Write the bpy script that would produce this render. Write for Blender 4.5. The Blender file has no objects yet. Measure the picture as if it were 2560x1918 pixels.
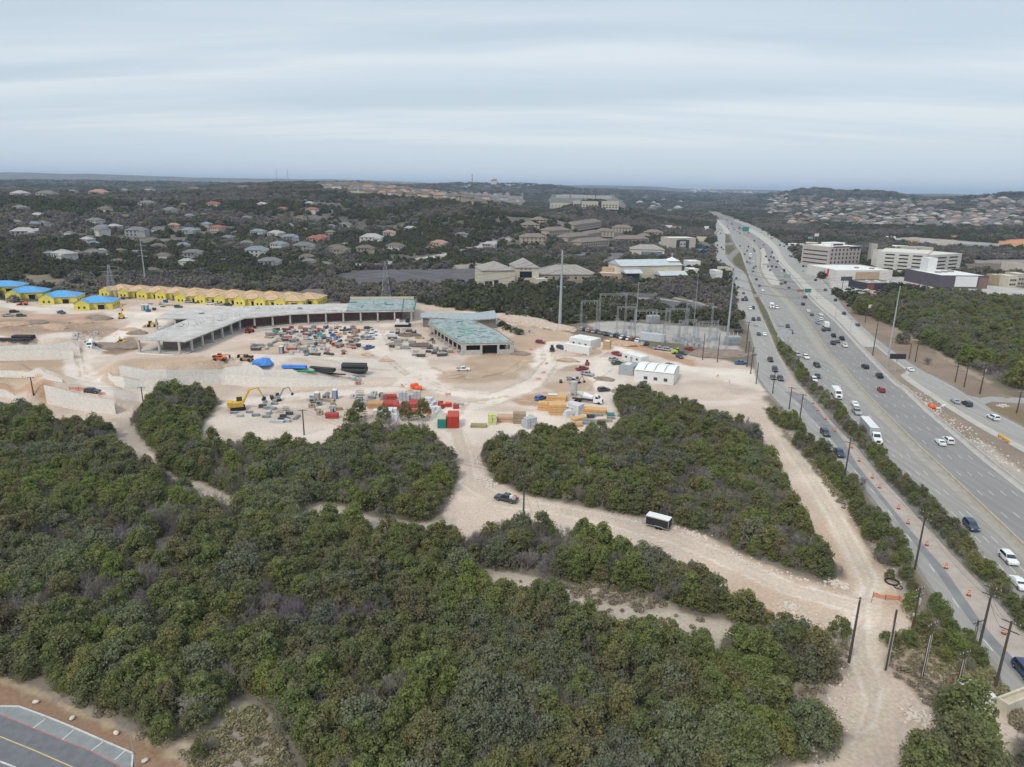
import bpy, bmesh, math, random
import numpy as np
from mathutils import Vector, Matrix
from mathutils.geometry import tessellate_polygon

random.seed(7)
rng = np.random.default_rng(7)
scene = bpy.context.scene
col = scene.collection

# ------------------------------------------------------------------ camera, sky, sun, exposure
H_CAM = 72.0
PITCH = math.radians(15.9)
ROLL = math.radians(1.0)
FPX = 1706.0                                   # focal length in pixels of the 2560 px wide photograph
F_ = Vector((0, math.cos(PITCH), -math.sin(PITCH)))
r0 = Vector((1, 0, 0)); u0 = Vector((0, math.sin(PITCH), math.cos(PITCH)))
R_ = math.cos(ROLL) * r0 + math.sin(ROLL) * u0
U_ = -math.sin(ROLL) * r0 + math.cos(ROLL) * u0
cam_d = bpy.data.cameras.new('camera'); cam = bpy.data.objects.new('camera', cam_d); col.objects.link(cam)
m = Matrix((R_, U_, -F_)).transposed().to_4x4(); m.translation = Vector((0, 0, H_CAM))
cam.matrix_world = m
cam_d.sensor_width = 36; cam_d.lens = FPX / 2560 * 36
cam_d.clip_start = 1; cam_d.clip_end = 60000
scene.camera = cam

SUN_EL, SUN_AZ = 48.0, 215.0                   # sun behind a veil of cloud, back left of the camera
world = bpy.data.worlds.new('World'); scene.world = world; world.use_nodes = True
wt = world.node_tree; wt.nodes.clear()
def wn(t, **k):
    n = wt.nodes.new(t)
    for a, b in k.items(): setattr(n, a, b)
    return n
wo = wn('ShaderNodeOutputWorld'); wbg = wn('ShaderNodeBackground'); wbg.inputs['Strength'].default_value = 1.13
sky = wn('ShaderNodeTexSky', sky_type='NISHITA', sun_disc=False, sun_elevation=math.radians(SUN_EL), sun_rotation=math.radians(SUN_AZ))
sky.altitude = 300; sky.air_density = 1.0; sky.dust_density = 2.0
skm = wn('ShaderNodeVectorMath', operation='SCALE'); skm.inputs['Scale'].default_value = 0.10
wt.links.new(sky.outputs[0], skm.inputs[0])
tc = wn('ShaderNodeTexCoord'); sep = wn('ShaderNodeSeparateXYZ'); wt.links.new(tc.outputs['Generated'], sep.inputs[0])
def wmath(op, a, b=None, c=None):
    n = wn('ShaderNodeMath', operation=op)
    for i, v in enumerate((a, b, c)):
        if v is None: continue
        if isinstance(v, (int, float)): n.inputs[i].default_value = v
        else: wt.links.new(v, n.inputs[i])
    return n.outputs[0]
zc = wmath('MAXIMUM', sep.outputs['Z'], 0.0)
zz = wmath('ADD', zc, 0.10)
cx = wmath('DIVIDE', sep.outputs['X'], zz); cy = wmath('DIVIDE', sep.outputs['Y'], zz)
comb = wn('ShaderNodeCombineXYZ')
wt.links.new(wmath('MULTIPLY', cx, 0.30), comb.inputs[0]); wt.links.new(wmath('MULTIPLY_ADD', cy, 1.25, wmath('MULTIPLY', cx, 0.10)), comb.inputs[1])
nz = wn('ShaderNodeTexNoise'); nz.inputs['Scale'].default_value = 1.0; nz.inputs['Detail'].default_value = 7; nz.inputs['Roughness'].default_value = 0.5
nz.inputs['Distortion'].default_value = 0.35
wt.links.new(comb.outputs[0], nz.inputs['Vector'])
comb2 = wn('ShaderNodeCombineXYZ')
wt.links.new(wmath('MULTIPLY', cx, 0.9), comb2.inputs[0]); wt.links.new(wmath('MULTIPLY', cy, 5.0), comb2.inputs[1])
nz2 = wn('ShaderNodeTexNoise'); nz2.inputs['Scale'].default_value = 1.0; nz2.inputs['Detail'].default_value = 5
wt.links.new(comb2.outputs[0], nz2.inputs['Vector'])
nmix = wmath('ADD', wmath('MULTIPLY', nz.outputs[0], 0.8), wmath('MULTIPLY', nz2.outputs[0], 0.2))
bw = wmath('ADD', wmath('ADD', cy, wmath('MULTIPLY', cx, 0.14)), wmath('MULTIPLY', wmath('SUBTRACT', nz.outputs[0], 0.5), 1.6))
br = wn('ShaderNodeValToRGB'); wt.links.new(wmath('DIVIDE', bw, 7.0), br.inputs[0]); be = br.color_ramp.elements; be[0].position = 0; be[0].color = (.6, .6, .6, 1); be[1].position = 1; be[1].color = (.7, .7, .7, 1)
for p_, v_ in ((.25, .62), (.36, .18), (.46, .30), (.53, 1.0), (.60, .30), (.70, .85), (.80, .6), (.86, .9)):
    q_ = br.color_ramp.elements.new(p_); q_.color = (v_, v_, v_, 1)
nmix = wmath('ADD', wmath('MULTIPLY', nmix, 0.6), wmath('MULTIPLY_ADD', br.outputs[0], 0.17, 0.12))
cr = wn('ShaderNodeValToRGB'); wt.links.new(nmix, cr.inputs[0])
e = cr.color_ramp.elements; e[0].position = .42; e[0].color = (.475, .555, .62, 1); e[1].position = .60; e[1].color = (.625, .665, .69, 1)
a = cr.color_ramp.elements.new(.51); a.color = (.53, .602, .66, 1)
# clear, slightly bluer strip of sky under the edge of the cloud sheet, near the horizon
edge = wn('ShaderNodeMapRange'); edge.inputs[1].default_value = 0.050; edge.inputs[2].default_value = 0.066; edge.interpolation_type = 'SMOOTHSTEP'
wt.links.new(zc, edge.inputs[0])
mx0 = wn('ShaderNodeMix', data_type='RGBA'); wt.links.new(edge.outputs[0], mx0.inputs['Factor'])
mx0.inputs[6].default_value = (.535, .61, .675, 1); wt.links.new(cr.outputs[0], mx0.inputs[7])
zen = wn('ShaderNodeMapRange'); zen.inputs[1].default_value = 0.25; zen.inputs[2].default_value = 0.9; zen.inputs[3].default_value = 1.0; zen.inputs[4].default_value = 1.3
wt.links.new(zc, zen.inputs[0])
zs = wn('ShaderNodeVectorMath', operation='SCALE'); wt.links.new(mx0.outputs[2], zs.inputs[0]); wt.links.new(zen.outputs[0], zs.inputs['Scale'])
mx = wn('ShaderNodeMix', data_type='RGBA'); mx.inputs['Factor'].default_value = 0.88
wt.links.new(skm.outputs[0], mx.inputs[6]); wt.links.new(zs.outputs[0], mx.inputs[7])
wt.links.new(mx.outputs[2], wbg.inputs[0]); wt.links.new(wbg.outputs[0], wo.inputs['Surface'])

sd = bpy.data.lights.new('sun', 'SUN'); sun = bpy.data.objects.new('sun', sd); col.objects.link(sun)
sd.energy = 1.75; sd.angle = math.radians(12); sd.color = (1.0, .93, .84)
az = math.radians(SUN_AZ); el = math.radians(SUN_EL)
sdir = Vector((math.sin(az) * math.cos(el), math.cos(az) * math.cos(el), math.sin(el)))
sun.rotation_euler = sdir.to_track_quat('Z', 'Y').to_euler()
scene.view_settings.view_transform = 'Standard'; scene.view_settings.look = 'None'
scene.view_settings.exposure = 0.2; scene.view_settings.gamma = 1.0; scene.view_settings.use_curve_mapping = False
cy_ = scene.cycles
cy_.max_bounces = 6; cy_.diffuse_bounces = 4; cy_.glossy_bounces = 2; cy_.transmission_bounces = 4; cy_.volume_bounces = 0; cy_.transparent_max_bounces = 4
cy_.use_denoising = True; cy_.caustics_reflective = False; cy_.caustics_refractive = False
cy_.use_adaptive_sampling = True; cy_.adaptive_threshold = 0.02

# ------------------------------------------------------------------ photograph pixel -> ground
VIEWS = {'D': (0, 0, 2560 / 2212), 'A': (0, 640, 640 / 2209), 'B': (560, 700, 640 / 2212), 'C': (1100, 700, 640 / 2212),
         'E': (1620, 480, 640 / 2209), 'F': (2000, 560, 560 / 2209), 'G': (1860, 900, 700 / 2209), 'H': (0, 380, 860 / 2212),
         'I': (800, 400, 700 / 2212), 'J': (1150, 480, 710 / 2212), 'K': (1700, 420, 860 / 2212), 'L': (0, 1600, 700 / 2212),
         'M': (1900, 1400, 660 / 2111), 'O': (1050, 1100, 800 / 2212), 'R': (500, 1300, 1000 / 2212), 'S': (780, 900, 520 / 2212),
         'T': (1640, 480, 320 / 2209), 'U': (0, 1000, 800 / 2212)}
def ray(v, x, y):
    ox, oy, s = VIEWS[v]
    nx = ox + x * s; ny = oy + y * s
    d = F_ + R_ * ((nx - 1280) / FPX) - U_ * ((ny - 959) / FPX)
    return d
def project(p):
    v = Vector(p) - Vector((0, 0, H_CAM)); w = v.dot(F_)
    return (1280 + FPX * v.dot(R_) / w, 959 - FPX * v.dot(U_) / w)

def sstep(a, b, x):
    t = np.clip((x - a) / (b - a), 0, 1); return t * t * (3 - 2 * t)
def vnoise(x, y, s, seed=0):
    x = np.asarray(x, float) / s; y = np.asarray(y, float) / s
    xi = np.floor(x).astype(np.int64); yi = np.floor(y).astype(np.int64); fx = x - xi; fy = y - yi
    fx = fx * fx * (3 - 2 * fx); fy = fy * fy * (3 - 2 * fy)
    def hsh(a, b):
        n = (a * 374761393 + b * 668265263 + seed * 982451653) & 0xffffffff
        n = ((n ^ (n >> 13)) * 1274126177) & 0xffffffff
        return ((n ^ (n >> 16)) & 0xffff) / 65535.0
    a0 = hsh(xi, yi); a1 = hsh(xi + 1, yi); b0 = hsh(xi, yi + 1); b1 = hsh(xi + 1, yi + 1)
    return (a0 * (1 - fx) + a1 * fx) * (1 - fy) + (b0 * (1 - fx) + b1 * fx) * fy
def fbm(x, y, s, seed=0, o=4):
    r = 0; a = .5; t = 0
    for i in range(o):
        r = r + a * vnoise(x, y, s / 2 ** i, seed + i); t += a; a *= .55
    return r / t

TD = np.array([0, 450, 600, 800, 1000, 1200, 1500, 2000, 2500, 3500, 5000, 7000, 9500, 13000, 22000.])
TU = np.array([-1600, -200, 0, 300, 600, 800, 1000, 1180, 1300, 1500, 1700, 1900, 2100, 2300, 3600.])
TH = np.array([
 [0, 0, 3, 16, 26, 38, 44, 30, 30, 40, 60, 60, 126, 130, 100],
 [0, 0, 3, 16, 26, 38, 46, 32, 30, 40, 60, 60, 126, 130, 100],
 [0, 0, 4, 18, 29, 41, 48, 34, 30, 40, 60, 60, 131, 130, 100],
 [0, 0, 3, 15, 28, 40, 52, 40, 40, 50, 70, 60, 138, 130, 100],
 [0, 0, 1, 10, 24, 44, 60, 70, 74, 74, 60, 60, 136, 130, 100],
 [0, 0, 0, 3, 16, 40, 62, 66, 74, 84, 60, 60, 134, 130, 100],
 [0, 0, 0, 3, 36, 48, 48, 42, 44, 40, 104, 60, 126, 130, 90],
 [0, 0, 0, 2, 33, 24, 16, 10, 14, 30, 96, 60, 131, 110, 90],
 [0, 0, 0, 0, 3, 14, 32, 20, 8, 20, 60, 80, 126, 110, 90],
 [0, 0, 0, 0, 0, 0, 0, 0, 2, 10, 30, 60, 103, 90, 100],
 [0, 0, 0, 0, 0, 0, 0, 0, 4, 15, 50, 60, 98, 90, 100],
 [0, 0, 0, 0, 0, 0, 2, 10, 18, 36, 46, 50, 78, 80, 100],
 [0, 0, 0, 0, 0, 0, 4, 14, 26, 44, 40, 60, 78, 90, 100],
 [0, 0, 0, 0, 0, 0, 4, 12, 22, 56, 40, 60, 78, 90, 100],
 [0, 0, 0, 0, 0, 0, 4, 12, 22, 50, 40, 60, 98, 98, 100]])
TA = np.arctan((TU - 1106) / 1532.0)
BUMPS = [(1745, 4800, 62, 50, 500), (1880, 4400, 78, 42, 500), (2190, 3800, 80, 34, 500), (1995, 3000, 30, 16, 350), (1265, 1550, 60, 18, 160)]
WALLS = []
def hh(x, y):
    x = np.asarray(x, float); y = np.asarray(y, float)
    d = np.hypot(x, y); a = np.arctan2(x, y)
    di = np.clip(np.interp(d, TD, np.arange(len(TD))), 0, len(TD) - 1.001); ai = np.clip(np.interp(a, TA, np.arange(len(TA))), 0, len(TA) - 1.001)
    d0 = di.astype(int); a0 = ai.astype(int); fd = di - d0; fa = ai - a0
    fd = .5 * fd + .5 * fd * fd * (3 - 2 * fd); fa = .4 * fa + .6 * fa * fa * (3 - 2 * fa)
    h = (TH[a0, d0] * (1 - fa) + TH[a0 + 1, d0] * fa) * (1 - fd) + (TH[a0, d0 + 1] * (1 - fa) + TH[a0 + 1, d0 + 1] * fa) * fd
    for (u, dd, wu, hb, wd) in BUMPS:
        ab = math.atan((u - 1106) / 1532); wa = wu / 1532
        h = h + hb * np.exp(-((a - ab) / wa) ** 2 * .9 - ((d - dd) / wd) ** 2)
    amp = sstep(600, 1400, d) * np.where(a > math.atan((1380 - 1106) / 1532), sstep(2600, 3400, d), 1)
    h = h + amp * ((fbm(x, y, 330, 11, 3) - .5) * 16 + (fbm(x, y, 1500, 23, 3) - .5) * 70 * sstep(4500, 9000, d))
    for th, dw, Hh, reach in WALLS:
        s = d - np.interp(a, th, dw)
        Hn = np.interp(a, th, Hh, left=0, right=0)
        h = h + Hn * np.clip((s - 1.5) / 1.2, 0, 1) * (1 - sstep(reach * .35, reach, s))
    return h
TT = np.concatenate([np.arange(30, 700, 1.5), 700 * 1.006 ** np.arange(0, 580)])
def hit(d):
    hz = math.hypot(d.x, d.y); ux = d.x / hz; uy = d.y / hz; sl = d.z / hz
    X = TT * ux; Y = TT * uy; g = H_CAM + TT * sl - hh(X, Y)
    k = np.argmax(g < 0)
    if g[k] >= 0: k = len(TT) - 1
    t0, t1 = TT[max(k - 1, 0)], TT[k]; g0, g1 = g[max(k - 1, 0)], g[k]
    t = t0 + (t1 - t0) * (g0 / (g0 - g1) if g0 != g1 else 1)
    return Vector((t * ux, t * uy, H_CAM + t * sl))
def P(v, x, y, up=0.0):
    """ground point that lies under a spot `up` metres above the ground seen at that pixel"""
    d = ray(v, x, y)
    if up == 0: return hit(d)
    p = hit(d)
    for _ in range(2):
        zt = float(hh(p.x, p.y)) + up
        t = (zt - H_CAM) / d.z
        p = Vector((d.x * t, d.y * t, 0)); p.z = float(hh(p.x, p.y))
    return p
def Pz(v, x, y, z):
    d = ray(v, x, y); t = (z - H_CAM) / d.z
    return Vector((d.x * t, d.y * t, z))
def PL(v, pts, up=0.0):
    out = []
    for q in pts:
        if isinstance(q[0], str): out.append(P(q[0], q[1], q[2], up if len(q) < 4 else q[3]))
        else: out.append(P(v, q[0], q[1], up if len(q) < 3 else q[2]))
    return out
def ground(x, y): return float(hh(x, y))

def add_wall(name, foot, Hs, reach=60):
    pts = PL('A', foot)
    th = np.array([math.atan2(p.x, p.y) for p in pts]); dw = np.array([math.hypot(p.x, p.y) for p in pts])
    o = np.argsort(th); th = th[o]; dw = dw[o]; Hh = np.array(Hs, float)[o]
    # fade the earth out sideways past each end
    th2 = np.concatenate([[th[0] - .03], th, [th[-1] + .03]]); dw2 = np.concatenate([[dw[0]], dw, [dw[-1]]]); H2 = np.concatenate([[0], Hh, [0]])
    WALLS.append((th2, dw2, H2, reach)); return (name, th, dw, Hh)
WALL_SPECS = [
 add_wall('w3', [('A', 405, 1275), ('A', 560, 1312), ('A', 760, 1345), ('A', 1000, 1368)], [6.4, 6.2, 5.2, 4.4], 45),
 add_wall('w4b', [('A', 945, 1110), ('A', 1080, 1150), ('A', 1260, 1178), ('A', 1450, 1170), ('B', 0, 905), ('B', 300, 925), ('B', 600, 928), ('B', 900, 920), ('B', 1200, 900)], [2.5, 4.2, 4.4, 4.4, 4.2, 4.0, 3.6, 2.8, .6], 45),
 add_wall('w4a', [('A', 1040, 1048), ('A', 1250, 1072), ('A', 1450, 1082), ('B', 0, 838), ('B', 350, 852), ('B', 700, 868), ('B', 1050, 884)], [3.6, 4.0, 4.2, 4.2, 3.8, 2.8, .5], 60),
 add_wall('w5', [('A', -120, 1215), ('A', 60, 1222), ('A', 190, 1235)], [3, 2.6, .8], 25),
 add_wall('w2', [('A', -120, 1045), ('A', 200, 1052), ('A', 400, 1066), ('A', 540, 1095)], [2.6, 2.6, 2.4, 1.2], 30),
 add_wall('w1b', [('A', -120, 908), ('A', 200, 902), ('A', 450, 895), ('A', 640, 888)], [4.2, 4.2, 4.2, 3.4], 25),
 add_wall('w1a', [('A', -120, 835), ('A', 200, 833), ('A', 450, 830), ('A', 690, 826)], [3.8, 3.8, 3.8, 3.0], 45),
]

# ------------------------------------------------------------------ materials
MATS = {}
def M(name, color, rough=.85, var=.12, scale=.6, spec=.3, metal=0, bump=0, streak=None, rot=0):
    if name in MATS: return MATS[name]
    mt = bpy.data.materials.new(name); mt.use_nodes = True; nt = mt.node_tree; b = nt.nodes['Principled BSDF']
    b.inputs['Roughness'].default_value = rough; b.inputs['Metallic'].default_value = metal; b.inputs['Specular IOR Level'].default_value = spec
    if var:
        t = nt.nodes.new('ShaderNodeTexCoord'); n = nt.nodes.new('ShaderNodeTexNoise'); n.inputs['Scale'].default_value = scale; n.inputs['Detail'].default_value = 5
        src = t.outputs['Object']
        if streak:
            mp = nt.nodes.new('ShaderNodeMapping'); mp.inputs['Rotation'].default_value = (0, 0, rot); mp.inputs['Scale'].default_value = streak; nt.links.new(src, mp.inputs[0]); src = mp.outputs[0]
        nt.links.new(src, n.inputs['Vector'])
        r = nt.nodes.new('ShaderNodeValToRGB'); r.color_ramp.elements[0].position = .3; r.color_ramp.elements[1].position = .7
        r.color_ramp.elements[0].color = tuple(c * (1 - var) for c in color) + (1,); r.color_ramp.elements[1].color = tuple(min(1, c * (1 + var)) for c in color) + (1,)
        nt.links.new(n.outputs[0], r.inputs[0]); nt.links.new(r.outputs[0], b.inputs['Base Color'])
        if bump:
            bp = nt.nodes.new('ShaderNodeBump'); bp.inputs['Strength'].default_value = bump; bp.inputs['Distance'].default_value = .1
            nt.links.new(n.outputs[0], bp.inputs['Height']); nt.links.new(bp.outputs[0], b.inputs['Normal'])
    else:
        b.inputs['Base Color'].default_value = tuple(color) + (1,)
    MATS[name] = mt; return mt

# ------------------------------------------------------------------ mesh builder
class MB:
    def __init__(s): s.v = []; s.f = []; s.mi = []; s.m = 0
    def add(s, vs, fs):
        k = len(s.v); s.v += [tuple(p) for p in vs]; s.f += [tuple(i + k for i in f) for f in fs]; s.mi += [s.m] * len(fs); return s
    def box(s, x, y, z, sx, sy, sz, rz=0.0, taper=1.0):
        """x,y centre, z bottom"""
        c, n = math.cos(rz), math.sin(rz); vs = []
        for zz, t in ((z, 1), (z + sz, taper)):
            for a, b in ((-1, -1), (1, -1), (1, 1), (-1, 1)):
                px, py = a * sx / 2 * t, b * sy / 2 * t; vs.append((x + px * c - py * n, y + px * n + py * c, zz))
        return s.add(vs, [(3, 2, 1, 0), (4, 5, 6, 7), (0, 1, 5, 4), (1, 2, 6, 5), (2, 3, 7, 6), (3, 0, 4, 7)])
    def cyl(s, p0, p1, r0, r1=None, n=8, cap=True):
        r1 = r0 if r1 is None else r1; p0 = Vector(p0); p1 = Vector(p1); d = (p1 - p0).normalized()
        a = d.orthogonal().normalized(); b = d.cross(a); vs = []
        for p, r in ((p0, r0), (p1, r1)):
            for i in range(n):
                t = 2 * math.pi * i / n; vs.append(p + (a * math.cos(t) + b * math.sin(t)) * r)
        fs = [(i, (i + 1) % n, n + (i + 1) % n, n + i) for i in range(n)]
        if cap: fs += [tuple(range(n - 1, -1, -1)), tuple(range(n, 2 * n))]
        return s.add(vs, fs)
    def prism(s, poly, z0, z1):
        """poly: list of (x,y); concave allowed"""
        n = len(poly); tri = tessellate_polygon([[Vector((p[0], p[1], 0)) for p in poly]])
        vs = [(p[0], p[1], z0) for p in poly] + [(p[0], p[1], z1) for p in poly]
        area = sum(poly[i][0] * poly[(i + 1) % n][1] - poly[(i + 1) % n][0] * poly[i][1] for i in range(n))
        fs = []
        for t in tri:
            a, b, c = t
            A = (poly[b][0] - poly[a][0]) * (poly[c][1] - poly[a][1]) - (poly[c][0] - poly[a][0]) * (poly[b][1] - poly[a][1])
            if A < 0: a, c = c, a
            fs.append((a + n, b + n, c + n)); fs.append((c, b, a))
        for i in range(n):
            j = (i + 1) % n; f = (i, j, j + n, i + n)
            fs.append(f if area > 0 else f[::-1])
        return s.add(vs, fs)
    def sheet(s, poly, z=None, dz=.02):
        tri = tessellate_polygon([[Vector((p[0], p[1], 0)) for p in poly]])
        vs = [(p[0], p[1], (z if z is not None else ground(p[0], p[1]) + dz)) for p in poly]; fs = []
        for a, b, c in tri:
            A = (poly[b][0] - poly[a][0]) * (poly[c][1] - poly[a][1]) - (poly[c][0] - poly[a][0]) * (poly[b][1] - poly[a][1])
            fs.append((a, b, c) if A > 0 else (c, b, a))
        return s.add(vs, fs)
    def hip(s, x0, y0, x1, y1, z, h, over=.4, gable=False):
        x0 -= over; y0 -= over; x1 += over; y1 += over
        w, d = x1 - x0, y1 - y0; k = 0 if gable else min(w, d) / 2
        if w >= d: a = (x0 + k, (y0 + y1) / 2, z + h); b = (x1 - k, (y0 + y1) / 2, z + h); vs = [(x0, y0, z), (x1, y0, z), (x1, y1, z), (x0, y1, z), a, b]; fs = [(0, 1, 5, 4), (1, 2, 5), (2, 3, 4, 5), (3, 0, 4), (3, 2, 1, 0)]
        else: a = ((x0 + x1) / 2, y0 + k, z + h); b = ((x0 + x1) / 2, y1 - k, z + h); vs = [(x0, y0, z), (x1, y0, z), (x1, y1, z), (x0, y1, z), a, b]; fs = [(0, 1, 4), (1, 2, 5, 4), (2, 3, 5), (3, 0, 4, 5), (3, 2, 1, 0)]
        return s.add(vs, fs)
    def mesh(s, name, mats):
        me = bpy.data.meshes.new(name); me.from_pydata(s.v, [], s.f)
        for q in (mats if isinstance(mats, (list, tuple)) else [mats]): me.materials.append(q)
        me.polygons.foreach_set('material_index', s.mi); me.update(); return me
    def build(s, name, mats, parent=None, **k):
        o = bpy.data.objects.new(name, s.mesh(name, mats)); col.objects.link(o)
        if parent: o.parent = parent
        tag(o, **k); return o
def tag(o, label=None, cat=None, group=None, kind=None):
    if label: o['label'] = label
    if cat: o['category'] = cat
    if group: o['group'] = group
    if kind: o['kind'] = kind
    return o
def empty(name, loc, rz=0, label=None, cat=None, group=None):
    o = bpy.data.objects.new(name, None); o.empty_display_size = .2; col.objects.link(o); o.location = loc; o.rotation_euler = (0, 0, rz)
    return tag(o, label, cat, group)
CHILD = {}
def copy_tree(o, loc=None, rz=None, scale=None, label=None, group=None, parent=None):
    c = o.copy(); col.objects.link(c)
    if parent: c.parent = parent
    for ch in kids(o): copy_tree(ch, parent=c)
    if loc is not None: c.location = loc
    if rz is not None: c.rotation_euler = (0, 0, rz)
    if scale is not None: c.scale = (scale,) * 3 if isinstance(scale, (int, float)) else scale
    if label: c['label'] = label
    if group: c['group'] = group
    return c
def kids(o):
    if o.name not in CHILD: CHILD[o.name] = list(o.children)
    return CHILD[o.name]

# ------------------------------------------------------------------ polygons on the ground
def dens(poly, step):
    out = []
    n = len(poly)
    for i in range(n):
        a, b = poly[i], poly[(i + 1) % n]; L = (Vector(b[:2]) - Vector(a[:2])).length; k = max(1, int(L / step))
        for j in range(k): out.append((a[0] + (b[0] - a[0]) * j / k, a[1] + (b[1] - a[1]) * j / k))
    return out
def inside(X, Y, poly):
    px = np.array([p[0] for p in poly]); py = np.array([p[1] for p in poly]); r = np.zeros(X.shape, bool); n = len(px)
    for i in range(n):
        x0, y0, x1, y1 = px[i], py[i], px[(i + 1) % n], py[(i + 1) % n]
        if y0 == y1: continue
        c = ((y0 > Y) != (y1 > Y)) & (X < (x1 - x0) * (Y - y0) / (y1 - y0) + x0); r ^= c
    return r
def segdist(X, Y, pts, closed=False):
    d = np.full(X.shape, 1e9); n = len(pts)
    for i in range(n if closed else n - 1):
        x0, y0 = pts[i][0], pts[i][1]; x1, y1 = pts[(i + 1) % n][0], pts[(i + 1) % n][1]
        dx, dy = x1 - x0, y1 - y0; L = dx * dx + dy * dy + 1e-9
        t = np.clip(((X - x0) * dx + (Y - y0) * dy) / L, 0, 1); d = np.minimum(d, np.hypot(X - x0 - t * dx, Y - y0 - t * dy))
    return d
def sdf(X, Y, poly):
    d = segdist(X, Y, poly, True); return np.where(inside(X, Y, poly), d, -d)
# ------------------------------------------------------------------ where things lie (all traced on the ground)
FOREST = {}
FOREST['near'] = PL('D', [(-260, 845, 3), (0, 862, 4), (60, 872, 4), (130, 895, 4), (190, 900, 4), (240, 905, 4), (262, 960, 3), (300, 1000, 3), (345, 1000, 0), (310, 960, 0), (280, 925, 0),
    (262, 895, 4), (300, 862, 4), (350, 835, 4), (430, 828, 4), (478, 848, 3), (470, 880, 0), (430, 930, 0), (445, 950, 3), (500, 935, 4), (580, 942, 4), (640, 952, 4), (700, 950, 4), (735, 920, 4), (765, 895, 4), (800, 910, 4), (850, 905, 4), (900, 905, 4), (935, 915, 4),
    (962, 965, 2), (985, 1010, 1), (982, 1060, 0), (960, 1110, 0), (1000, 1150, 3), (1060, 1120, 3), (1150, 1114, 3), (1200, 1128, 3), (1300, 1158, 3), (1440, 1196, 3), (1560, 1258, 3),
    (1655, 1305, 3), (1740, 1345, 3), (1795, 1400, 1), (1795, 1460, 0), (1745, 1500, 0), (1800, 1540, 1), (1835, 1590, 0), (1800, 1640, 0), (1650, 1665, 0), (1500, 1780, 0), (800, 1900, 0), (640, 1800, 0), (590, 1650, 0), (560, 1600, 0), (480, 1600, 0), (450, 1640, 0), (400, 1615, 0), (340, 1590, 0), (250, 1550, 0), (140, 1505, 0), (0, 1465, 0), (-400, 1380, 0)])
FOREST['right'] = PL('D', [(1035, 965, 2), (1040, 950, 4), (1090, 935, 4), (1140, 925, 4), (1200, 918, 4), (1260, 922, 4), (1350, 900, 4), (1330, 850, 4), (1330, 830, 4), (1400, 833, 4), (1440, 855, 4), (1560, 885, 4), (1630, 905, 4),
    (1672, 960, 3), (1690, 1020, 2), (1712, 1060, 2), (1745, 1115, 2), (1775, 1160, 2), (1812, 1215, 1), (1825, 1248, 0), (1785, 1260, 0), (1700, 1238, 0), (1600, 1195, 0), (1520, 1158, 0), (1450, 1130, 0), (1290, 1100, 0), (1200, 1085, 0), (1130, 1070, 0), (1065, 1040, 0), (1040, 1000, 0)])
FOREST['verge'] = PL('D', [(1648, 862, 3), (1690, 880, 3), (1725, 925, 2), (1765, 965, 1), (1800, 1030, 1), (1850, 1080, 1), (1880, 1130, 1), (1925, 1190, 1), (1965, 1250, 1), (2020, 1310, 1), (2060, 1350, 1), (2110, 1420, 1), (2140, 1470, 0), (2085, 1450, 0), (2030, 1360, 0), (1980, 1310, 0), (1930, 1250, 0), (1880, 1190, 0), (1840, 1110, 0), (1790, 1050, 0), (1745, 1000, 0), (1690, 940, 0)])
FOREST['corner'] = PL('D', [(1950, 1680), (1965, 1640), (2010, 1620), (2045, 1590), (2060, 1555), (2110, 1545), (2140, 1590), (2150, 1640), (2120, 1800), (1900, 1800)])
FOREST['corner2'] = PL('D', [(2190, 1600), (2230, 1590), (2300, 1700), (2200, 1700)])
FOREST['east'] = PL('D', [(1850, 655), (1900, 660), (1960, 645), (2060, 650), (2212, 665), (2500, 690), (2700, 1000), (2212, 850), (2160, 826), (2100, 803), (2035, 770), (2002, 752), (1936, 708), (1900, 695), (1845, 678)])
CLEAR = {}
CLEAR['path1'] = PL('D', [(1000, 1222), (1060, 1226), (1140, 1242), (1220, 1262), (1300, 1286), (1370, 1302), (1450, 1316), (1560, 1338), (1650, 1362), (1650, 1412), (1550, 1396), (1450, 1374), (1360, 1362), (1280, 1340), (1210, 1312), (1130, 1290), (1050, 1272), (960, 1250), (960, 1222)])
CLEAR['glade'] = PL('D', [(1215, 1270), (1270, 1262), (1330, 1270), (1400, 1285), (1440, 1305), (1400, 1325), (1300, 1310)])
CLEAR['path2'] = PL('D', [(240, 905), (285, 905), (305, 960), (335, 1000), (380, 1030), (450, 1050), (530, 1085), (520, 1112), (440, 1084), (360, 1045), (310, 1015), (270, 960)])
CLEAR['path3'] = PL('D', [(655, 1085), (720, 1090), (800, 1115), (900, 1130), (985, 1120), (985, 1150), (880, 1162), (780, 1148), (700, 1130), (650, 1118)])
CLEAR['path4'] = PL('D', [(330, 1170), (350, 1165), (385, 1215), (365, 1222)])
CLEAR['spot1'] = PL('D', [(1725, 1480), (1790, 1470), (1800, 1530), (1750, 1560), (1715, 1520)])
CLEAR['scrub'] = PL('D', [(405, 1655), (435, 1590), (500, 1535), (560, 1535), (605, 1590), (640, 1660), (650, 1780), (400, 1780)])
LINES = {}
def line(name, pts, ext0=0, ext1=90):
    w = [P(*q) for q in pts]
    w = [Vector((p.x, p.y)) for p in w]
    if ext1: w.append(w[-1] + (w[-1] - w[-2]).normalized() * ext1)
    # Catmull-Rom smoothing
    out = []
    for i in range(len(w) - 1):
        p0, p1, p2, p3 = w[max(i - 1, 0)], w[i], w[i + 1], w[min(i + 2, len(w) - 1)]
        for k in range(6):
            t = k / 6
            out.append(.5 * ((2 * p1) + (p2 - p0) * t + (2 * p0 - 5 * p1 + 4 * p2 - p3) * t * t + (3 * p1 - p0 - 3 * p2 + p3) * t ** 3))
    out.append(w[-1]); LINES[name] = out; return out
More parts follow.
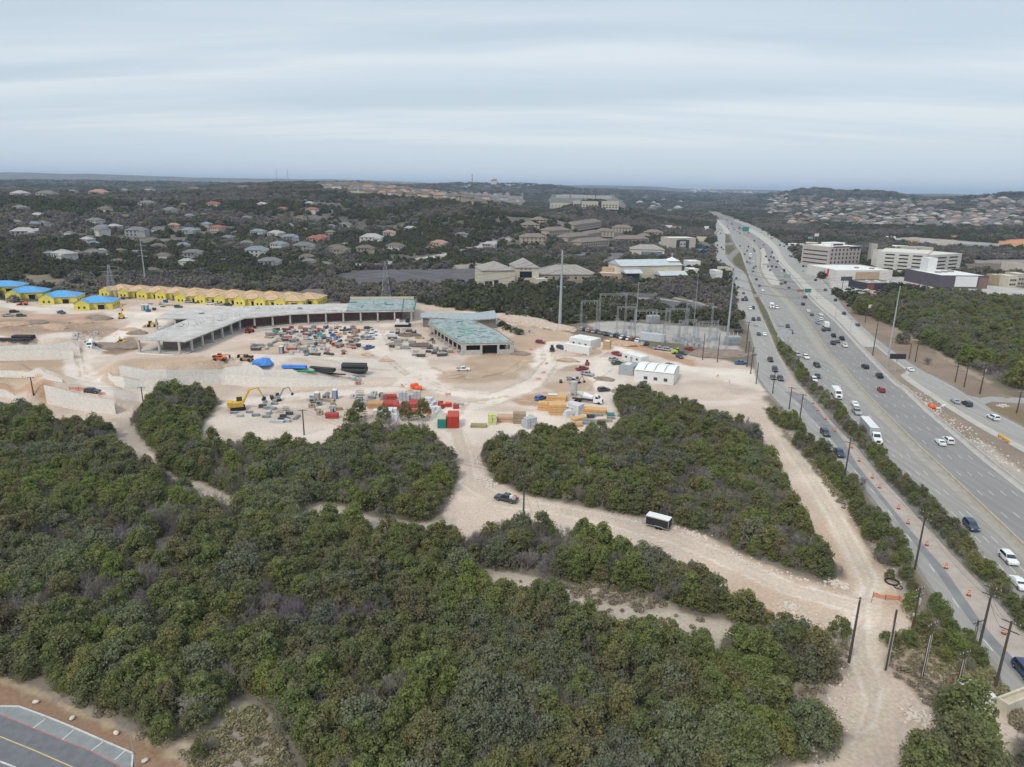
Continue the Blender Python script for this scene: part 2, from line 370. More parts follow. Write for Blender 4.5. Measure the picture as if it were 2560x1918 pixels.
line('fl', [('T', 850, 330), ('T', 1010, 440), ('T', 1000, 660), ('T', 1030, 1000), ('T', 1010, 1200), ('E', 700, 660), ('E', 720, 780), ('E', 780, 1000), ('E', 860, 1140), ('E', 930, 1400), ('G', 105, 110), ('G', 180, 230), ('G', 300, 370), ('G', 430, 500), ('G', 575, 640), ('G', 740, 800), ('G', 900, 960), ('G', 1040, 1120), ('G', 1230, 1400), ('M', 1450, 330), ('M', 1860, 870), ('M', 2111, 1180)])
line('fs', [('E', 835, 700), ('E', 900, 880), ('E', 960, 1030), ('E', 1030, 1200), ('E', 1110, 1400), ('E', 1210, 1600), ('G', 320, 200), ('G', 520, 320), ('G', 650, 470), ('G', 780, 620), ('G', 900, 830), ('G', 1100, 1080), ('G', 1390, 1430), ('G', 1590, 1657), ('M', 1790, 520), ('M', 2111, 880)])
line('fr', [('T', 920, 330), ('T', 1150, 640), ('T', 1190, 900), ('T', 1200, 1090), ('T', 1360, 1280), ('E', 835, 700), ('E', 903, 880), ('E', 965, 1030), ('E', 1042, 1200), ('E', 1130, 1400), ('E', 1280, 1640), ('G', 420, 180), ('G', 560, 330), ('G', 720, 520), ('G', 880, 680), ('G', 1050, 890), ('G', 1250, 1110), ('G', 1450, 1330), ('G', 1720, 1620)])
line('ml', [('T', 930, 335), ('T', 1200, 600), ('T', 1380, 900), ('T', 1480, 1040), ('E', 865, 700), ('E', 935, 860), ('E', 1030, 1020), ('E', 1110, 1200), ('E', 1235, 1380), ('E', 1370, 1560), ('G', 560, 190), ('G', 740, 350), ('G', 880, 490), ('G', 1010, 630), ('G', 1190, 850), ('G', 1330, 980), ('G', 1560, 1190), ('G', 1790, 1440), ('G', 1960, 1657)])
line('mm', [('T', 940, 335), ('T', 1330, 600), ('T', 1700, 880), ('T', 1800, 1100), ('E', 965, 660), ('E', 1040, 790), ('E', 1200, 925), ('E', 1285, 1015), ('E', 1400, 1160), ('E', 1500, 1310), ('E', 1620, 1480), ('G', 735, 0), ('G', 890, 200), ('G', 1060, 380), ('G', 1230, 550), ('G', 1420, 740), ('G', 1600, 905), ('G', 1780, 1080), ('G', 1980, 1270), ('G', 2209, 1490)])
line('mr', [('T', 960, 335), ('T', 1450, 600), ('T', 1900, 900), ('E', 1130, 600), ('E', 1290, 780), ('E', 1400, 910), ('E', 1500, 1010), ('E', 1620, 1110), ('E', 1800, 1300), ('E', 1960, 1470), ('E', 2140, 1650), ('G', 1260, 220), ('G', 1490, 435), ('G', 1720, 625), ('G', 1950, 820), ('G', 2209, 1020)])
line('rl', [('T', 1000, 335), ('T', 1560, 600), ('T', 2000, 850), ('E', 1180, 585), ('E', 1350, 760), ('F', 160, 660), ('F', 330, 800), ('F', 500, 950), ('F', 700, 1160), ('F', 880, 1320), ('F', 1050, 1450), ('G', 1240, 130), ('G', 1480, 300), ('G', 1700, 440), ('G', 1900, 560), ('G', 2209, 730)])
line('rr', [('T', 1040, 335), ('T', 1640, 560), ('T', 2100, 820), ('E', 1230, 500), ('F', 0, 372), ('F', 180, 520), ('F', 280, 625), ('F', 450, 850), ('F', 720, 1110), ('F', 1020, 1330), ('F', 1240, 1470), ('G', 1500, 130), ('G', 1700, 240), ('G', 1900, 375), ('G', 2209, 535)])
def xat(name, y):
    """x of a road line where it crosses world y"""
    L = LINES[name]
    ys = np.array([p.y for p in L]); xs = np.array([p.x for p in L]); o = np.argsort(ys)
    return float(np.interp(y, ys[o], xs[o]))
YS = np.concatenate([np.arange(40, 300, 4), np.arange(300, 1000, 10), np.arange(1000, max(p.y for p in LINES['rr']), 40)])
YTOP = min(L[0].y for k, L in LINES.items() if k != 'fs')
YS = YS[YS < YTOP]
def between(a, b, ta=0.0, tb=0.0):
    return None
ROADPOLY = [(xat('fl', y) - 1, y) for y in YS] + [(xat('rr', y) + 1, y) for y in YS[::-1]]

GZ = []      # ground colour zones: polygon, colour, soft edge, wobble, trees allowed
def zone(poly, c, soft=1.2, wob=2.0, trees=False): GZ.append(([(p[0], p[1]) for p in poly], c, soft, wob, trees))
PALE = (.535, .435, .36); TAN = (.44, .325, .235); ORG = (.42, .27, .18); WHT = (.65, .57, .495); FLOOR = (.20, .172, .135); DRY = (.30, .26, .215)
SITE = PL('D', [(-420, 640), (0, 655), (130, 650), (240, 634), (480, 640), (680, 655), (900, 655), (1075, 682), (1120, 692), (1180, 700), (1240, 722), (1300, 742), (1400, 752), (1540, 775), (1618, 790), (1650, 815), (1655, 850), (1665, 880),
    (1705, 935), (1755, 990), (1795, 1045), (1840, 1105), (1880, 1170), (1925, 1235), (1945, 1290), (1990, 1325), (2040, 1390), (2085, 1450), (2150, 1500), (2180, 1560), (2190, 1700), (2150, 1900), (1200, 1900), (-500, 1500)])
zone(SITE, PALE, 1.5, 3)
zone(PL('A', [(-300, 470), (230, 480), (520, 500), (950, 470), (1000, 600), (900, 640), (500, 660), (200, 700), (-300, 690)]), TAN, 3, 8)
zone(PL('A', [(-300, 560), (300, 545), (700, 560), (1000, 640), (850, 690), (400, 660), (-300, 650)]), (.33, .235, .17), 3, 9); zone(PL('A', [(200, 500), (900, 500), (1000, 560), (600, 560), (200, 545)]), (.47, .31, .235), 2, 6)
zone(PL('A', [(860, 690), (1180, 700), (1200, 800), (1000, 860), (850, 820)]), (.27, .19, .14), 2, 5)
zone(PL('A', [(-200, 905), (600, 890), (560, 1000), (520, 1040), (-200, 1000)]), TAN, 1.5, 4)
zone(PL('A', [(-200, 1080), (400, 1090), (520, 1130), (400, 1200), (180, 1190), (-200, 1160)]), ORG, 1.5, 4)
zone(PL('A', [(900, 960), (1180, 900), (1640, 860), (2000, 930), (2100, 1000), (1900, 1010), (1050, 985)]), TAN, 2, 4)
zone(PL('D', [(1000, 800), (1010, 775), (1100, 745), (1140, 760), (1150, 790), (1120, 818), (1050, 828), (960, 826), (920, 812)]), TAN, 2, 4)
zone(PL('S', [(760, 290), (870, 255), (1040, 250), (1250, 290), (1420, 350), (1200, 350), (900, 345)]), TAN, 1.2, 3)
zone(PL('C', [(620, 430), (1100, 480), (1100, 560), (900, 600), (640, 600)]), TAN, 2, 4)
zone(PL('C', [(1040, 660), (1240, 640), (1230, 700), (1160, 800), (1060, 780), (990, 720)]), TAN, 1.5, 3)
zone(PL('C', [(620, 1010), (900, 970), (1100, 1000), (950, 1080), (700, 1080)]), ORG, 1.5, 3)
zone(PL('C', [(860, 900), (1240, 850), (1480, 900), (1400, 960), (1000, 980)]), TAN, 1.5, 3)
zone(PL('C', [(1470, 470), (1900, 620), (2212, 690), (2212, 760), (1900, 680), (1480, 560)]), ORG, 1.5, 3)
zone(PL('D', [(1150, 690), (1180, 702), (1300, 742), (1400, 760), (1250, 770), (1180, 735), (1080, 715)]), TAN, 1.5, 3)
def track(pts, w, c=WHT, soft=1.0, wob=1.5):
    GZ.append((('line', [(p[0], p[1]) for p in pts], w), c, soft, wob, False))
track(PL('D', [(985, 930), (985, 885), (1080, 862), (1150, 830), (1180, 795), (1175, 760), (1200, 742), (1260, 740)]), 4.2)
track(PL('D', [(500, 870), (700, 850), (860, 838), (900, 815), (960, 845), (1080, 858)]), 4.5)
track(PL('D', [(900, 815), (880, 780), (840, 760), (820, 720)]), 8)
track(PL('D', [(880, 790), (640, 770), (560, 780)]), 8)
track(PL('D', [(1180, 790), (1220, 780), (1300, 780), (1330, 860)]), 7)
track(PL('D', [(1260, 735), (1400, 770), (1500, 800), (1650, 840)]), 3.6)
track(PL('D', [(1500, 800), (1600, 805), (1650, 835)]), 6)
track(PL('A', [('A', 1500, 660), ('A', 1250, 500), ('A', 1180, 600), ('A', 900, 750), ('A', 760, 840), ('A', 650, 900), ('A', 680, 1000), ('A', 800, 1100), ('A', 1000, 1190), ('A', 1200, 1200)]), 4.5)
track(PL('A', [(-100, 390), (200, 450), (500, 470)]), 5)
track(PL('A', [(-50, 700), (400, 700), (700, 720)]), 3.5)
track(PL('D', [(985, 930), (1000, 980), (1010, 1040), (1090, 1088), (1200, 1100), (1320, 1125), (1450, 1160), (1560, 1205), (1700, 1270), (1850, 1310)]), 2.6, (.53, .44, .355))
track(PL('D', [(1660, 890), (1700, 960), (1750, 1030), (1800, 1110), (1850, 1200), (1880, 1260), (1860, 1320), (1860, 1420), (1890, 1500), (1870, 1580), (1780, 1640), (1600, 1700)]), 2.6, (.56, .47, .37))
rt = random.Random(4)
LOOPS = [[(900, 812), (960, 838), (1060, 850), (1140, 820), (1175, 780), (1170, 750)], [(880, 828), (960, 862), (1080, 872), (1170, 838), (1200, 790), (1190, 745)], [(560, 775), (700, 770), (830, 770), (880, 810)], [(620, 700), (700, 690), (820, 705), (850, 760)], [(500, 862), (650, 846), (860, 832), (960, 850)], [(430, 765), (480, 785), (560, 780)],
         [(1180, 790), (1260, 785), (1310, 760), (1280, 745)], [(1260, 735), (1400, 775), (1500, 805), (1600, 830)], [(1290, 750), (1420, 790), (1560, 812), (1640, 830)], [(990, 900), (1010, 870), (1100, 855), (1200, 850), (1290, 870)], [(190, 720), (170, 770), (180, 810), (240, 830), (330, 835)], [(20, 700), (120, 705), (220, 690), (280, 660)], [(1100, 860), (1180, 868), (1250, 850), (1320, 800)]]
for L_ in LOOPS:
    q = PL('D', L_); c_ = (.47, .385, .31) if rt.random() < .6 else (.66, .60, .54)
    for off in (-1.1, 1.1): track([(p.x + off * .5, p.y + off) for p in q], .34, c_, .35, .8)
for k_ in range(7):   # scraped arcs on the round mound
    q = PL('C', [(-60 + 14 * k_, 760 + 5 * k_), (60, 800 + 8 * k_), (300, 850 + 3 * k_ - 12), (560, 820 - 4 * k_), (720, 750 - 10 * k_), (760 - 8 * k_, 690)]); track([(p.x, p.y) for p in q], .45, [(.33, .235, .165), (.52, .42, .33)][k_ % 2], .5, 1.2)
for off in (-.95, .95):
    for pts in ([(985, 930), (1000, 980), (1010, 1040), (1090, 1088), (1200, 1100), (1320, 1125), (1450, 1160), (1560, 1205), (1700, 1270), (1850, 1310)],
                [(1660, 890), (1700, 960), (1750, 1030), (1800, 1110), (1850, 1200), (1880, 1260), (1860, 1320), (1860, 1420), (1890, 1500), (1870, 1580), (1780, 1640), (1600, 1700)]):
        q = PL('D', pts); track([(p.x + off, p.y + off) for p in q], .3, (.50, .415, .335), .4, .5); track([(p.x + off * 2.1, p.y + off * 1.6) for p in q], .22, (.62, .545, .47), .4, .5)
zone(PL('M', [(1050, 700), (1250, 450), (1400, 560), (1600, 760), (1700, 900), (1560, 1100), (1480, 1180), (1300, 1150), (1020, 900)]), (.34, .27, .20), 1.0, 2.5)
zone(PL('M', [(480, 640), (700, 660), (700, 900), (560, 1000), (420, 1150), (280, 1050)]), DRY, 1, 2.5)
zone(PL('D', [(-300, 1380), (0, 1455), (140, 1500), (250, 1545), (340, 1585), (420, 1620), (620, 1700), (640, 1900), (-400, 1900)]), (.25, .21, .17), .8, 1.5)
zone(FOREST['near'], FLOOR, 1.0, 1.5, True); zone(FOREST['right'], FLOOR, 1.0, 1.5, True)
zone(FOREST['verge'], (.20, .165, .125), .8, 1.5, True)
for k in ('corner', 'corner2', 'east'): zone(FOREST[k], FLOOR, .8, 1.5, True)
zone(CLEAR['path1'], (.44, .38, .31), .6, 2.2); zone(CLEAR['glade'], (.36, .31, .25), .8, 3.5); zone(CLEAR['path2'], (.42, .36, .30), .6, 1.6)
zone(CLEAR['path3'], (.42, .36, .30), .6, 1.6); zone(CLEAR['path4'], (.32, .28, .235), .6, 2); zone(CLEAR['spot1'], DRY, .6, 2)
zone(CLEAR['scrub'], (.30, .255, .215), .8, 4)
# strip of grey rubble between the pale haul road and the shrubs
zone(PL('D', [(1700, 930), (1720, 930), (1775, 1000), (1830, 1070), (1870, 1130), (1925, 1210), (1965, 1270), (1950, 1290), (1925, 1240), (1880, 1170), (1840, 1105), (1795, 1045), (1755, 990)]), (.30, .26, .215), .5, 1.2)
# car park and pale street on the far side of the site
zone(PL('J', [(980, 1030), (1180, 1000), (1400, 1020), (1700, 1040), (2000, 1060), (2150, 1140), (2200, 1250), (2000, 1230), (1500, 1150), (1100, 1085)]), (.40, .375, .345), 1.5, 2)
zone(PL('I', [(150, 900), (380, 870), (640, 870), (960, 862), (1080, 850), (1280, 860), (1270, 930), (1230, 985), (960, 990), (600, 985), (200, 985)]), (.125, .118, .125), 2, 3)
zone(PL('J', [(1180, 775), (1400, 780), (1620, 830), (1800, 860), (2050, 915), (2050, 960), (1850, 925), (1560, 905), (1400, 860), (1200, 830)]), (.12, .12, .125), 2, 3)
track(PL('J', [(1090, 740), (1030, 800), (1000, 815)]), 2.5, (.46, .42, .37))
track(PL('J', [(1200, 825), (1550, 830), (1700, 855)]), 2.0, (.40, .36, .31))
track(PL('J', [(1640, 820), (1850, 860), (2050, 920)]), 2.0, (.44, .40, .34))
track(PL('I', [(60, 800), (250, 825), (450, 825), (700, 795), (850, 775), (1000, 745), (1200, 700), (1320, 665), (1500, 618)]), 6, (.40, .385, .36), 2, 3)
track(PL('I', [(300, 850), (500, 830), (780, 810), (950, 775)]), 4, (.40, .385, .36), 2, 3)
track(PL('J', [(850, 520), (1000, 480), (1250, 480), (1150, 560)]), 8, (.16, .155, .155), 2, 3)
zone(PL('H', [(100, 800), (300, 790), (500, 850), (700, 880), (620, 905), (350, 890), (100, 860)]), (.20, .165, .115), 4, 8)
zone(PL('I', [(1050, 835), (1250, 810), (1350, 830), (1250, 850), (1080, 860)]), (.33, .28, .23), 3, 5)
# east verge, ditch, shops and building plots
zone(PL('F', [('F', 400, 745), ('F', 640, 900), ('F', 780, 960), ('F', 960, 1020), ('F', 1120, 1130), ('F', 1400, 1320), ('F', 1700, 1510), ('F', 2000, 1657), ('G', 1980, 230), ('G', 2209, 330), ('G', 2700, 560), ('G', 2209, 540), ('G', 1900, 350), ('G', 1500, 120), ('F', 1020, 1325), ('F', 720, 1100), ('F', 450, 845)]), (.245, .185, .14), 1, 2)
zone(PL('F', [('F', 950, 1020), ('F', 1250, 1190), ('F', 1600, 1400), ('F', 1900, 1570), ('F', 1880, 1590), ('F', 1580, 1425), ('F', 1240, 1215), ('F', 930, 1040)]), (.33, .265, .205), .6, 2)
zone(PL('F', [('F', 80, 420), ('F', 380, 420), ('F', 640, 500), ('F', 1000, 520), ('F', 1300, 560), ('F', 1500, 600), ('F', 1850, 600), ('F', 2400, 660), ('F', 2400, 760), ('F', 1900, 715), ('F', 1500, 690), ('F', 1150, 660), ('F', 900, 640), ('F', 760, 740), ('F', 620, 760), ('F', 460, 700), ('F', 320, 640), ('F', 250, 560)]), (.42, .40, .37), 3, 4)
zone(PL('F', [(830, 150), (1100, 130), (1500, 160), (1900, 190), (2209, 200), (2209, 240), (1850, 240), (1400, 240), (1000, 190)]), (.36, .32, .28), 8, 15)
zone(PL('F', [(1900, 175), (2209, 150), (2500, 180), (2500, 265), (2209, 255), (1950, 235)]), (.48, .24, .13), 8, 12)
zone(PL('F', [(1600, 400), (1750, 370), (2209, 390), (2500, 400), (2500, 520), (2209, 480), (1900, 480), (1650, 450)]), (.15, .12, .09), 8, 12)
zone(PL('F', [(1720, 360), (2209, 350), (2500, 370), (2500, 390), (1720, 385)]), (.26, .24, .22), 4, 6)
zone(PL('T', [(0, 180), (450, 230), (600, 280), (800, 330), (830, 420), (500, 380), (0, 340)]), (.19, .175, .155), 8, 10, True)
zone(PL('I', [(0, 195), (300, 200), (600, 222), (1200, 262), (1620, 290), (1620, 362), (1150, 350), (850, 318), (400, 282), (0, 240)]), (.185, .165, .145), 8, 12)
zone(PL('J', [(690, 25), (1200, 25), (1250, 60), (1300, 100), (1320, 168), (680, 160)]), (.15, .14, .11), 5, 8)
zone(PL('G', [(1890, 340), (2209, 400), (2700, 560), (2700, 760), (2209, 520), (1960, 400)]), (.20, .155, .09), .8, 1.5)
ROADZONE = (ROADPOLY, (.24, .225, .20), .5, .3, False); GZ.append(ROADZONE)
zone([(xat('mr', y) + .5, y) for y in YS if y < 330] + [(xat('rl', y) - .5, y) for y in YS[::-1] if y < 330], (.27, .215, .165), .5, .8)
zone(PL('G', [(1790, 620), (1950, 690), (2209, 900), (2500, 1100), (2500, 1250), (2209, 990), (1950, 790), (1830, 690)]), (.42, .37, .32), .8, 2)
GRASS = (.115, .105, .055)
for q in ([('T', 1125, 660), ('T', 1260, 760), ('T', 1320, 870), ('T', 1170, 880)], [('T', 1190, 925), ('T', 1350, 915), ('T', 1375, 980), ('T', 1250, 1085), ('T', 1205, 1070)],
          [('T', 1310, 1160), ('T', 1440, 1040), ('T', 1475, 1045), ('E', 860, 720), ('E', 930, 860), ('E', 1020, 1020), ('E', 1100, 1190), ('E', 1180, 1330), ('E', 1260, 1450), ('E', 1370, 1600), ('E', 1290, 1610), ('E', 1140, 1400), ('E', 1050, 1200), ('E', 970, 1030), ('E', 908, 880), ('E', 845, 710), ('T', 1340, 1240)],
          [('T', 1710, 690), ('T', 1830, 760), ('T', 2050, 920), ('T', 1960, 930), ('T', 1820, 800)], [('E', 1100, 500), ('E', 1180, 580), ('E', 1300, 700), ('E', 1340, 745), ('E', 1230, 670), ('E', 1140, 580)]):
    zone([P(*t) for t in q], GRASS, .8, .8)
# brown gravel bed by the bottom left road
BEDP = PL('L', [(-700, 130), (0, 335), (300, 450), (600, 575), (880, 685), (1200, 825), (1500, 1005), (1900, 1250), (-700, 1500)])
zone(BEDP, (.27, .172, .115), .25, .4)
zone(PL('L', [(-700, 100), (0, 300), (300, 405), (600, 540), (900, 660), (1200, 790), (1540, 1005), (1850, 1250), (1900, 1250), (1500, 1005), (1200, 825), (880, 685), (600, 575), (300, 450), (0, 335), (-700, 130)]), (.37, .29, .195), .5, 1.0)

def ground_color(X, Y, warp=True):
    D = np.hypot(X, Y)
    far = sstep(330, 470, D)[:, None]
    n1 = fbm(X, Y, 60, 5, 4)[:, None]; n2 = fbm(X, Y, 9, 9, 3)[:, None]
    base = np.array([[.18, .15, .11]]) * (.75 + .5 * n2)
    vf = np.array([[.105, .100, .078]]) * (1 - sstep(.4, .62, n1)) + np.array([[.165, .148, .132]]) * sstep(.4, .62, n1)
    C = base * (1 - far) + vf * (.8 + .4 * n2) * far
    tree = (D > 380).astype(float)
    for poly, c, soft, wob, tr in GZ:
        if poly[0] == 'line':
            pts, w = poly[1], poly[2]; xs = [p[0] for p in pts]; ys = [p[1] for p in pts]; mg = w + wob + soft * 2
        else: pts = poly; xs = [p[0] for p in pts]; ys = [p[1] for p in pts]; mg = wob + soft * 2
        k = np.where((X > min(xs) - mg) & (X < max(xs) + mg) & (Y > min(ys) - mg) & (Y < max(ys) + mg))[0]
        if not len(k): continue
        x, y = X[k], Y[k]
        s = (w - segdist(x, y, pts)) if poly[0] == 'line' else sdf(x, y, pts)
        if wob: s = s + (fbm(x, y, max(wob * 2.2, 2), 31, 3) - .5) * wob * 2
        a = sstep(-soft, soft, s)
        cc = np.array(c)[None] * (.86 + .26 * fbm(x, y, 7, 17, 3))[:, None]
        if c == PALE: w_ = (sstep(.50, .68, fbm(x * .6, y, 34, 77, 4)) * .75)[:, None]; cc = cc * (1 - w_) + np.array(TAN)[None] * w_; w_ = (sstep(.56, .72, fbm(x * .5, y, 22, 79, 4)) * .8)[:, None]; cc = cc * (1 - w_) + np.array(WHT)[None] * w_
        C[k] = C[k] * (1 - a[:, None]) + cc * a[:, None]
        tree[k] = tree[k] * (1 - a) + (1.0 if tr else 0.0) * a
    return C, tree

th = np.concatenate([np.linspace(-75, -46, 50)[:-1], np.linspace(-46, 46, 640), np.linspace(46, 75, 50)[1:]]) * math.pi / 180
dd = [28.0]
while dd[-1] < 620: dd.append(dd[-1] * 1.0056)
while dd[-1] < 26000: dd.append(dd[-1] * 1.016)
dd = np.array(dd)
AA, DD = np.meshgrid(th, dd); X = (np.sin(AA) * DD).ravel(); Y = (np.cos(AA) * DD).ravel(); Z = hh(X, Y)
C, _tree = ground_color(X, Y)
# small real relief in the dirt and under the wood, none on the paved strips
onroad = inside(X, Y, ROADPOLY)
Dv = np.hypot(X, Y)
soft_ = (1 - sstep(350, 600, Dv)) * (~onroad)
Z = Z + soft_ * ((fbm(X, Y, 7, 41, 3) - .5) * .3 + (fbm(X, Y, 1.6, 43, 2) - .5) * .05)
nr, nc = len(dd), len(th)
bed = inside(X, Y, [(p.x, p.y) for p in BEDP]); Z[bed] = hh(X[bed], Y[bed]) - .03
Z[onroad & (Dv < 3000)] = hh(X[onroad & (Dv < 3000)], Y[onroad & (Dv < 3000)]) - .02
me = bpy.data.meshes.new('ground')
idx = np.arange(nr * nc).reshape(nr, nc)
q = np.stack([idx[:-1, :-1], idx[:-1, 1:], idx[1:, 1:], idx[1:, :-1]], -1).reshape(-1, 4)
me.vertices.add(nr * nc); me.vertices.foreach_set('co', np.stack([X, Y, Z], 1).astype(np.float32).ravel())
me.loops.add(q.size); me.loops.foreach_set('vertex_index', q.ravel().astype(np.int32)); me.polygons.add(len(q))
me.polygons.foreach_set('loop_start', np.arange(0, q.size, 4).astype(np.int32)); me.polygons.foreach_set('loop_total', np.full(len(q), 4, np.int32))
me.polygons.foreach_set('use_smooth', np.ones(len(q), bool))
at = me.color_attributes.new('soil', 'FLOAT_COLOR', 'POINT'); at.data.foreach_set('color', np.concatenate([C, np.ones((len(C), 1))], 1).astype(np.float32).ravel())
me.update(calc_edges=True); me.validate()
gm = bpy.data.materials.new('soil'); gm.use_nodes = True; nt = gm.node_tree; b = nt.nodes['Principled BSDF']; b.inputs['Roughness'].default_value = .95; b.inputs['Specular IOR Level'].default_value = .15
va = nt.nodes.new('ShaderNodeVertexColor'); va.layer_name = 'soil'
tcn = nt.nodes.new('ShaderNodeTexCoord')
def gnoise(sc, det, lo, hi, src=None):
    n = nt.nodes.new('ShaderNodeTexNoise'); n.inputs['Scale'].default_value = sc; n.inputs['Detail'].default_value = det; nt.links.new(src or tcn.outputs['Object'], n.inputs['Vector'])
    r = nt.nodes.new('ShaderNodeMapRange'); r.inputs[1].default_value = .3; r.inputs[2].default_value = .7; r.inputs[3].default_value = lo; r.inputs[4].default_value = hi; nt.links.new(n.outputs[0], r.inputs[0]); return n, r
n1, r1 = gnoise(1.6, 9, .84, 1.13); n2, r2 = gnoise(.045, 6, .86, 1.12); n3, r3 = gnoise(.008, 5, .88, 1.12)
mu = nt.nodes.new('ShaderNodeMath'); mu.operation = 'MULTIPLY'; nt.links.new(r1.outputs[0], mu.inputs[0]); nt.links.new(r2.outputs[0], mu.inputs[1])
mu2 = nt.nodes.new('ShaderNodeMath'); mu2.operation = 'MULTIPLY'; nt.links.new(mu.outputs[0], mu2.inputs[0]); nt.links.new(r3.outputs[0], mu2.inputs[1])
sc_ = nt.nodes.new('ShaderNodeVectorMath'); sc_.operation = 'SCALE'; nt.links.new(va.outputs[0], sc_.inputs[0]); nt.links.new(mu2.outputs[0], sc_.inputs['Scale']); nt.links.new(sc_.outputs[0], b.inputs['Base Color'])
bp = nt.nodes.new('ShaderNodeBump'); bp.inputs['Strength'].default_value = .3; bp.inputs['Distance'].default_value = .25; nt.links.new(n1.outputs[0], bp.inputs['Height']); nt.links.new(bp.outputs[0], b.inputs['Normal'])
me.materials.append(gm); g = bpy.data.objects.new('ground', me); col.objects.link(g); tag(g, kind='structure')

# ------------------------------------------------------------------ roads
def asphalt(name, c, var=.12):
    return M(name, c, .9, var, .9, .25, streak=(1, .035, 1), rot=math.radians(17))
mA = asphalt('asphalt', (.285, .272, .255), .14); mB = asphalt('asphalt_right', (.245, .232, .225), .14); mF = asphalt('asphalt_frontage', (.32, .308, .29), .14)
mC = M('concrete_lane', (.44, .41, .37), .9, .12, .3); mPink = M('dusty_concrete', (.40, .345, .30), .9, .14, .35); mLane = M('dark_lane', (.115, .115, .118), .9, .12, .3)
mBar = M('barrier_concrete', (.46, .42, .33), .85, .12, .4); mBar2 = M('barrier_pale', (.46, .44, .41), .85, .12, .4); mWhite = M('white_paint', (.62, .62, .60), .7, .1, 1.5); mYel = M('yellow_paint', (.42, .34, .16), .7, .1, 1.5)
def lerpx(a, b, t): return lambda y: xat(a, y) * (1 - t) + xat(b, y) * t
def ln(a, o=0): return lambda y: xat(a, y) + o
def ribbon(name, fa, fb, y0, y1, dz, mat, kind='structure', parent=None):
    ys = [y for y in YS if y0 <= y <= y1]; mb = MB(); vs = []; fs = []
    zf = lambda y: ground(fa(y), y) * 0 + dz * (1 + y / 900)
    for y in ys: vs += [(fa(y), y, zf(y)), (fb(y), y, zf(y))]
    for i in range(len(ys) - 1): fs.append((2 * i, 2 * i + 1, 2 * i + 3, 2 * i + 2))
    mb.add(vs, fs); return mb.build(name, mat, parent, kind=kind)
YM = float(YS[-1])
ribbon('frontage_road', ln('fl'), ln('fs'), 40, 420, .020, mF)
ribbon('frontage_road_shoulder', ln('fs'), ln('fr'), 40, 420, .020, mPink)
ribbon('frontage_road', ln('fl'), ln('fr'), 410, YM, .018, mF)
ribbon('frontage_wheel_lane', lerpx('fl', 'fs', .58), lerpx('fl', 'fs', .97), 40, 250, .030, M('worn_lane', (.22, .218, .22), .9, .15, .3))
ribbon('highway_westbound', ln('ml'), ln('mm', -.2), 40, YM, .020, mA)
ribbon('highway_shoulder', lerpx('ml', 'mm', .76), ln('mm', -.35), 40, 1200, .032, M('pale_shoulder', (.33, .315, .28), .9, .12, .3))
ribbon('highway_eastbound', ln('mm', .2), ln('mr'), 40, YM, .020, mB)
ribbon('highway_merge_lane', lerpx('mm', 'mr', .05), lerpx('mm', 'mr', .42), 560, 950, .034, mC)
ribbon('highway_edge_strip', lerpx('mm', 'mr', .93), ln('mr'), 40, 900, .032, mC)
ribbon('side_road', ln('rl'), ln('rr'), 40, YM, .020, mF)
ribbon('side_road_edge', ln('rl'), lerpx('rl', 'rr', .22), 40, 420, .032, mC)
ribbon('ramp', ln('mr', 1.2), ln('rl', -.1), 330, 1500, .022, mC)
ribbon('slip_lane', lerpx('fr', 'ml', .93), ln('ml'), 560, 1600, .024, mC)
ribbon('apron', ln('fr', .05), ln('ml', -.05), 1250, YM, .020, mC)
def barrier(name, f, y0, y1, w, h, mat, label, group=None):
    ys = [y for y in YS if y0 <= y <= y1]; mb = MB()
    for i in range(len(ys) - 1):
        ya, yb = ys[i], ys[i + 1] ; xa, xb = f(ya), f(yb)
        prof = [(-w / 2, 0), (-w * .25, h * .4), (-w * .18, h), (w * .18, h), (w * .25, h * .4), (w / 2, 0)]
        if i == 0: base = len(mb.v); mb.v += [(xa + p, ya, q + .02) for p, q in prof]
        k = len(mb.v); mb.v += [(xb + p, yb, q + .02) for p, q in prof]
        for j in range(5): mb.f.append((k - 6 + j + 1, k - 6 + j, k + j, k + j + 1)); mb.mi.append(0)
    mb.m = 0
    return mb.build(name, mat, label=label, cat='barrier', group=group)
barrier('median_barrier', lambda y: xat('mm', y), 40, 1500, .65, 1.05, mBar, 'long sandy concrete barrier dividing the two highway carriageways')
barrier('edge_barrier', lambda y: xat('mr', y) + .35, 40, 900, .7, .95, mBar2, 'long pale concrete barrier along the right edge of the highway')
barrier('edge_barrier', lambda y: xat('ml', y) - .3, 40, 1100, .5, .55, mBar2, 'low pale kerb barrier between the shrub strip and the near carriageway')
# painted lines
mb = MB()
def dashes(f, y0, y1, step=12.2, L=3.0, w=.13, z=.05, mbx=None):
    y = y0
    while y < y1:
        a = (f(y), y); b2 = (f(y + L), y + L); d = (Vector(b2) - Vector(a)); d.normalize(); n = Vector((d.y, -d.x)) * w / 2; zz_ = z * (1 + y / 900)
        (mbx or mb).add([(a[0] - n.x, a[1] - n.y, zz_), (a[0] + n.x, a[1] + n.y, zz_), (b2[0] + n.x, b2[1] + n.y, zz_), (b2[0] - n.x, b2[1] - n.y, zz_)], [(0, 1, 2, 3)])
        y += step if L < step else L
for t in (.2, .38, .56): dashes(lerpx('ml', 'mm', t), 60, 900)
for t in (.22, .4, .58, .76): dashes(lerpx('mm', 'mr', t), 60, 900)
dashes(lerpx('fl', 'fs', .5), 60, 420, w=.16); dashes(lerpx('fl', 'fr', .33), 420, 900); dashes(lerpx('fl', 'fr', .66), 420, 900); dashes(lerpx('rl', 'rr', .6), 60, 900)
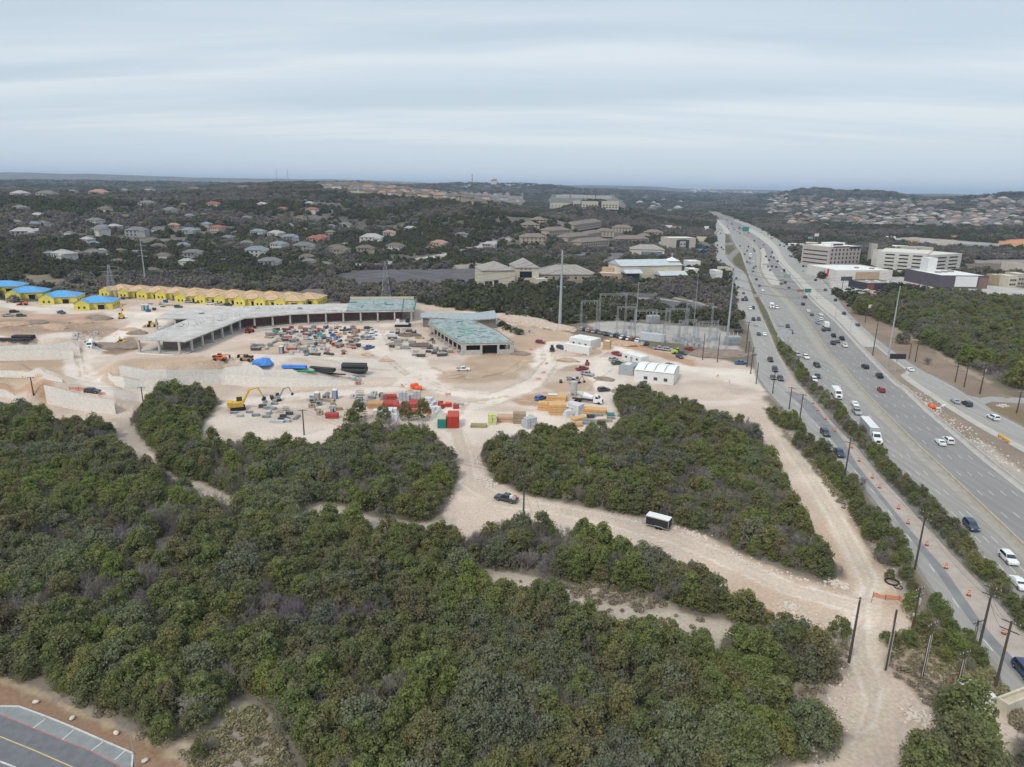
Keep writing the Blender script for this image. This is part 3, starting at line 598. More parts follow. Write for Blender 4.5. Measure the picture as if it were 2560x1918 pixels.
for f in (lerpx('ml', 'mm', .03), lerpx('mm', 'mr', .92), lerpx('rl', 'rr', .94)): dashes(f, 50, 1000, step=10, L=10, w=.13)
mb.build('white_lane_marking', mWhite, kind='structure')
mb = MB()
for f in (lerpx('ml', 'mm', .74), lerpx('mm', 'mr', .06), lerpx('rl', 'rr', .25)): dashes(f, 50, 900, step=10, L=10, w=.12, mbx=mb)
mb.build('yellow_lane_marking', mYel, kind='structure')
# side street joining on the far right
mb = MB(); q = [P(*t) for t in [('G', 1690, 262), ('G', 1860, 300), ('G', 1950, 290), ('G', 2209, 300), ('G', 2700, 330), ('G', 2700, 400), ('G', 2209, 345), ('G', 1960, 330), ('G', 1900, 350), ('G', 1960, 400), ('G', 1930, 392), ('G', 1800, 335)]]
mb.sheet([(p.x, p.y) for p in q], z=.035).build('side_street', mF, kind='structure')
# bottom left road
def flat(name, v, pts, mat, z): return MB().sheet([(p.x, p.y) for p in PL(v, pts)], z=z).build(name, mat, kind='structure')
flat('street', 'L', [(-700, 480), (0, 590), (270, 700), (500, 795), (720, 880), (960, 1005), (1300, 1250), (400, 1500), (-900, 1100)], M('street_asphalt', (.15, .155, .165), .9, .14, .8), .030)
flat('parking_bay', 'L', [(-700, 400), (0, 530), (150, 532), (370, 612), (590, 702), (820, 803), (1048, 900), (1040, 1005), (1020, 1250), (1300, 1250), (960, 1005), (720, 880), (500, 795), (270, 700), (0, 590), (-700, 480)], M('bay_asphalt', (.235, .248, .248), .9, .12, .8), .042)
def strip(mb, pts, w, z, h=0):
    for i in range(len(pts) - 1):
        a, b_ = Vector(pts[i][:2]), Vector(pts[i + 1][:2]); d = (b_ - a); L = d.length; n = Vector((-d.y, d.x)).normalized() * w / 2; e_ = d.normalized() * w * .0
        if h: mb.box((a.x + b_.x) / 2, (a.y + b_.y) / 2, z, L + w * .3, w, h, math.atan2(d.y, d.x))
        else: mb.add([(*(a - n), z), (*(b_ - n), z), (*(b_ + n), z), (*(a + n), z)], [(0, 1, 2, 3)])
    return mb
strip(MB(), PL('L', [(-700, 400), (0, 528), (150, 530), (370, 610), (590, 700), (820, 801), (1050, 900), (1042, 1005), (1025, 1250)]), .22, 0, .16).build('kerb', M('kerb_concrete', (.52, .52, .50), .85, .1, 1), kind='structure')
strip(MB(), PL('L', [(-700, 480), (0, 590), (270, 700), (500, 795), (720, 880), (960, 1005), (1300, 1250)]), .16, .052).build('red_fire_lane_line', M('red_paint', (.38, .17, .16), .8, .2, 2), kind='structure')
strip(MB(), PL('L', [(-700, 600), (0, 765), (280, 878), (570, 1005), (900, 1200)]), .15, .050).build('yellow_centre_line', M('yellow_line', (.55, .43, .20), .8, .1, 2), kind='structure')
mb = MB()
for a_, b_ in (((262, 698), (357, 628)), ((492, 790), (583, 712)), ((722, 876), (815, 806)), ((905, 950), (985, 880))): strip(mb, PL('L', [a_, b_]), .13, .054)
mb.build('white_bay_line', mWhite, kind='structure')
strip(MB(), PL('L', [(-300, 900), (0, 965), (100, 1003), (300, 1100)]), .2, 0, .15).build('kerb', M('kerb_concrete', (.5, .5, .48)), kind='structure')
for i, (x, y) in enumerate([(285, 498), (572, 625), (918, 742), (1148, 962)]):
    p = P('L', x, y); bm = bmesh.new(); bmesh.ops.create_icosphere(bm, subdivisions=2, radius=.36)
    for v in bm.verts:
        k = .8 + .35 * float(vnoise(v.co.x * 3 + i * 7, v.co.y * 3 + v.co.z * 2, .7, 3)); v.co = Vector((v.co.x * 1.25 * k, v.co.y * .9 * k, v.co.z * .75 * k))
    me_ = bpy.data.meshes.new('boulder'); bm.to_mesh(me_); bm.free(); me_.materials.append(M('limestone', (.62, .54, .45), .9, .15, 3, bump=.4))
    o = bpy.data.objects.new('boulder', me_); col.objects.link(o); o.location = (p.x, p.y, .22); o.rotation_euler = (0, 0, i * 1.3)
    tag(o, ['pale boulder on the gravel bed nearest the left edge', 'pale limestone boulder beside the first marked parking bay', 'pale boulder beside the brown pole on the gravel', 'pale boulder on the gravel right of the brown pole'][i], 'boulder', 'boulders along the gravel bed')
# ------------------------------------------------------------------ vegetation
def leafmat(name, cols, rough=.8, vs=1.3, var=.35):
    mt = bpy.data.materials.new(name); mt.use_nodes = True; nt = mt.node_tree; b = nt.nodes['Principled BSDF']; b.inputs['Roughness'].default_value = rough; b.inputs['Specular IOR Level'].default_value = .2
    oi = nt.nodes.new('ShaderNodeObjectInfo'); cr = nt.nodes.new('ShaderNodeValToRGB'); cr.color_ramp.interpolation = 'LINEAR'
    el = cr.color_ramp.elements; el[0].position = 0; el[0].color = (*cols[0], 1); el[1].position = 1; el[1].color = (*cols[-1], 1)
    for i, c in enumerate(cols[1:-1]): x = el.new((i + 1) / (len(cols) - 1)); x.color = (*c, 1)
    nt.links.new(oi.outputs['Random'], cr.inputs[0])
    tc_ = nt.nodes.new('ShaderNodeTexCoord'); n = nt.nodes.new('ShaderNodeTexNoise'); n.inputs['Scale'].default_value = vs; n.inputs['Detail'].default_value = 3; nt.links.new(tc_.outputs['Object'], n.inputs['Vector'])
    r = nt.nodes.new('ShaderNodeMapRange'); r.inputs[1].default_value = .3; r.inputs[2].default_value = .7; r.inputs[3].default_value = 1 - var; r.inputs[4].default_value = 1 + var; nt.links.new(n.outputs[0], r.inputs[0])
    s = nt.nodes.new('ShaderNodeVectorMath'); s.operation = 'SCALE'; nt.links.new(cr.outputs[0], s.inputs[0]); nt.links.new(r.outputs[0], s.inputs['Scale']); nt.links.new(s.outputs[0], b.inputs['Base Color'])
    ge = nt.nodes.new('ShaderNodeNewGeometry'); n2 = nt.nodes.new('ShaderNodeTexNoise'); n2.inputs['Scale'].default_value = .045; n2.inputs['Detail'].default_value = 3; nt.links.new(ge.outputs['Position'], n2.inputs['Vector'])
    r2 = nt.nodes.new('ShaderNodeMapRange'); r2.inputs[1].default_value = .35; r2.inputs[2].default_value = .65; nt.links.new(n2.outputs[0], r2.inputs[0]); m2 = nt.nodes.new('ShaderNodeMix'); m2.data_type = 'RGBA'; m2.blend_type = 'MULTIPLY'; m2.inputs['Factor'].default_value = 1
    m3 = nt.nodes.new('ShaderNodeMix'); m3.data_type = 'RGBA'; nt.links.new(r2.outputs[0], m3.inputs['Factor']); m3.inputs[6].default_value = (.95, .90, 1.05, 1); m3.inputs[7].default_value = (1.12, 1.16, .90, 1); nt.links.new(s.outputs[0], m2.inputs[6]); nt.links.new(m3.outputs[2], m2.inputs[7]); nt.links.new(m2.outputs[2], b.inputs['Base Color'])
    tr = nt.nodes.new('ShaderNodeBsdfTranslucent'); nt.links.new(m2.outputs[2], tr.inputs[0]); ms = nt.nodes.new('ShaderNodeMixShader'); ms.inputs[0].default_value = .38; nt.links.new(b.outputs[0], ms.inputs[1]); nt.links.new(tr.outputs[0], ms.inputs[2]); nt.links.new(ms.outputs[0], nt.nodes['Material Output'].inputs[0])
    MATS[name] = mt; return mt
mJun = leafmat('juniper_leaf', [(.165, .180, .086), (.210, .224, .088), (.178, .204, .092), (.230, .222, .100), (.210, .192, .112), (.172, .194, .100), (.205, .240, .082), (.196, .200, .112)], vs=.9, var=.25)
mOak = leafmat('oak_leaf', [(.185, .200, .125), (.225, .232, .152), (.175, .198, .130), (.235, .228, .165)], var=.2)
mTwig = leafmat('bare_twig', [(.36, .33, .31), (.29, .265, .25), (.42, .39, .375), (.27, .245, .23)], var=.2)
mFarJ = leafmat('far_evergreen', [(.092, .100, .062), (.116, .122, .072), (.102, .112, .068), (.128, .126, .084), (.084, .092, .060)], vs=.5, var=.2)
mFarB = leafmat('far_bare', [(.205, .186, .168), (.170, .156, .142), (.235, .212, .192), (.180, .166, .150)], vs=.5, var=.2)
mBark = M('bark', (.12, .095, .075), .9, .2, 3); mGreyBark = M('grey_bark', (.26, .235, .215), .9, .2, 3)

def leaf_mesh(name, mat, seed, R, H, z0, lobes, per, size, aspect=1.0, lobe_r=.34, flat_=.75, upbias=.35, thin=False):
    r = np.random.default_rng(seed)
    cs = []
    for i in range(lobes):
        a = r.uniform(0, 2 * math.pi); q = math.sqrt(r.uniform(0, 1)); rad = R * q * .80
        zt = z0 + (H - z0) * (math.sqrt(max(0, 1 - (q * .92) ** 2)) * r.uniform(.62, 1.0))
        if r.uniform() < .3: zt = z0 + (zt - z0) * r.uniform(.25, .8)
        cs.append((rad * math.cos(a), rad * math.sin(a), max(zt - lobe_r * R * .6, z0), lobe_r * R * r.uniform(.5, 1.5)))
    cs = np.array(cs); n = lobes * per
    c = np.repeat(cs, per, 0)
    v = r.normal(size=(n, 3)); v[:, 2] += upbias; v /= np.linalg.norm(v, axis=1)[:, None]
    rr_ = r.uniform(.45, 1.12, n) ** (.5)
    cen = c[:, :3] + v * (c[:, 3] * rr_)[:, None] * np.array([1, 1, flat_])
    nrm = v + r.normal(size=(n, 3)) * .55; nrm /= np.linalg.norm(nrm, axis=1)[:, None]
    loose = r.uniform(0, 1, n) < .16
    q_ = r.normal(size=(n, 3)); q_ /= np.linalg.norm(q_, axis=1)[:, None]; q_[:, 2] = np.abs(q_[:, 2])
    cen[loose] = (q_ * np.array([R * 1.0, R * 1.0, (H - z0) * .95]) * r.uniform(.75, 1.08, n)[:, None] + np.array([0, 0, z0]))[loose]
    t = np.cross(nrm, r.normal(size=(n, 3))); t /= np.linalg.norm(t, axis=1)[:, None]; bt = np.cross(nrm, t)
    s = size * r.uniform(.6, 1.3, n)[:, None]
    A, B = t * s * aspect, bt * s
    vs = np.stack([cen - A - B * .6, cen + A * .8 - B, cen + A + B * .7, cen - A * .7 + B], 1).reshape(-1, 3)
    me = bpy.data.meshes.new(name); me.vertices.add(n * 4); me.vertices.foreach_set('co', vs.astype(np.float32).ravel())
    me.loops.add(n * 4); me.loops.foreach_set('vertex_index', np.arange(n * 4, dtype=np.int32)); me.polygons.add(n)
    me.polygons.foreach_set('loop_start', np.arange(0, n * 4, 4, dtype=np.int32)); me.polygons.foreach_set('loop_total', np.full(n, 4, np.int32))
    me.materials.append(mat); me.update(calc_edges=True); return me
def trunk_mesh(name, mat, seed, H, r0_, spread, nb=5):
    r = random.Random(seed); mb = MB(); top = Vector((r.uniform(-.2, .2), r.uniform(-.2, .2), H * .55)); mb.cyl((0, 0, -.3), top, r0_, r0_ * .6, 6, False)
    for i in range(nb):
        a = i * 2 * math.pi / nb + r.uniform(-.4, .4); st = Vector((0, 0, 0)).lerp(top, r.uniform(.35, 1)); e1 = st + Vector((math.cos(a) * spread * .5, math.sin(a) * spread * .5, H * .22)); e2 = e1 + Vector((math.cos(a + .3) * spread * .35, math.sin(a + .3) * spread * .35, H * .2))
        mb.cyl(st, e1, r0_ * .5, r0_ * .3, 5, False); mb.cyl(e1, e2, r0_ * .3, r0_ * .1, 4, False)
    return mb.mesh(name, mat)
def bare_mesh(name, mat, seed, R, H):
    """branch skeleton plus a fuzz of thin twigs"""
    r = np.random.default_rng(seed); V = []; F = []
    def seg(a, b, w):
        d = b - a; d /= np.linalg.norm(d) + 1e-9
        for ax in (np.cross(d, [0, 0, 1.]), np.cross(d, [1., 0.2, 0])):
            ax = ax / (np.linalg.norm(ax) + 1e-9) * w; k = len(V); V.extend([a - ax, a + ax, b + ax * .5, b - ax * .5]); F.append((k, k + 1, k + 2, k + 3))
    def grow(p, d, L, w, lev):
        q = p + d * L; seg(p, q, w)
        if lev == 0: return
        for _ in range(4 if lev > 1 else 6):
            nd = d + r.normal(size=3) * .62; nd[2] += .12; nd /= np.linalg.norm(nd); st = p + d * L * r.uniform(.45, 1.0)
            grow(st, nd, L * r.uniform(.55, .8), max(w * .66, .013), lev - 1)
    for i in range(4):
        a = r.uniform(0, 6.28); d = np.array([math.cos(a) * .75, math.sin(a) * .75, 1.0]); d /= np.linalg.norm(d); grow(np.array([0, 0, .1]), d, H * .38, .065, 4)
    me = bpy.data.meshes.new(name); V = np.array(V); V[:, :2] *= R / max(1e-3, np.percentile(np.abs(V[:, :2]), 97)); V[:, 2] = np.clip(V[:, 2] * H / max(1e-3, V[:, 2].max()), -.1, None)
    me.from_pydata(V.tolist(), [], F); me.materials.append(mat); me.update(); return me

PROTO = {'juniper': [], 'oak': [], 'bare': [], 'farj': [], 'farb': []}
for i in range(7): PROTO['juniper'].append((leaf_mesh('juniper_crown', mJun, 100 + i, 2.1 + .2 * (i % 3), 5.0 + .4 * (i % 4), .3, 30 + 2 * i, 120, .105, lobe_r=.26, upbias=.5), trunk_mesh('trunk', mBark, i, 4, .17, 2)))
for i in range(3): PROTO['oak'].append((leaf_mesh('oak_crown', mOak, 200 + i, 2.8 + .25 * i, 5.2 + .3 * i, .5, 46, 120, .11, lobe_r=.20, upbias=.5), trunk_mesh('trunk', mGreyBark, 20 + i, 5, .22, 3)))
for i in range(4): PROTO['bare'].append((bare_mesh('bare_crown', mTwig, 300 + i, 1.9 + .2 * i, 4.2 + .4 * (i % 3)), trunk_mesh('trunk', mGreyBark, 30 + i, 4, .10, 1.5)))
for i in range(4): PROTO['farj'].append((leaf_mesh('far_crown', mFarJ, 400 + i, 4.2, 6.2, .3, 12, 26, .62, lobe_r=.36, upbias=.5), None))
for i in range(3): PROTO['farb'].append((leaf_mesh('far_bare_crown', mFarB, 500 + i, 4.2, 6.4, .3, 12, 24, .55, lobe_r=.38, upbias=.5), None))
ANG = math.radians(41)
def in_frame(p, m=160):
    x, y = project(p); return -m < x < 2560 + m and -m < y < 1918 + m
def scatter(poly, spacing, excl, seed, edge=1.2):
    r = np.random.default_rng(seed); xs = [p[0] for p in poly]; ys = [p[1] for p in poly]; x0, x1, y0, y1 = max(min(xs), -330), min(max(xs), 420), max(min(ys), 50), max(ys)
    gx, gy = np.meshgrid(np.arange(x0, x1, spacing), np.arange(y0, y1, spacing * .87)); gx = gx + (np.arange(gx.shape[0]) % 2)[:, None] * spacing / 2
    gx = gx.ravel() + r.uniform(-.38, .38, gx.size) * spacing; gy = gy.ravel() + r.uniform(-.38, .38, gy.size) * spacing
    k = inside(gx, gy, poly); gx, gy = gx[k], gy[k]
    k = segdist(gx, gy, poly, True) > edge; gx, gy = gx[k], gy[k]
    for e_, mg in excl:
        s = sdf(gx, gy, e_); k = s < -mg; gx, gy = gx[k], gy[k]
    return [(x, y) for x, y in zip(gx, gy) if in_frame((x, y, 3))]
EX = [([(p.x, p.y) for p in CLEAR[k]], (.6 if k == 'path2' else 1.3) if k not in ('glade', 'scrub') else 1.0) for k in CLEAR]
NEARS = []
for reg, sp in (('near', 2.6), ('right', 2.55), ('corner', 2.7), ('corner2', 2.7), ('east', 5.0)):
    for (x, y) in scatter([(p.x, p.y) for p in FOREST[reg]], sp, EX, hash(reg) % 97 if False else len(reg) * 7, 1.5 if reg in ('near', 'right') else 1.2):
        n = float(fbm(x, y, 26, 71, 3)); n2_ = float(fbm(x, y, 17, 91, 3)); u = random.random()
        k = 'juniper'
        if n2_ > (.61 if x < -40 or (x > 0 and y < 110) else .655) and u < .7: k = 'oak'
        elif n < (.48 if x < -25 else .43) and u < .7: k = 'bare'
        elif u < .12: k = 'bare'
        elif u > .97: k = 'oak'
        if reg == 'verge': k = 'bare' if u < .16 else 'juniper'
        s = random.uniform(.70, 1.22)
        s *= 1.45 if reg.startswith('corner') else 1.5 if reg == 'east' else 1
        if k == 'bare': s *= .9
        NEARS.append((math.hypot(x, y), x, y, k, s, reg))
# named single trees and bushes seen standing apart
for v, x, y, k, s in [('M', 630, 640, 'juniper', .9), ('M', 420, 870, 'juniper', 1.15), ('M', 1060, 700, 'juniper', .55), ('M', 1180, 690, 'juniper', .6), ('M', 1000, 650, 'juniper', .45), ('L', 1290, 800, 'juniper', .8), ('L', 1580, 930, 'juniper', .55), ('L', 1680, 880, 'bare', .4),
                      ('L', 200, 300, 'juniper', .7), ('L', 530, 420, 'juniper', .5), ('O', 1080, 950, 'juniper', .45), ('O', 1250, 960, 'juniper', .4), ('O', 1390, 960, 'juniper', .5), ('O', 1480, 1010, 'juniper', .5), ('D', 1330, 1262, 'bare', .5), ('O', 1400, 1060, 'juniper', .45), ('O', 1660, 1120, 'bare', .6),
                      ('S', 500, 640, 'juniper', 1.3), ('S', 760, 660, 'juniper', 1.15), ('S', 1000, 640, 'juniper', 1.2), ('S', 1180, 640, 'juniper', 1.25), ('S', 420, 700, 'juniper', 1.3), ('D', 1340, 862, 'bare', 1.2), ('D', 1360, 870, 'oak', .9)]:
    p = P(v, x, y); NEARS.append((math.hypot(p.x, p.y), p.x, p.y, k, s, 'single'))
for (x, y) in [(random.uniform(0, 1), 0)] * 0: pass
# shrub belt between the frontage road and the near carriageway
y = 60
while y < 330:
    for t in (.3, .68):
        w = xat('ml', y) - xat('fr', y)
        if w < 2: continue
        x = xat('fr', y) + w * t + random.uniform(-.4, .4); yy = y + random.uniform(-.8, .8)
        k = 'bare' if (y > 185 and random.random() < .5) or random.random() < .08 else 'juniper'
        if in_frame((x, yy, 2)): NEARS.append((math.hypot(x, yy), x, yy, k, random.uniform(.48, .72), 'belt'))
    y += 2.6
for reg in ('near', 'right'):
    for (x, y) in scatter([(p.x, p.y) for p in FOREST[reg]], 3.1, EX, 5 + len(reg), .6):
        NEARS.append((math.hypot(x, y) + 400, x, y, 'juniper' if random.random() < .62 else 'bare', random.uniform(.38, .6), reg))
yv0, yv1 = P('D', 2085, 1440).y, P('D', 1668, 885).y
y = yv0
while y < yv1:
    wd = 7.5 if y < 150 else 6.5
    for t in (1.6, 4.0, 6.4):
        if t > wd: continue
        if fbm(y * 1.0, t * 3.0, 8, 13, 2) < .44 or random.random() < .15: continue
        x = xat('fl', y) - t - random.uniform(0, 1.2); yy = y + random.uniform(-.9, .9); k = 'bare' if random.random() < .14 else 'juniper'
        if in_frame((x, yy, 2)): NEARS.append((math.hypot(x, yy), x, yy, k, random.uniform(.4, .8), 'verge'))
    y += 2.5
NEARS.sort()
REGN = {'east': ('in the big wood east of the highway', 'trees of the east wood'), 'near': ('in the foreground wood below the dirt road', 'trees of the foreground wood'), 'right': ('in the wood between dirt road and haul road', 'trees of the middle wood'),
        'verge': ('in the strip beside the frontage road', 'trees beside the frontage road'), 'corner': ('in the clump at the bottom right corner', 'trees at the bottom right corner'),
        'corner2': ('at the lower right edge beside the frontage road', 'trees at the lower right edge'), 'single': ('standing apart on open ground', 'trees standing apart'), 'belt': ('in the narrow planted belt beside the highway', 'shrubs of the highway belt')}
KN = {'juniper': ('juniper_tree', 'olive green juniper', 290), 'oak': ('oak_tree', 'pale live oak', 60), 'bare': ('bare_tree', 'leafless grey tree', 70)}
count = {'juniper': 0, 'oak': 0, 'bare': 0}; PT = {'juniper': [], 'oak': [], 'bare': []}; CROWN = {}
for d, x, y, k, s, reg in NEARS:
    vi = random.randrange(len(PROTO[k])); z = ground(x, y); rz = random.uniform(0, 6.28); sz = s * random.uniform(.85, 1.15)
    if count[k] < KN[k][2]:
        sw = 'small ' if s < .84 else 'tall ' if s > 1.08 else ''; wh_ = REGN[reg][0]
        if reg == 'near': fx = (project((x, y, 3))[0]) / 2560; wh_ = 'in the ' + ('far left' if fx < .2 else 'left' if fx < .4 else 'middle' if fx < .55 else 'right' if fx < .7 else 'far right') + ' part of the foreground wood'
        o = empty(KN[k][0], (x, y, z), rz, sw + KN[k][1] + ' ' + wh_, 'tree', REGN[reg][1] + (' (evergreen)' if k == 'juniper' else ' (oak)' if k == 'oak' else ' (leafless)')); o.scale = (s * random.uniform(.85, 1.2), s, sz)
        c = bpy.data.objects.new('crown', PROTO[k][vi][0]); col.objects.link(c); c.parent = o
        t = bpy.data.objects.new('trunk', PROTO[k][vi][1]); col.objects.link(t); t.parent = o
        CROWN.setdefault((k, vi), c); count[k] += 1
    else: PT[k].append((x, y, z, vi, rz, s, sz))
print('near trees', len(NEARS), {k: len(v) for k, v in PT.items()})

def gn_stuff(name, pts, protos):
    """pts: x,y,z,variant,rot,s,sz ; protos: objects whose geometry is instanced"""
    a = np.array(pts, float); n = len(a)
    me = bpy.data.meshes.new(name); me.vertices.add(n); me.vertices.foreach_set('co', a[:, :3].astype(np.float32).ravel())
    for nm, tp, val in (('vr', 'INT', a[:, 3].astype(np.int32)),): at = me.attributes.new(nm, tp, 'POINT'); at.data.foreach_set('value', val)
    at = me.attributes.new('rot', 'FLOAT_VECTOR', 'POINT'); v = np.zeros((n, 3)); v[:, 2] = a[:, 4]; at.data.foreach_set('vector', v.astype(np.float32).ravel())
    at = me.attributes.new('scl', 'FLOAT_VECTOR', 'POINT'); v = np.stack([a[:, 5], a[:, 5], a[:, 6]], 1); at.data.foreach_set('vector', v.astype(np.float32).ravel())
    o = bpy.data.objects.new(name, me); col.objects.link(o); tag(o, kind='stuff')
    ng = bpy.data.node_groups.new(name, 'GeometryNodeTree'); ng.interface.new_socket('Geometry', in_out='INPUT', socket_type='NodeSocketGeometry'); ng.interface.new_socket('Geometry', in_out='OUTPUT', socket_type='NodeSocketGeometry')
    N = ng.nodes; gi = N.new('NodeGroupInput'); go = N.new('NodeGroupOutput'); jn = N.new('GeometryNodeJoinGeometry')
    def attr(nm, dt): q = N.new('GeometryNodeInputNamedAttribute'); q.data_type = dt; q.inputs['Name'].default_value = nm; return q.outputs['Attribute']
    av, ar, as_ = attr('vr', 'INT'), attr('rot', 'FLOAT_VECTOR'), attr('scl', 'FLOAT_VECTOR')
    for i, p in enumerate(protos):
        oi = N.new('GeometryNodeObjectInfo'); oi.inputs['Object'].default_value = p; oi.transform_space = 'ORIGINAL'; oi.inputs['As Instance'].default_value = True
        cmp_ = N.new('FunctionNodeCompare'); cmp_.data_type = 'INT'; cmp_.operation = 'EQUAL'; ng.links.new(av, cmp_.inputs[2]); cmp_.inputs[3].default_value = i
        ip = N.new('GeometryNodeInstanceOnPoints'); ng.links.new(gi.outputs[0], ip.inputs['Points']); ng.links.new(cmp_.outputs[0], ip.inputs['Selection']); ng.links.new(oi.outputs['Geometry'], ip.inputs['Instance'])
        ng.links.new(ar, ip.inputs['Rotation']); ng.links.new(as_, ip.inputs['Scale']); ng.links.new(ip.outputs[0], jn.inputs[0])
    ng.links.new(jn.outputs[0], go.inputs[0]); md = o.modifiers.new('scatter', 'NODES'); md.node_group = ng; return o
for k, nm in (('juniper', 'juniper_wood'), ('oak', 'oak_wood'), ('bare', 'leafless_wood')):
    if PT[k]: gn_stuff(nm, [p for p in PT[k]], [CROWN.get((k, i), list(CROWN.values())[0]) for i in range(len(PROTO[k]))])
# ------------------------------------------------------------------ vehicles
PAINT = {'white': (.72, .73, .73), 'black': (.018, .018, .02), 'dark grey': (.055, .058, .065), 'silver': (.36, .37, .38), 'red': (.28, .025, .025), 'dark blue': (.03, .05, .11), 'blue': (.06, .14, .34), 'tan': (.34, .29, .22), 'green': (.03, .10, .06)}
def paint(c): return M('paint_' + c.replace(' ', '_'), PAINT[c], .32, .04, 2, .5)
mGlass = M('window_glass', (.022, .028, .034), .12, 0, spec=.7); mTyre = M('tyre_rubber', (.02, .02, .02), .9, .1, 4); mRim = M('wheel_metal', (.35, .35, .36), .4, 0, metal=.6)
mHead = M('headlight_lens', (.7, .7, .66), .2, 0, spec=.6); mTail = M('tail_light_lens', (.33, .02, .02), .3, 0); mDark = M('dark_trim', (.03, .03, .032), .7, .1, 3)
PROF = {
 'sedan': (1.82, [(-2.35, .32), (-2.38, .72), (-2.25, .95), (-1.65, 1.0), (-1.0, 1.40), (.15, 1.45), (1.05, 1.0), (2.15, .86), (2.36, .62), (2.32, .32)], 1.0, (-1.65, -1.0, .15, 1.05)),
 'suv': (1.95, [(-2.35, .38), (-2.38, .9), (-2.3, 1.12), (-2.05, 1.70), (-1.6, 1.78), (.35, 1.76), (1.1, 1.16), (2.2, 1.02), (2.4, .75), (2.36, .38)], 1.12, (-2.28, -2.02, .35, 1.1)),
 'van': (2.0, [(-2.9, .38), (-2.95, 1.0), (-2.85, 2.2), (-2.5, 2.35), (1.2, 2.35), (2.0, 1.45), (2.75, 1.2), (2.9, .7), (2.85, .38)], 1.45, (-2.9, -2.8, 1.2, 2.0)),
 'pickup': (2.0, [(-2.85, .45), (-2.9, .78), (-2.88, 1.12), (-.95, 1.12), (-.80, 1.82), (.55, 1.84), (1.25, 1.18), (2.65, 1.08), (2.85, .8), (2.82, .42)], 1.14, (-.93, -.80, .55, 1.25))}
def side_prism(mb, prof, w, belt, taper=.80):
    n = len(prof); vs = []
    for sgn in (-1, 1):
        for x, z in prof: vs.append((x, sgn * w / 2 * (1 if z <= belt + .02 else taper), z))
    fs = [(i, i + n, (i + 1) % n + n, (i + 1) % n) for i in range(n)]
    tri = tessellate_polygon([[Vector((p[0], p[1], 0)) for p in prof]])
    for a, b, c in tri:
        A = (prof[b][0] - prof[a][0]) * (prof[c][1] - prof[a][1]) - (prof[c][0] - prof[a][0]) * (prof[b][1] - prof[a][1])
        if A < 0: a, c = c, a
        fs.append((a, b, c)); fs.append((c + n, b + n, a + n))
    return mb.add(vs, [f[::-1] for f in fs[:n]] + fs[n:])
CARP = {}
def glass_faces(kind):
    w, prof, belt, (xr0, xr1, xf0, xf1) = PROF[kind]; zt = max(p[1] for p in prof); h = w / 2; t = .80 * h; e = .015; out = {}
    zb = belt + .04; zu = zt - .10
    out['windshield'] = ([(xf1 + e, -h * .86, zb), (xf1 + e, h * .86, zb), (xf0 + .08 + e, t * .9, zu + .02), (xf0 + .08 + e, -t * .9, zu + .02)], (0, 1, 2, 3))
    out['rear_window'] = ([(xr0 - e * 3, h * .8, zb), (xr0 - e * 3, -h * .8, zb), (xr1 - .06 - e, -t * .85, zu), (xr1 - .06 - e, t * .85, zu)], (0, 1, 2, 3))
    for sgn in (-1, 1):
        f = (0, 1, 2, 3) if sgn < 0 else (3, 2, 1, 0)
        k = .98
        out['side_window' + ('' if sgn < 0 else ' ')] = ([(xr0 * k + .2, sgn * (h * .96 + e), zb), (xf1 * k - .15, sgn * (h * .96 + e), zb), (xf0 - .05, sgn * (t + e), zu), (xr1 + .18, sgn * (t + e), zu)], f)
    return out
def car_parts(kind, color):
    w, prof, belt, xs = PROF[kind]; L = max(p[0] for p in prof); h = w / 2; parts = []
    mb = side_prism(MB(), prof, w, belt)
    if kind == 'pickup':
        mb2 = MB(); mb2.add([(-2.78, -h * .84, 1.13), (-1.05, -h * .84, 1.13), (-1.05, h * .84, 1.13), (-2.78, h * .84, 1.13)], [(0, 1, 2, 3)]); parts.append(('bed', mb2.mesh('bed', mDark)))
    parts.append(('body', mb.mesh('body', paint(color))))
    for nm, (v, f) in glass_faces(kind).items(): parts.append((nm.strip(), MB().add(v, [f]).mesh('glass', mGlass)))
    r = .34 if kind in ('sedan',) else .40
    for sx in (-1, 1):
        for sy in (-1, 1):
            mb = MB(); x = sx * L * .62; mb.cyl((x, sy * (h - .20), r), (x, sy * (h + .02), r), r, n=12); mb.m = 1; mb.cyl((x, sy * (h + .0), r), (x, sy * (h + .035), r), r * .55, n=8); parts.append(('wheel', mb.mesh('wheel', [mTyre, mRim])))
    for sy in (-1, 1):
        parts.append(('headlight', MB().box(L - .06, sy * h * .72, belt * .66, .10, .36, .16).mesh('headlight', mHead)))
        parts.append(('tail_light', MB().box(-L + .02, sy * h * .78, belt * .74, .08, .25, .18).mesh('tail_light', mTail)))
    return parts
def car_far(kind, color):
    w, prof, belt, xs = PROF[kind]; L = max(p[0] for p in prof); h = w / 2; mb = side_prism(MB(), prof, w, belt); mb.m = 1
    for nm, (v, f) in glass_faces(kind).items(): mb.add(v, [f])
    mb.m = 2
    for sx in (-1, 1):
        for sy in (-1, 1): mb.cyl((sx * L * .62, sy * (h - .2), .36), (sx * L * .62, sy * (h + .02), .36), .36, n=8)
    return mb.mesh('car', [paint(color), mGlass, mTyre])
CARNAME = {'sedan': 'car', 'suv': 'suv', 'van': 'van', 'pickup': 'pickup_truck'}
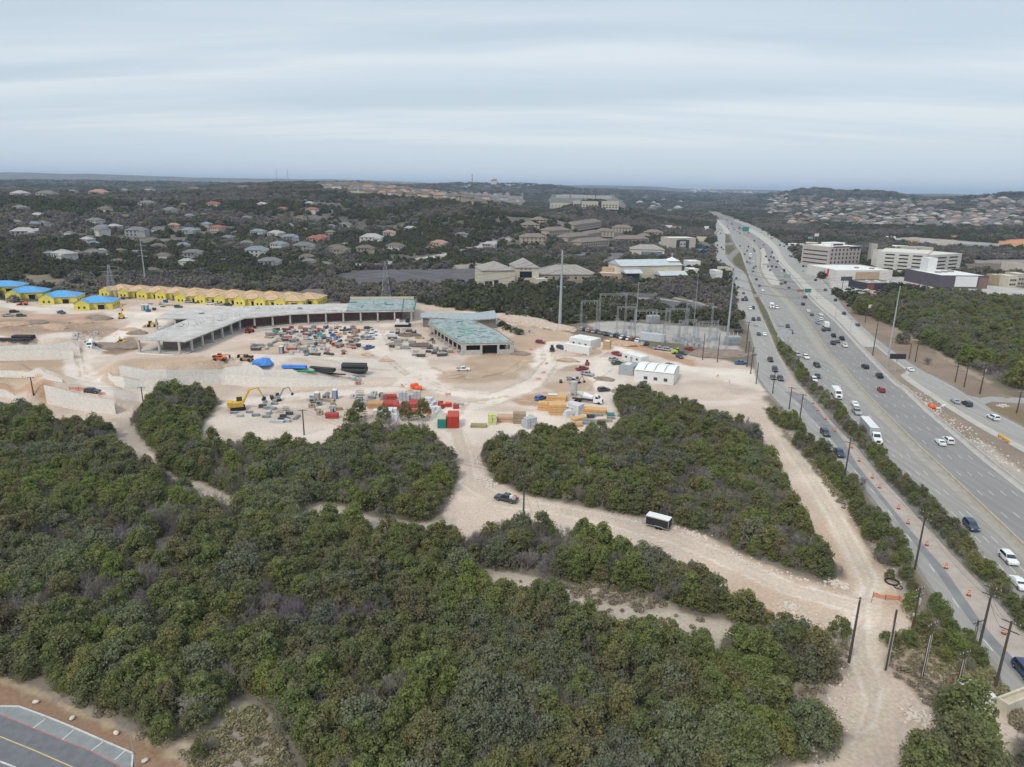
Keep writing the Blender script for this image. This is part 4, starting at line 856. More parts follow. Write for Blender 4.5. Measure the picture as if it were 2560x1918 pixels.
def place_car(kind, color, loc, rz, where, group, detail=None, extra=''):
    far = math.hypot(loc[0], loc[1]) > 330 if detail is None else not detail
    lab = f"{color} {'pickup truck' if kind == 'pickup' else 'SUV' if kind == 'suv' else kind} {where}{extra}"
    if far:
        key = (kind, color, 'far')
        if key not in CARP: CARP[key] = car_far(kind, color)
        o = bpy.data.objects.new(CARNAME[kind], CARP[key]); col.objects.link(o); o.location = loc; o.rotation_euler = (0, 0, rz)
        return tag(o, lab, {'pickup': 'pickup truck', 'suv': 'suv'}.get(kind, 'car' if kind == 'sedan' else 'van'), group)
    key = (kind, color)
    if key not in CARP: CARP[key] = car_parts(kind, color)
    o = empty(CARNAME[kind], loc, rz, lab, {'pickup': 'pickup truck', 'suv': 'suv'}.get(kind, 'car' if kind == 'sedan' else 'van'), group)
    for nm, me in CARP[key]: c = bpy.data.objects.new(nm, me); col.objects.link(c); c.parent = o
    return o
def heading(nm, y, away): 
    dx = xat(nm, y + 6) - xat(nm, y - 6); a = math.atan2(12, dx); return a if away else a + math.pi
ROADS = {'F': ('fr', False, 'on the left frontage road', 'vehicles on the left frontage road'), 'W': ('mm', False, 'on the near highway carriageway', 'vehicles coming along the near carriageway'),
         'E': ('mm', True, 'on the far highway carriageway', 'vehicles leaving along the far carriageway'), 'R': ('rr', True, 'on the right-hand side road', 'vehicles on the right side road')}
CARS = [
 ('G', 640, 580, 'F', 'suv', 'dark grey'), ('G', 750, 738, 'F', 'pickup', 'dark blue'), ('G', 243, 80, 'F', 'suv', 'black'), ('G', 230, 140, 'F', 'sedan', 'dark grey'), ('G', 287, 150, 'F', 'suv', 'dark grey'), ('M', 2125, 900, 'F', 'suv', 'dark blue'),
 ('G', 575, 45, 'W', 'suv', 'black'), ('G', 552, 160, 'W', 'suv', 'white'), ('G', 582, 130, 'W', 'sedan', 'black'), ('G', 888, 412, 'W', 'pickup', 'silver'), ('G', 874, 350, 'W', 'sedan', 'white'), ('G', 862, 520, 'W', 'sedan', 'white'), ('G', 1790, 1312, 'W', 'suv', 'dark blue'), ('G', 2085, 1570, 'W', 'suv', 'white'), ('M', 2070, 190, 'W', 'sedan', 'white'),
 ('G', 955, 56, 'E', 'suv', 'black'), ('G', 1068, 128, 'E', 'pickup', 'black'), ('G', 1082, 240, 'E', 'suv', 'red'), ('G', 1548, 652, 'E', 'sedan', 'white'), ('G', 1610, 640, 'E', 'suv', 'white'),
 ('G', 1308, 76, 'R', 'sedan', 'white'), ('G', 1668, 328, 'R', 'sedan', 'silver'), ('G', 1760, 350, 'R', 'suv', 'dark grey'), ('G', 1966, 458, 'R', 'suv', 'white')]
for x, y, c in [(1355, 910, 'dark grey'), (1338, 970, 'black'), (1382, 1028, 'white'), (1414, 1060, 'dark grey'), (1492, 1060, 'white'), (1490, 1100, 'white'), (1465, 1130, 'silver'), (1515, 1192, 'black'), (1555, 1188, 'dark grey'), (1600, 1242, 'black'), (1672, 1267, 'black'), (1597, 1305, 'dark grey'), (1635, 1292, 'dark grey'), (1697, 1327, 'white'), (1155, 692, 'white'), (1160, 762, 'silver'), (1148, 795, 'dark grey'), (1182, 785, 'black'), (1215, 827, 'dark grey'), (1070, 642, 'black'), (1107, 650, 'dark grey'), (1035, 645, 'dark grey'), (1045, 590, 'black'), (1085, 570, 'black'), (1018, 560, 'black'), (1118, 600, 'black'), (1060, 560, 'dark grey')]: CARS.append(('E', x, y, 'E', random.choice(['sedan', 'suv', 'suv', 'pickup']), c))
for x, y, c in [(905, 688, 'dark grey'), (935, 757, 'black'), (962, 810, 'dark grey'), (988, 852, 'white'), (1112, 1000, 'white'), (1145, 1148, 'silver'), (1205, 1162, 'dark grey'), (1235, 1212, 'dark grey'), (1290, 1408, 'silver'), (1362, 1428, 'white'), (885, 560, 'white'), (908, 605, 'white'), (868, 600, 'silver'), (880, 575, 'dark grey'), (835, 540, 'dark grey')]: CARS.append(('E', x, y, 'W', random.choice(['sedan', 'suv', 'suv']), c))
for x, y, c in [(762, 750, 'dark grey'), (778, 822, 'dark grey'), (805, 814, 'white'), (825, 875, 'dark blue'), (842, 912, 'black'), (818, 932, 'black'), (850, 932, 'dark grey'), (882, 1010, 'white'), (908, 1002, 'dark grey'), (910, 1102, 'black'), (955, 1100, 'dark grey'), (930, 1147, 'silver'), (955, 1227, 'dark grey'), (1005, 1230, 'white'), (1055, 1450, 'black'), (1095, 1533, 'black')]: CARS.append(('E', x, y, 'F', random.choice(['sedan', 'suv', 'suv', 'pickup']), c))
for x, y, c in [(1222, 507, 'dark grey'), (1222, 552, 'dark blue'), (1262, 562, 'black'), (1340, 682, 'silver'), (1445, 762, 'black'), (1530, 847, 'dark grey'), (1617, 935, 'black'), (1690, 1050, 'dark blue'), (1810, 1148, 'dark blue')]: CARS.append(('E', x, y, 'R', random.choice(['sedan', 'suv', 'suv']), c))
for v, x, y, r_, k, c in CARS:
    p = P(v, x, y, .5); nm, away, wh, gp = ROADS[r_]; p.z = .06 + p.y / 15000
    place_car(k, c, p, heading(nm, p.y, away), wh, gp)
rc = random.Random(3)
far_cars = 0
for nm, (a, b, t0, t1), away, wh, gp, n in (('W', ('ml', 'mm', .12, .7), False, 'in the distant traffic of the near carriageway', 'distant traffic of the near carriageway', 28), ('E', ('mm', 'mr', .12, .85), True, 'in the distant traffic of the far carriageway', 'distant traffic of the far carriageway', 28), ('F', ('fl', 'fr', .2, .8), False, 'far off on the left frontage road', 'distant vehicles on the left frontage road', 18), ('R', ('rl', 'rr', .3, .8), True, 'far off on the right-hand side road', 'distant vehicles on the right side road', 14)):
    for i in range(n):
        y = 660 + (rc.random() ** 1.3) * 1500; ln_ = rc.choice([0, 1, 2, 3]) / 3; x = lerpx(a, b, t0 + (t1 - t0) * ln_)(y); k = rc.choice(['sedan', 'suv', 'suv', 'pickup', 'van']); c = rc.choice(['white', 'silver', 'dark grey', 'dark grey', 'black', 'black', 'dark blue'])
        place_car(k, c, Vector((x, y, .1 + y / 9000)), heading('mm', y, away), wh, gp, False)
# trucks
mTrailer = M('trailer_white', (.66, .67, .67), .5, .05, .6); mTrailerSide = M('trailer_grey', (.40, .41, .42), .5, .08, .6); mChassis = M('truck_chassis', (.05, .05, .05), .8, .1, 2)
def axle(parent, xs, w, r=.5):
    for x in xs:
        for s in (-1, 1): MB().cyl((x, s * (w / 2 - .35), r), (x, s * w / 2, r), r, n=12).build('wheel', mTyre, parent)
def cab(parent, x0, color='white', hood=1.6):
    pm = paint(color); mb = MB(); prof = [(x0, .6), (x0, 3.0), (x0 + .5, 3.25), (x0 + 1.5, 2.95), (x0 + 2.1, 2.0), (x0 + 2.1 + hood, 1.75), (x0 + 2.25 + hood, 1.2), (x0 + 2.25 + hood, .55)]
    side_prism(mb, prof, 2.35, 2.0, .92); mb.build('cab', pm, parent)
    MB().add([(x0 + 2.12, -.95, 2.06), (x0 + 2.12, .95, 2.06), (x0 + 1.56, .88, 2.9), (x0 + 1.56, -.88, 2.9)], [(0, 1, 2, 3)]).build('windshield', mGlass, parent)
    for s in (-1, 1):
        f = (0, 1, 2, 3) if s < 0 else (3, 2, 1, 0); MB().add([(x0 + .7, s * 1.19, 2.02), (x0 + 1.9, s * 1.19, 2.02), (x0 + 1.45, s * 1.115, 2.75), (x0 + .7, s * 1.115, 2.75)], [f]).build('side_window', mGlass, parent)
        MB().box(x0 + 2.2 + hood, s * .85, 1.0, .12, .4, .25).build('headlight', mHead, parent)
    MB().box(x0 + 2.27 + hood, 0, .9, .06, 1.1, .7).build('grille', mDark, parent)
def semi(loc, rz, label, L=12.5, trailer=True, group=None):
    o = empty('semi_truck', loc, rz, label, 'truck', group)
    MB().box(-L / 2 + 1.0, 0, 1.15, L, 2.55, 2.75).build('trailer_box', mTrailerSide, o); MB().box(-L / 2 + 1.0, 0, 3.905, L + .02, 2.57, .05).build('trailer_roof', mTrailer, o)
    MB().box(-L / 2 + 3.5, 0, .75, L + 5, 1.0, .38).build('chassis', mChassis, o); cab(o, 2.2); axle(o, (-L + 2.2, -L + 3.5, 2.0, 3.3, 6.0), 2.5); return o
def box_truck(loc, rz, label, L=5.2, color='white', H=2.4, group=None):
    o = empty('box_truck', loc, rz, label, 'truck', group)
    MB().box(-L / 2, 0, 1.0, L, 2.4, H).build('cargo_box', paint(color), o); MB().box(-L / 2 + 1.5, 0, .6, L + 3.4, .95, .42).build('chassis', mChassis, o); cab(o, .25, 'white', .9); axle(o, (-L * .75, 2.6), 2.3, .45); return o
def onroad_at(v, x, y, r_): p = P(v, x, y, 1.2); p.z = .06; return p, heading(ROADS[r_][0], p.y, ROADS[r_][1])
p, a = onroad_at('G', 1015, 595, 'W'); semi(p, a, 'white semi-trailer truck on the near carriageway, largest vehicle in view', 11.5)
p, a = onroad_at('G', 733, 272, 'W'); box_truck(p, a, 'white delivery truck on the near carriageway ahead of the grey pickup', 4.6, H=2.3)
p, a = onroad_at('E', 1068, 990, 'W'); box_truck(p, a, 'small white box truck far back on the near carriageway', 4.2)
p, a = onroad_at('E', 1532, 1150, 'E'); box_truck(p, a, 'large white box truck among the cars on the far carriageway', 5.4)
p, a = onroad_at('E', 883, 548, 'W'); box_truck(p, a, 'tall white truck in the distant bunch of the near carriageway', 6)
# traffic drums along the frontage road
mDrum = M('safety_orange', (.62, .13, .04), .7, .08, 4); mDrumW = M('drum_white', (.7, .68, .64), .7, 0)
dp = None
for i, (v, x, y) in enumerate([('G', 545, 345), ('G', 580, 400), ('G', 643, 470), ('G', 715, 562), ('G', 850, 695), ('G', 907, 800), ('G', 1012, 932), ('G', 1068, 1010), ('G', 1218, 1175), ('G', 1293, 1292), ('G', 1440, 1463), ('G', 1592, 1645), ('M', 1668, 285), ('M', 1948, 590)]):
    p = P(v, x, y); p.z = .04
    if dp is None:
        dp = empty('traffic_drum', p, 0, 'orange traffic drum on the pale strip of the frontage road', 'traffic drum', 'orange drums along the frontage road')
        MB().cyl((0, 0, .08), (0, 0, 1.05), .30, .22, 10).build('drum_body', mDrum, dp)
        for z in (.42, .78): MB().cyl((0, 0, z), (0, 0, z + .12), .30 - (z - .3) * .08, .29 - (z - .3) * .08, 10).build('reflective_band', mDrumW, dp)
        MB().cyl((0, 0, 0), (0, 0, .08), .42, .38, 10).build('rubber_base', mTyre, dp)
    else: copy_tree(dp, p)
# ------------------------------------------------------------------ buildings
OBSTACLES = []
mSlab = M('raw_concrete', (.47, .455, .43), .9, .18, .22); mColm = M('column_concrete', (.42, .41, .385), .9, .12, .8); mShade = M('interior_shade_tone', (.20, .175, .16), .9, .15, .5)  # mShade: shade inside the frames put into a dark wall colour
mShore = M('red_shoring', (.24, .06, .05), .7, .2, 1); mTeal = M('teal_formwork', (.27, .33, .325), .8, .30, .5); mNet = M('green_netting', (.07, .36, .27), .8, .15, 1); mYel2 = M('yellow_sheathing', (.64, .56, .12), .8, .10, .6); mPly = M('roof_plywood', (.52, .37, .23), .85, .16, .5)
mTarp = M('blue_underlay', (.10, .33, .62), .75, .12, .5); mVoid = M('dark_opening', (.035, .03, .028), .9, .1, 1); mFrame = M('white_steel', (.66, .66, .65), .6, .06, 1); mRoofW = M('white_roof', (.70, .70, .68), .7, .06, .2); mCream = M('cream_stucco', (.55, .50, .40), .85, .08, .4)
mTanW = M('tan_panel', (.42, .31, .21), .85, .08, .4); mGreyR = M('weathered_roof', (.30, .28, .255), .85, .12, .3); mBrn = M('brown_shingle', (.20, .165, .145), .9, .15, .4); mBlk = M('dark_cladding', (.045, .045, .055), .8, .1, .4); mRed = M('red_tile', (.34, .12, .085), .85, .15, .5)
mBlock = M('retaining_block', (.70, .67, .62), .95, .10, 1.2, bump=.3); mBlue = M('pale_metal_roof', (.46, .50, .52), .6, .06, .2); mStone = M('limestone_wall', (.48, .42, .34), .9, .12, .6); mTwin = M('tinted_window', (.05, .06, .075), .25, .1, 1, .6)
mLumC = M('cap_board', (.40, .27, .15), .85, .15, 1)
def xy(pts): return [(p.x, p.y) for p in pts]
def at_z(v, pts, z):
    out = []
    for q in pts:
        vv, x, y = (q if isinstance(q[0], str) else (v, q[0], q[1])); p = Pz(vv, x, y, z); out.append((p.x, p.y))
    return out
# ---- retaining walls of pale block
WL = {'w3': 'tall pale block retaining wall just behind the foreground trees, left', 'w4b': 'lower curving pale retaining wall under the pipe stacks', 'w4a': 'upper curving pale retaining wall under the blue tarpaulin heap', 'w5': 'short low pale retaining wall at the left edge', 'w2': 'long low pale wall on the tan slope at left', 'w1b': 'lower tier of the double block wall at far left', 'w1a': 'upper tier of the double block wall at far left'}
for nm, th_, dw_, H_ in WALL_SPECS:
    N_ = 60; ts = np.linspace(th_[0], th_[-1], N_); ds = np.interp(ts, th_, dw_); Hs = np.interp(ts, th_, H_)
    o = empty('retaining_wall', (0, 0, 0), 0, WL[nm], 'retaining wall', 'block retaining walls of the site')
    mb = MB(); cap = MB()
    for i in range(N_ - 1):
        q = []
        for t_, d_, h_ in ((ts[i], ds[i], Hs[i]), (ts[i + 1], ds[i + 1], Hs[i + 1])):
            c_, s_ = math.cos(t_), math.sin(t_); f = (s_ * (d_ - .15), c_ * (d_ - .15)); f2 = (s_ * d_, c_ * d_); bk = (s_ * (d_ + .55), c_ * (d_ + .55)); z0 = float(hh(s_ * (d_ - .5), c_ * (d_ - .5))) - .4; z1 = z0 + .4 + h_
            q.append([(f[0], f[1], z0), (f2[0], f2[1], z1), (bk[0], bk[1], z1), (bk[0], bk[1], z0)])
        a_, b_ = q; mb.add(a_ + b_, [(0, 4, 5, 1), (3, 2, 6, 7), (0, 1, 2, 3), (7, 6, 5, 4)]); cap.add([(p[0], p[1], p[2] + .0) for p in (a_[1], b_[1], b_[2], a_[2])] + [(p[0], p[1], p[2] + .12) for p in (a_[1], b_[1], b_[2], a_[2])], [(4, 5, 6, 7), (0, 1, 5, 4), (2, 3, 7, 6)])
    mb.build('block_face', mBlock, o); cap.build('coping', M('coping_block', (.56, .53, .48), .9, .1, 1), o)
# ---- the long concrete frame
SZ = 6.2
R1 = [('A', 1185, 720), ('A', 1600, 735), ('A', 2110, 535), ('B', 600, 292), ('B', 1050, 275), ('B', 1640, 265), ('B', 1660, 215), ('B', 1050, 208), ('B', 600, 212), ('B', 0, 232), ('A', 1480, 462), ('A', 1340, 540), ('A', 1640, 537)]
roof = at_z('A', R1, SZ); bx0, by0 = roof[0]
cb = empty('concrete_frame_building', (bx0, by0, 0), 0, 'long L-shaped concrete building frame with flat grey roof slabs and open bays', 'building under construction')
loc = lambda pts: [(x - bx0, y - by0) for x, y in pts]
def inset(poly, k):
    """shift towards the inside"""
    n = len(poly); area = sum(poly[i][0] * poly[(i + 1) % n][1] - poly[(i + 1) % n][0] * poly[i][1] for i in range(n)); out = []
    sgn = 1 if area > 0 else -1
    for i in range(n):
        a, b_, c = Vector(poly[i - 1]), Vector(poly[i]), Vector(poly[(i + 1) % n]); d1 = (b_ - a).normalized(); d2 = (c - b_).normalized()
        n1_ = Vector((-d1.y, d1.x)) * sgn; n2_ = Vector((-d2.y, d2.x)) * sgn; m_ = (n1_ + n2_); m_ = m_ / max(.35, m_.length_squared / 2); out.append(tuple(b_ + m_ * k))
    return out
MB().prism(loc(roof), SZ - .55, SZ).build('roof_slab', mSlab, cb)
MB().prism(loc(inset(roof, .6)), .1, .45).build('floor_slab', mSlab, cb)
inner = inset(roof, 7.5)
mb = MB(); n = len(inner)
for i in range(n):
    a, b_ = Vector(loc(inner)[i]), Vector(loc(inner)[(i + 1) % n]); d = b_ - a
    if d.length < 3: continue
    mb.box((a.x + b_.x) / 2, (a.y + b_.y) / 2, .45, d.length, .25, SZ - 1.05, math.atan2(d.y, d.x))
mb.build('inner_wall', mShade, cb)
fr = at_z('A', [('A', 1185, 720), ('A', 1600, 735), ('A', 2110, 535), ('B', 600, 292), ('B', 1050, 275), ('B', 1640, 265)], SZ); fr = [Vector(p) for p in fr]
def along(pts, step):
    out = []; carry = 0
    for i in range(len(pts) - 1):
        a, b_ = pts[i], pts[i + 1]; L = (b_ - a).length; t = carry
        while t < L: out.append((a.lerp(b_, t / L), (b_ - a).normalized())); t += step
        carry = t - L
    return out
for i, (p, d) in enumerate(along(fr, 9.2)):
    nrm = Vector((-d.y, d.x)); q = p + nrm * .7 - Vector((bx0, by0)); MB().box(q.x, q.y, .45, .8, .8, SZ - 1.0, math.atan2(d.y, d.x)).build('column', mColm, cb)
bk = [Vector(p) for p in at_z('A', [('A', 1340, 540), ('A', 1640, 537)], SZ)]
for p, d in along(bk, 9): nrm = Vector((-d.y, d.x)); q = p + nrm * .7 - Vector((bx0, by0)); MB().box(q.x, q.y, .45, .8, .8, SZ - 1.0, 0).build('column', mColm, cb)
mb = MB()
for k_ in (3.0, 5.2):
    for p, d in along(fr[2:], 1.1):
        nrm = Vector((-d.y, d.x)); q = p + nrm * (k_ + random.uniform(-.3, .3)) - Vector((bx0, by0)); mb.box(q.x, q.y, .45, .12, .12, SZ - 1.0)
mb.build('shoring_props', mShore, cb, kind='stuff')
mb = MB()
for p, d in along(fr, 2.2): mb.box(p.x - bx0 + d.y * -.15, p.y - by0 + d.x * .15, SZ, .05, .05, 1.05)
for i in range(len(fr) - 1):
    a, b_ = fr[i], fr[i + 1]; d = b_ - a
    for z in (.55, 1.02): mb.box((a.x + b_.x) / 2 - bx0, (a.y + b_.y) / 2 - by0 + .15, SZ + z, d.length, .04, .04, math.atan2(d.y, d.x))
mb.build('guard_rail', M('rail_wire', (.32, .27, .22), .7, .1), cb)
# block wall under the left bays
a, b_ = Pz('A', 1180, 832, .45), Pz('A', 1500, 850, .45); d = b_ - a; MB().box((a.x + b_.x) / 2 - bx0, (a.y + b_.y) / 2 - by0 - .4, -2.2, d.length, .8, 2.6, math.atan2(d.y, d.x)).build('foundation_wall', mBlock, cb)
# rebar starters and ducts on the roof
mb = MB(); rr = random.Random(5)
for i in range(260):
    t = rr.random(); e1 = Vector(roof[0]).lerp(Vector(roof[2]), t); w_ = Vector(roof[9]).lerp(Vector(roof[4]), rr.random()) if i % 2 else e1 + Vector((rr.uniform(-10, 0), rr.uniform(2, 16)))
    px_, py_ = w_
    if bool(inside(np.array([px_]), np.array([py_]), inset(roof, .8))[0]): mb.box(px_ - bx0, py_ - by0, SZ, .06, .06, rr.uniform(.5, 1.1))
mb.build('starter_bars', M('rebar_steel', (.17, .13, .11), .8, .2), cb, kind='stuff')
for i, (v, x, y) in enumerate([('A', 1550, 610), ('A', 1740, 500), ('B', 295, 248), ('B', 655, 246), ('A', 1900, 560)]):
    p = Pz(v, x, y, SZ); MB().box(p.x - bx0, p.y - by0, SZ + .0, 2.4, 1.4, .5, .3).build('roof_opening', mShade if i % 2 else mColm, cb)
# teal formwork deck over its right end, netting and rear parapet
dk = at_z('B', [(1055, 272), (1635, 263), (1658, 212), (1640, 178), (1390, 172), (1090, 178), (1078, 206)], SZ + .06)
MB().prism(loc(dk), SZ + .06, SZ + .5).build('formwork_deck', mTeal, cb)
a, b_ = Pz('B', 1640, 265, SZ), Pz('B', 1655, 185, SZ); MB().box((a.x + b_.x) / 2 - bx0 + .3, (a.y + b_.y) / 2 - by0, SZ - 1.2, (b_ - a).length * .8, .2, 3.2, math.atan2(b_.y - a.y, b_.x - a.x)).build('green_net', mNet, cb)
a, b_ = Pz('B', 1090, 175, SZ), Pz('B', 1640, 172, SZ); MB().box((a.x + b_.x) / 2 - bx0, (a.y + b_.y) / 2 - by0 + .6, SZ + .3, (b_ - a).length, .5, 1.6, math.atan2(b_.y - a.y, b_.x - a.x)).build('rear_parapet', mCream, cb)
a, b_ = Pz('B', 1640, 340, .5), Pz('B', 1350, 345, .5)
for i in range(34):
    u_, v_ = random.random(), random.random(); q = Vector(dk[0]).lerp(Vector(dk[1]), u_).lerp(Vector(dk[5]).lerp(Vector(dk[3]), u_), .08 + v_ * .8) - Vector((bx0, by0))
    MB().box(q.x, q.y, SZ + .5, random.uniform(1.5, 6), random.uniform(.2, .6), random.uniform(.1, .5), random.choice([0, 1.57]) + .1).build('formwork_beam', random.choice([mTeal, mSlab, M('dark_teal_beam', (.07, .15, .14), .8, .2), mNet]), cb)
# ---- green decked building
g1 = at_z('C', [('C', 180, 558), ('C', 640, 548), ('C', 490, 440), ('C', 290, 352), ('C', 120, 340), ('B', 1780, 340), ('B', 1760, 375), ('B', 1900, 470)], 5.0); gx, gy = g1[0]
gb = empty('green_deck_building', (gx, gy, 0), 0, 'low building frame with a large teal formwork deck, right of the long frame', 'building under construction')
loc2 = lambda pts: [(x - gx, y - gy) for x, y in pts]
MB().prism(loc2(g1), 4.5, 5.0).build('deck_slab', mSlab, gb); MB().prism(loc2(inset(g1, .9)), 5.0, 5.12).build('formwork_deck', mTeal, gb)
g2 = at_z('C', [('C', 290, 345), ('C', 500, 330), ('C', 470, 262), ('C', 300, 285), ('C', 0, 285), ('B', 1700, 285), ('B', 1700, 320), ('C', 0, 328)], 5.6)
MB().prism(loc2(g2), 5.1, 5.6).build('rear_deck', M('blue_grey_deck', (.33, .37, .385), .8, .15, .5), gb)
MB().prism(loc2(inset(g2, 1.0)), .1, 5.1).build('rear_room', mShade, gb); MB().prism(loc2(inset(g1, 3.2)), .1, 4.5).build('under_deck_shade', mVoid, gb)  # near-black block under the front deck stands for the shade there
fa, fb_ = Vector(g1[0]), Vector(g1[1]); L = (fb_ - fa).length; an = math.atan2((fb_ - fa).y, (fb_ - fa).x)
for t0, t1, nm in ((0, .10, 'pier'), (.36, .40, 'pier'), (.68, .72, 'pier'), (.92, 1, 'pier')):
    q = fa.lerp(fb_, (t0 + t1) / 2) - Vector((gx, gy)); MB().box(q.x, q.y + .4, 0, L * (t1 - t0), .5, 4.5, an).build(nm, mColm, gb)
for t0, t1 in ((.10, .36), (.72, .92)):
    q = fa.lerp(fb_, (t0 + t1) / 2) - Vector((gx, gy)); MB().box(q.x, q.y + .4, 0, L * (t1 - t0), .35, 2.2, an).build('low_wall', mColm, gb)
sid = [Vector(g1[0]), Vector(g1[7]), Vector(g1[6])]
for p, d in along(sid, 6): q = p - Vector((gx, gy)); MB().box(q.x + .4, q.y + .4, 0, .6, .6, 4.5, 0).build('column', mColm, gb)
sid = [Vector(g1[1]), Vector(g1[2]), Vector(g1[3])]
for p, d in along(sid, 6): q = p - Vector((gx, gy)); MB().box(q.x - .5, q.y + .4, 0, .6, .6, 4.5, 0).build('column', mColm, gb)
mb = MB(); rr = random.Random(9)
for i in range(len(g1)):
    a, b_ = Vector(g1[i]), Vector(g1[(i + 1) % len(g1)]); d = b_ - a; mb.box((a.x + b_.x) / 2 - gx, (a.y + b_.y) / 2 - gy, 5.12, d.length, .25, .3, math.atan2(d.y, d.x))
    for p, dd_ in along([a, b_], 3.0): mb.box(p.x - gx, p.y - gy, 5.0, .12, .12, 1.5)
mb.build('edge_rail', M('rail_wood', (.26, .21, .16), .8, .2), gb)
for i in range(70):
    u_, v_ = rr.random(), rr.random(); q = (Vector(g1[0]).lerp(Vector(g1[1]), u_)).lerp(Vector(g1[5]).lerp(Vector(g1[3]), u_), v_ * .9 + .05) - Vector((gx, gy))
    MB().box(q.x, q.y, 5.12, rr.uniform(2, 7), rr.uniform(.2, .5), rr.uniform(.08, .25), .6 + rr.choice([0, 1.57]) + rr.uniform(-.1, .1)).build('formwork_beam', rr.choice([mNet, mSlab, M('dark_teal_beam', (.07, .15, .14), .8, .2), M('dark_teal_beam', (.07, .15, .14)), mTeal]), gb)
for p in g1[:4] + [tuple(Vector(g1[0]).lerp(Vector(g1[1]), .5))]: OBSTACLES.append((p[0], p[1], 14))
# ---- yellow houses
def yellow_house(name, loc_, rz, label, roof_m, W=12.6, Dp=15, group=None, garage=True):
    o = empty(name, loc_, rz, label, 'house', group)
    MB().box(0, Dp / 2, 0, W, Dp, 4.0).build('wall', mYel2, o)
    MB().hip(-W / 2, 0, W / 2, Dp, 4.0, 3.0, .6).build('roof', roof_m, o)
    # projecting gabled porch
    MB().box(-W * .27, -1.2, 0, W * .40, 2.4, 3.9).build('porch_wall', mYel2, o)
    mb = MB(); x0, x1 = -W * .27 - W * .22, -W * .27 + W * .22; mb.add([(x0, -2.5, 3.9), (x1, -2.5, 3.9), ((x0 + x1) / 2, -2.5, 6.1)], [(0, 1, 2)]); mb.build('gable', mYel2, o)
    mb = MB(); xm = (x0 + x1) / 2; mb.add([(x0 - .3, -2.8, 3.8), (xm, -2.8, 6.2), (xm, 5, 6.2), (x0 - .3, 5, 3.8), (x1 + .3, -2.8, 3.8), (x1 + .3, 5, 3.8)], [(0, 1, 2, 3), (1, 4, 5, 2)]); mb.build('porch_roof', roof_m, o)
    mb = MB(); k_ = min(W, Dp) / 2
    for sx in (-1, 1):
        for sy in (0, 1): mb.cyl((sx * (W / 2 + .5), -.5 if sy == 0 else Dp + .5, 4.05), (sx * max(0, W / 2 - k_), Dp / 2, 7.05), .14, .14, 4)
    mb.build('hip_cap', mLumC, o); MB().box(W * .2, -.9, 2.9, 4.6, 1.7, .18).build('eave_board', mLumC, o)
    for x in (-W * .34, -W * .2): MB().box(x, -2.42, .9, 1.0, .06, 1.3).build('window', mVoid, o)
    MB().box(W * .2, -.03, 0, 3.4 if garage else 1.2, .06, 2.5).build('garage_opening' if garage else 'door_opening', mVoid, o)
    for y in (3, 6.5, 10, 13): 
        MB().box(W / 2 + .03, y, .9, .06, 1.0, 1.4).build('window', mVoid, o)
        MB().box(-W / 2 - .03, y, .9, .06, 1.0, 1.4).build('window', mVoid, o)
    return o
h0 = P('A', 985, 352); h1 = P('B', 690, 218); 
NH = 11
ro = math.atan2(h1.y - h0.y, h1.x - h0.x)
h0_ = None
for i in range(NH):
    t = i / (NH - 1); p = h0.lerp(h1, t); p.z = ground(p.x, p.y + 8)
    lab = f"yellow-walled house with bare tan plywood roof in the back row, {['leftmost','second from left','third from left','fourth from left','fifth from left','sixth from left','seventh from left','fourth from right','third from right','second from right','rightmost'][i]}"
    if h0_ is None: h0_ = yellow_house('timber_frame_house', p, ro, lab, mPly, 17.5, 17, 'yellow houses with tan roofs in the back row')
    else: copy_tree(h0_, p, ro, label=lab)
    OBSTACLES.append((p.x, p.y + 8, 14))
for i in range(6):
    p = P('A', 1640, 402).lerp(P('B', 560, 236), i / 5); lab = f"yellow-walled house with tan roof in the front row, {['leftmost','second from left','third from left','third from right','second from right','rightmost'][i]}"
    copy_tree(h0_, p, ro, label=lab, group='yellow houses with tan roofs in the front row'); OBSTACLES.append((p.x, p.y + 8, 14))
b0 = None
for i, (x, y, w_) in enumerate([(810, 462, 0), (505, 412, 0), (215, 372, 0), (20, 318, 0), (-180, 296, 0)]):
    p = P('A', x, y); lab = ['blue-roofed yellow house nearest the long concrete frame', 'blue-roofed yellow house second from the right', 'blue-roofed yellow house third from the right', 'blue-roofed yellow house cut by the left edge', 'blue-roofed yellow house outside'][i]
    if i == 4: continue
    if b0 is None: b0 = yellow_house('timber_frame_house', p, math.radians(14), lab, mTarp, 20, 15, 'yellow houses with blue roofs')
    else: copy_tree(b0, p, math.radians(14), label=lab)
    OBSTACLES.append((p.x, p.y + 6, 16))
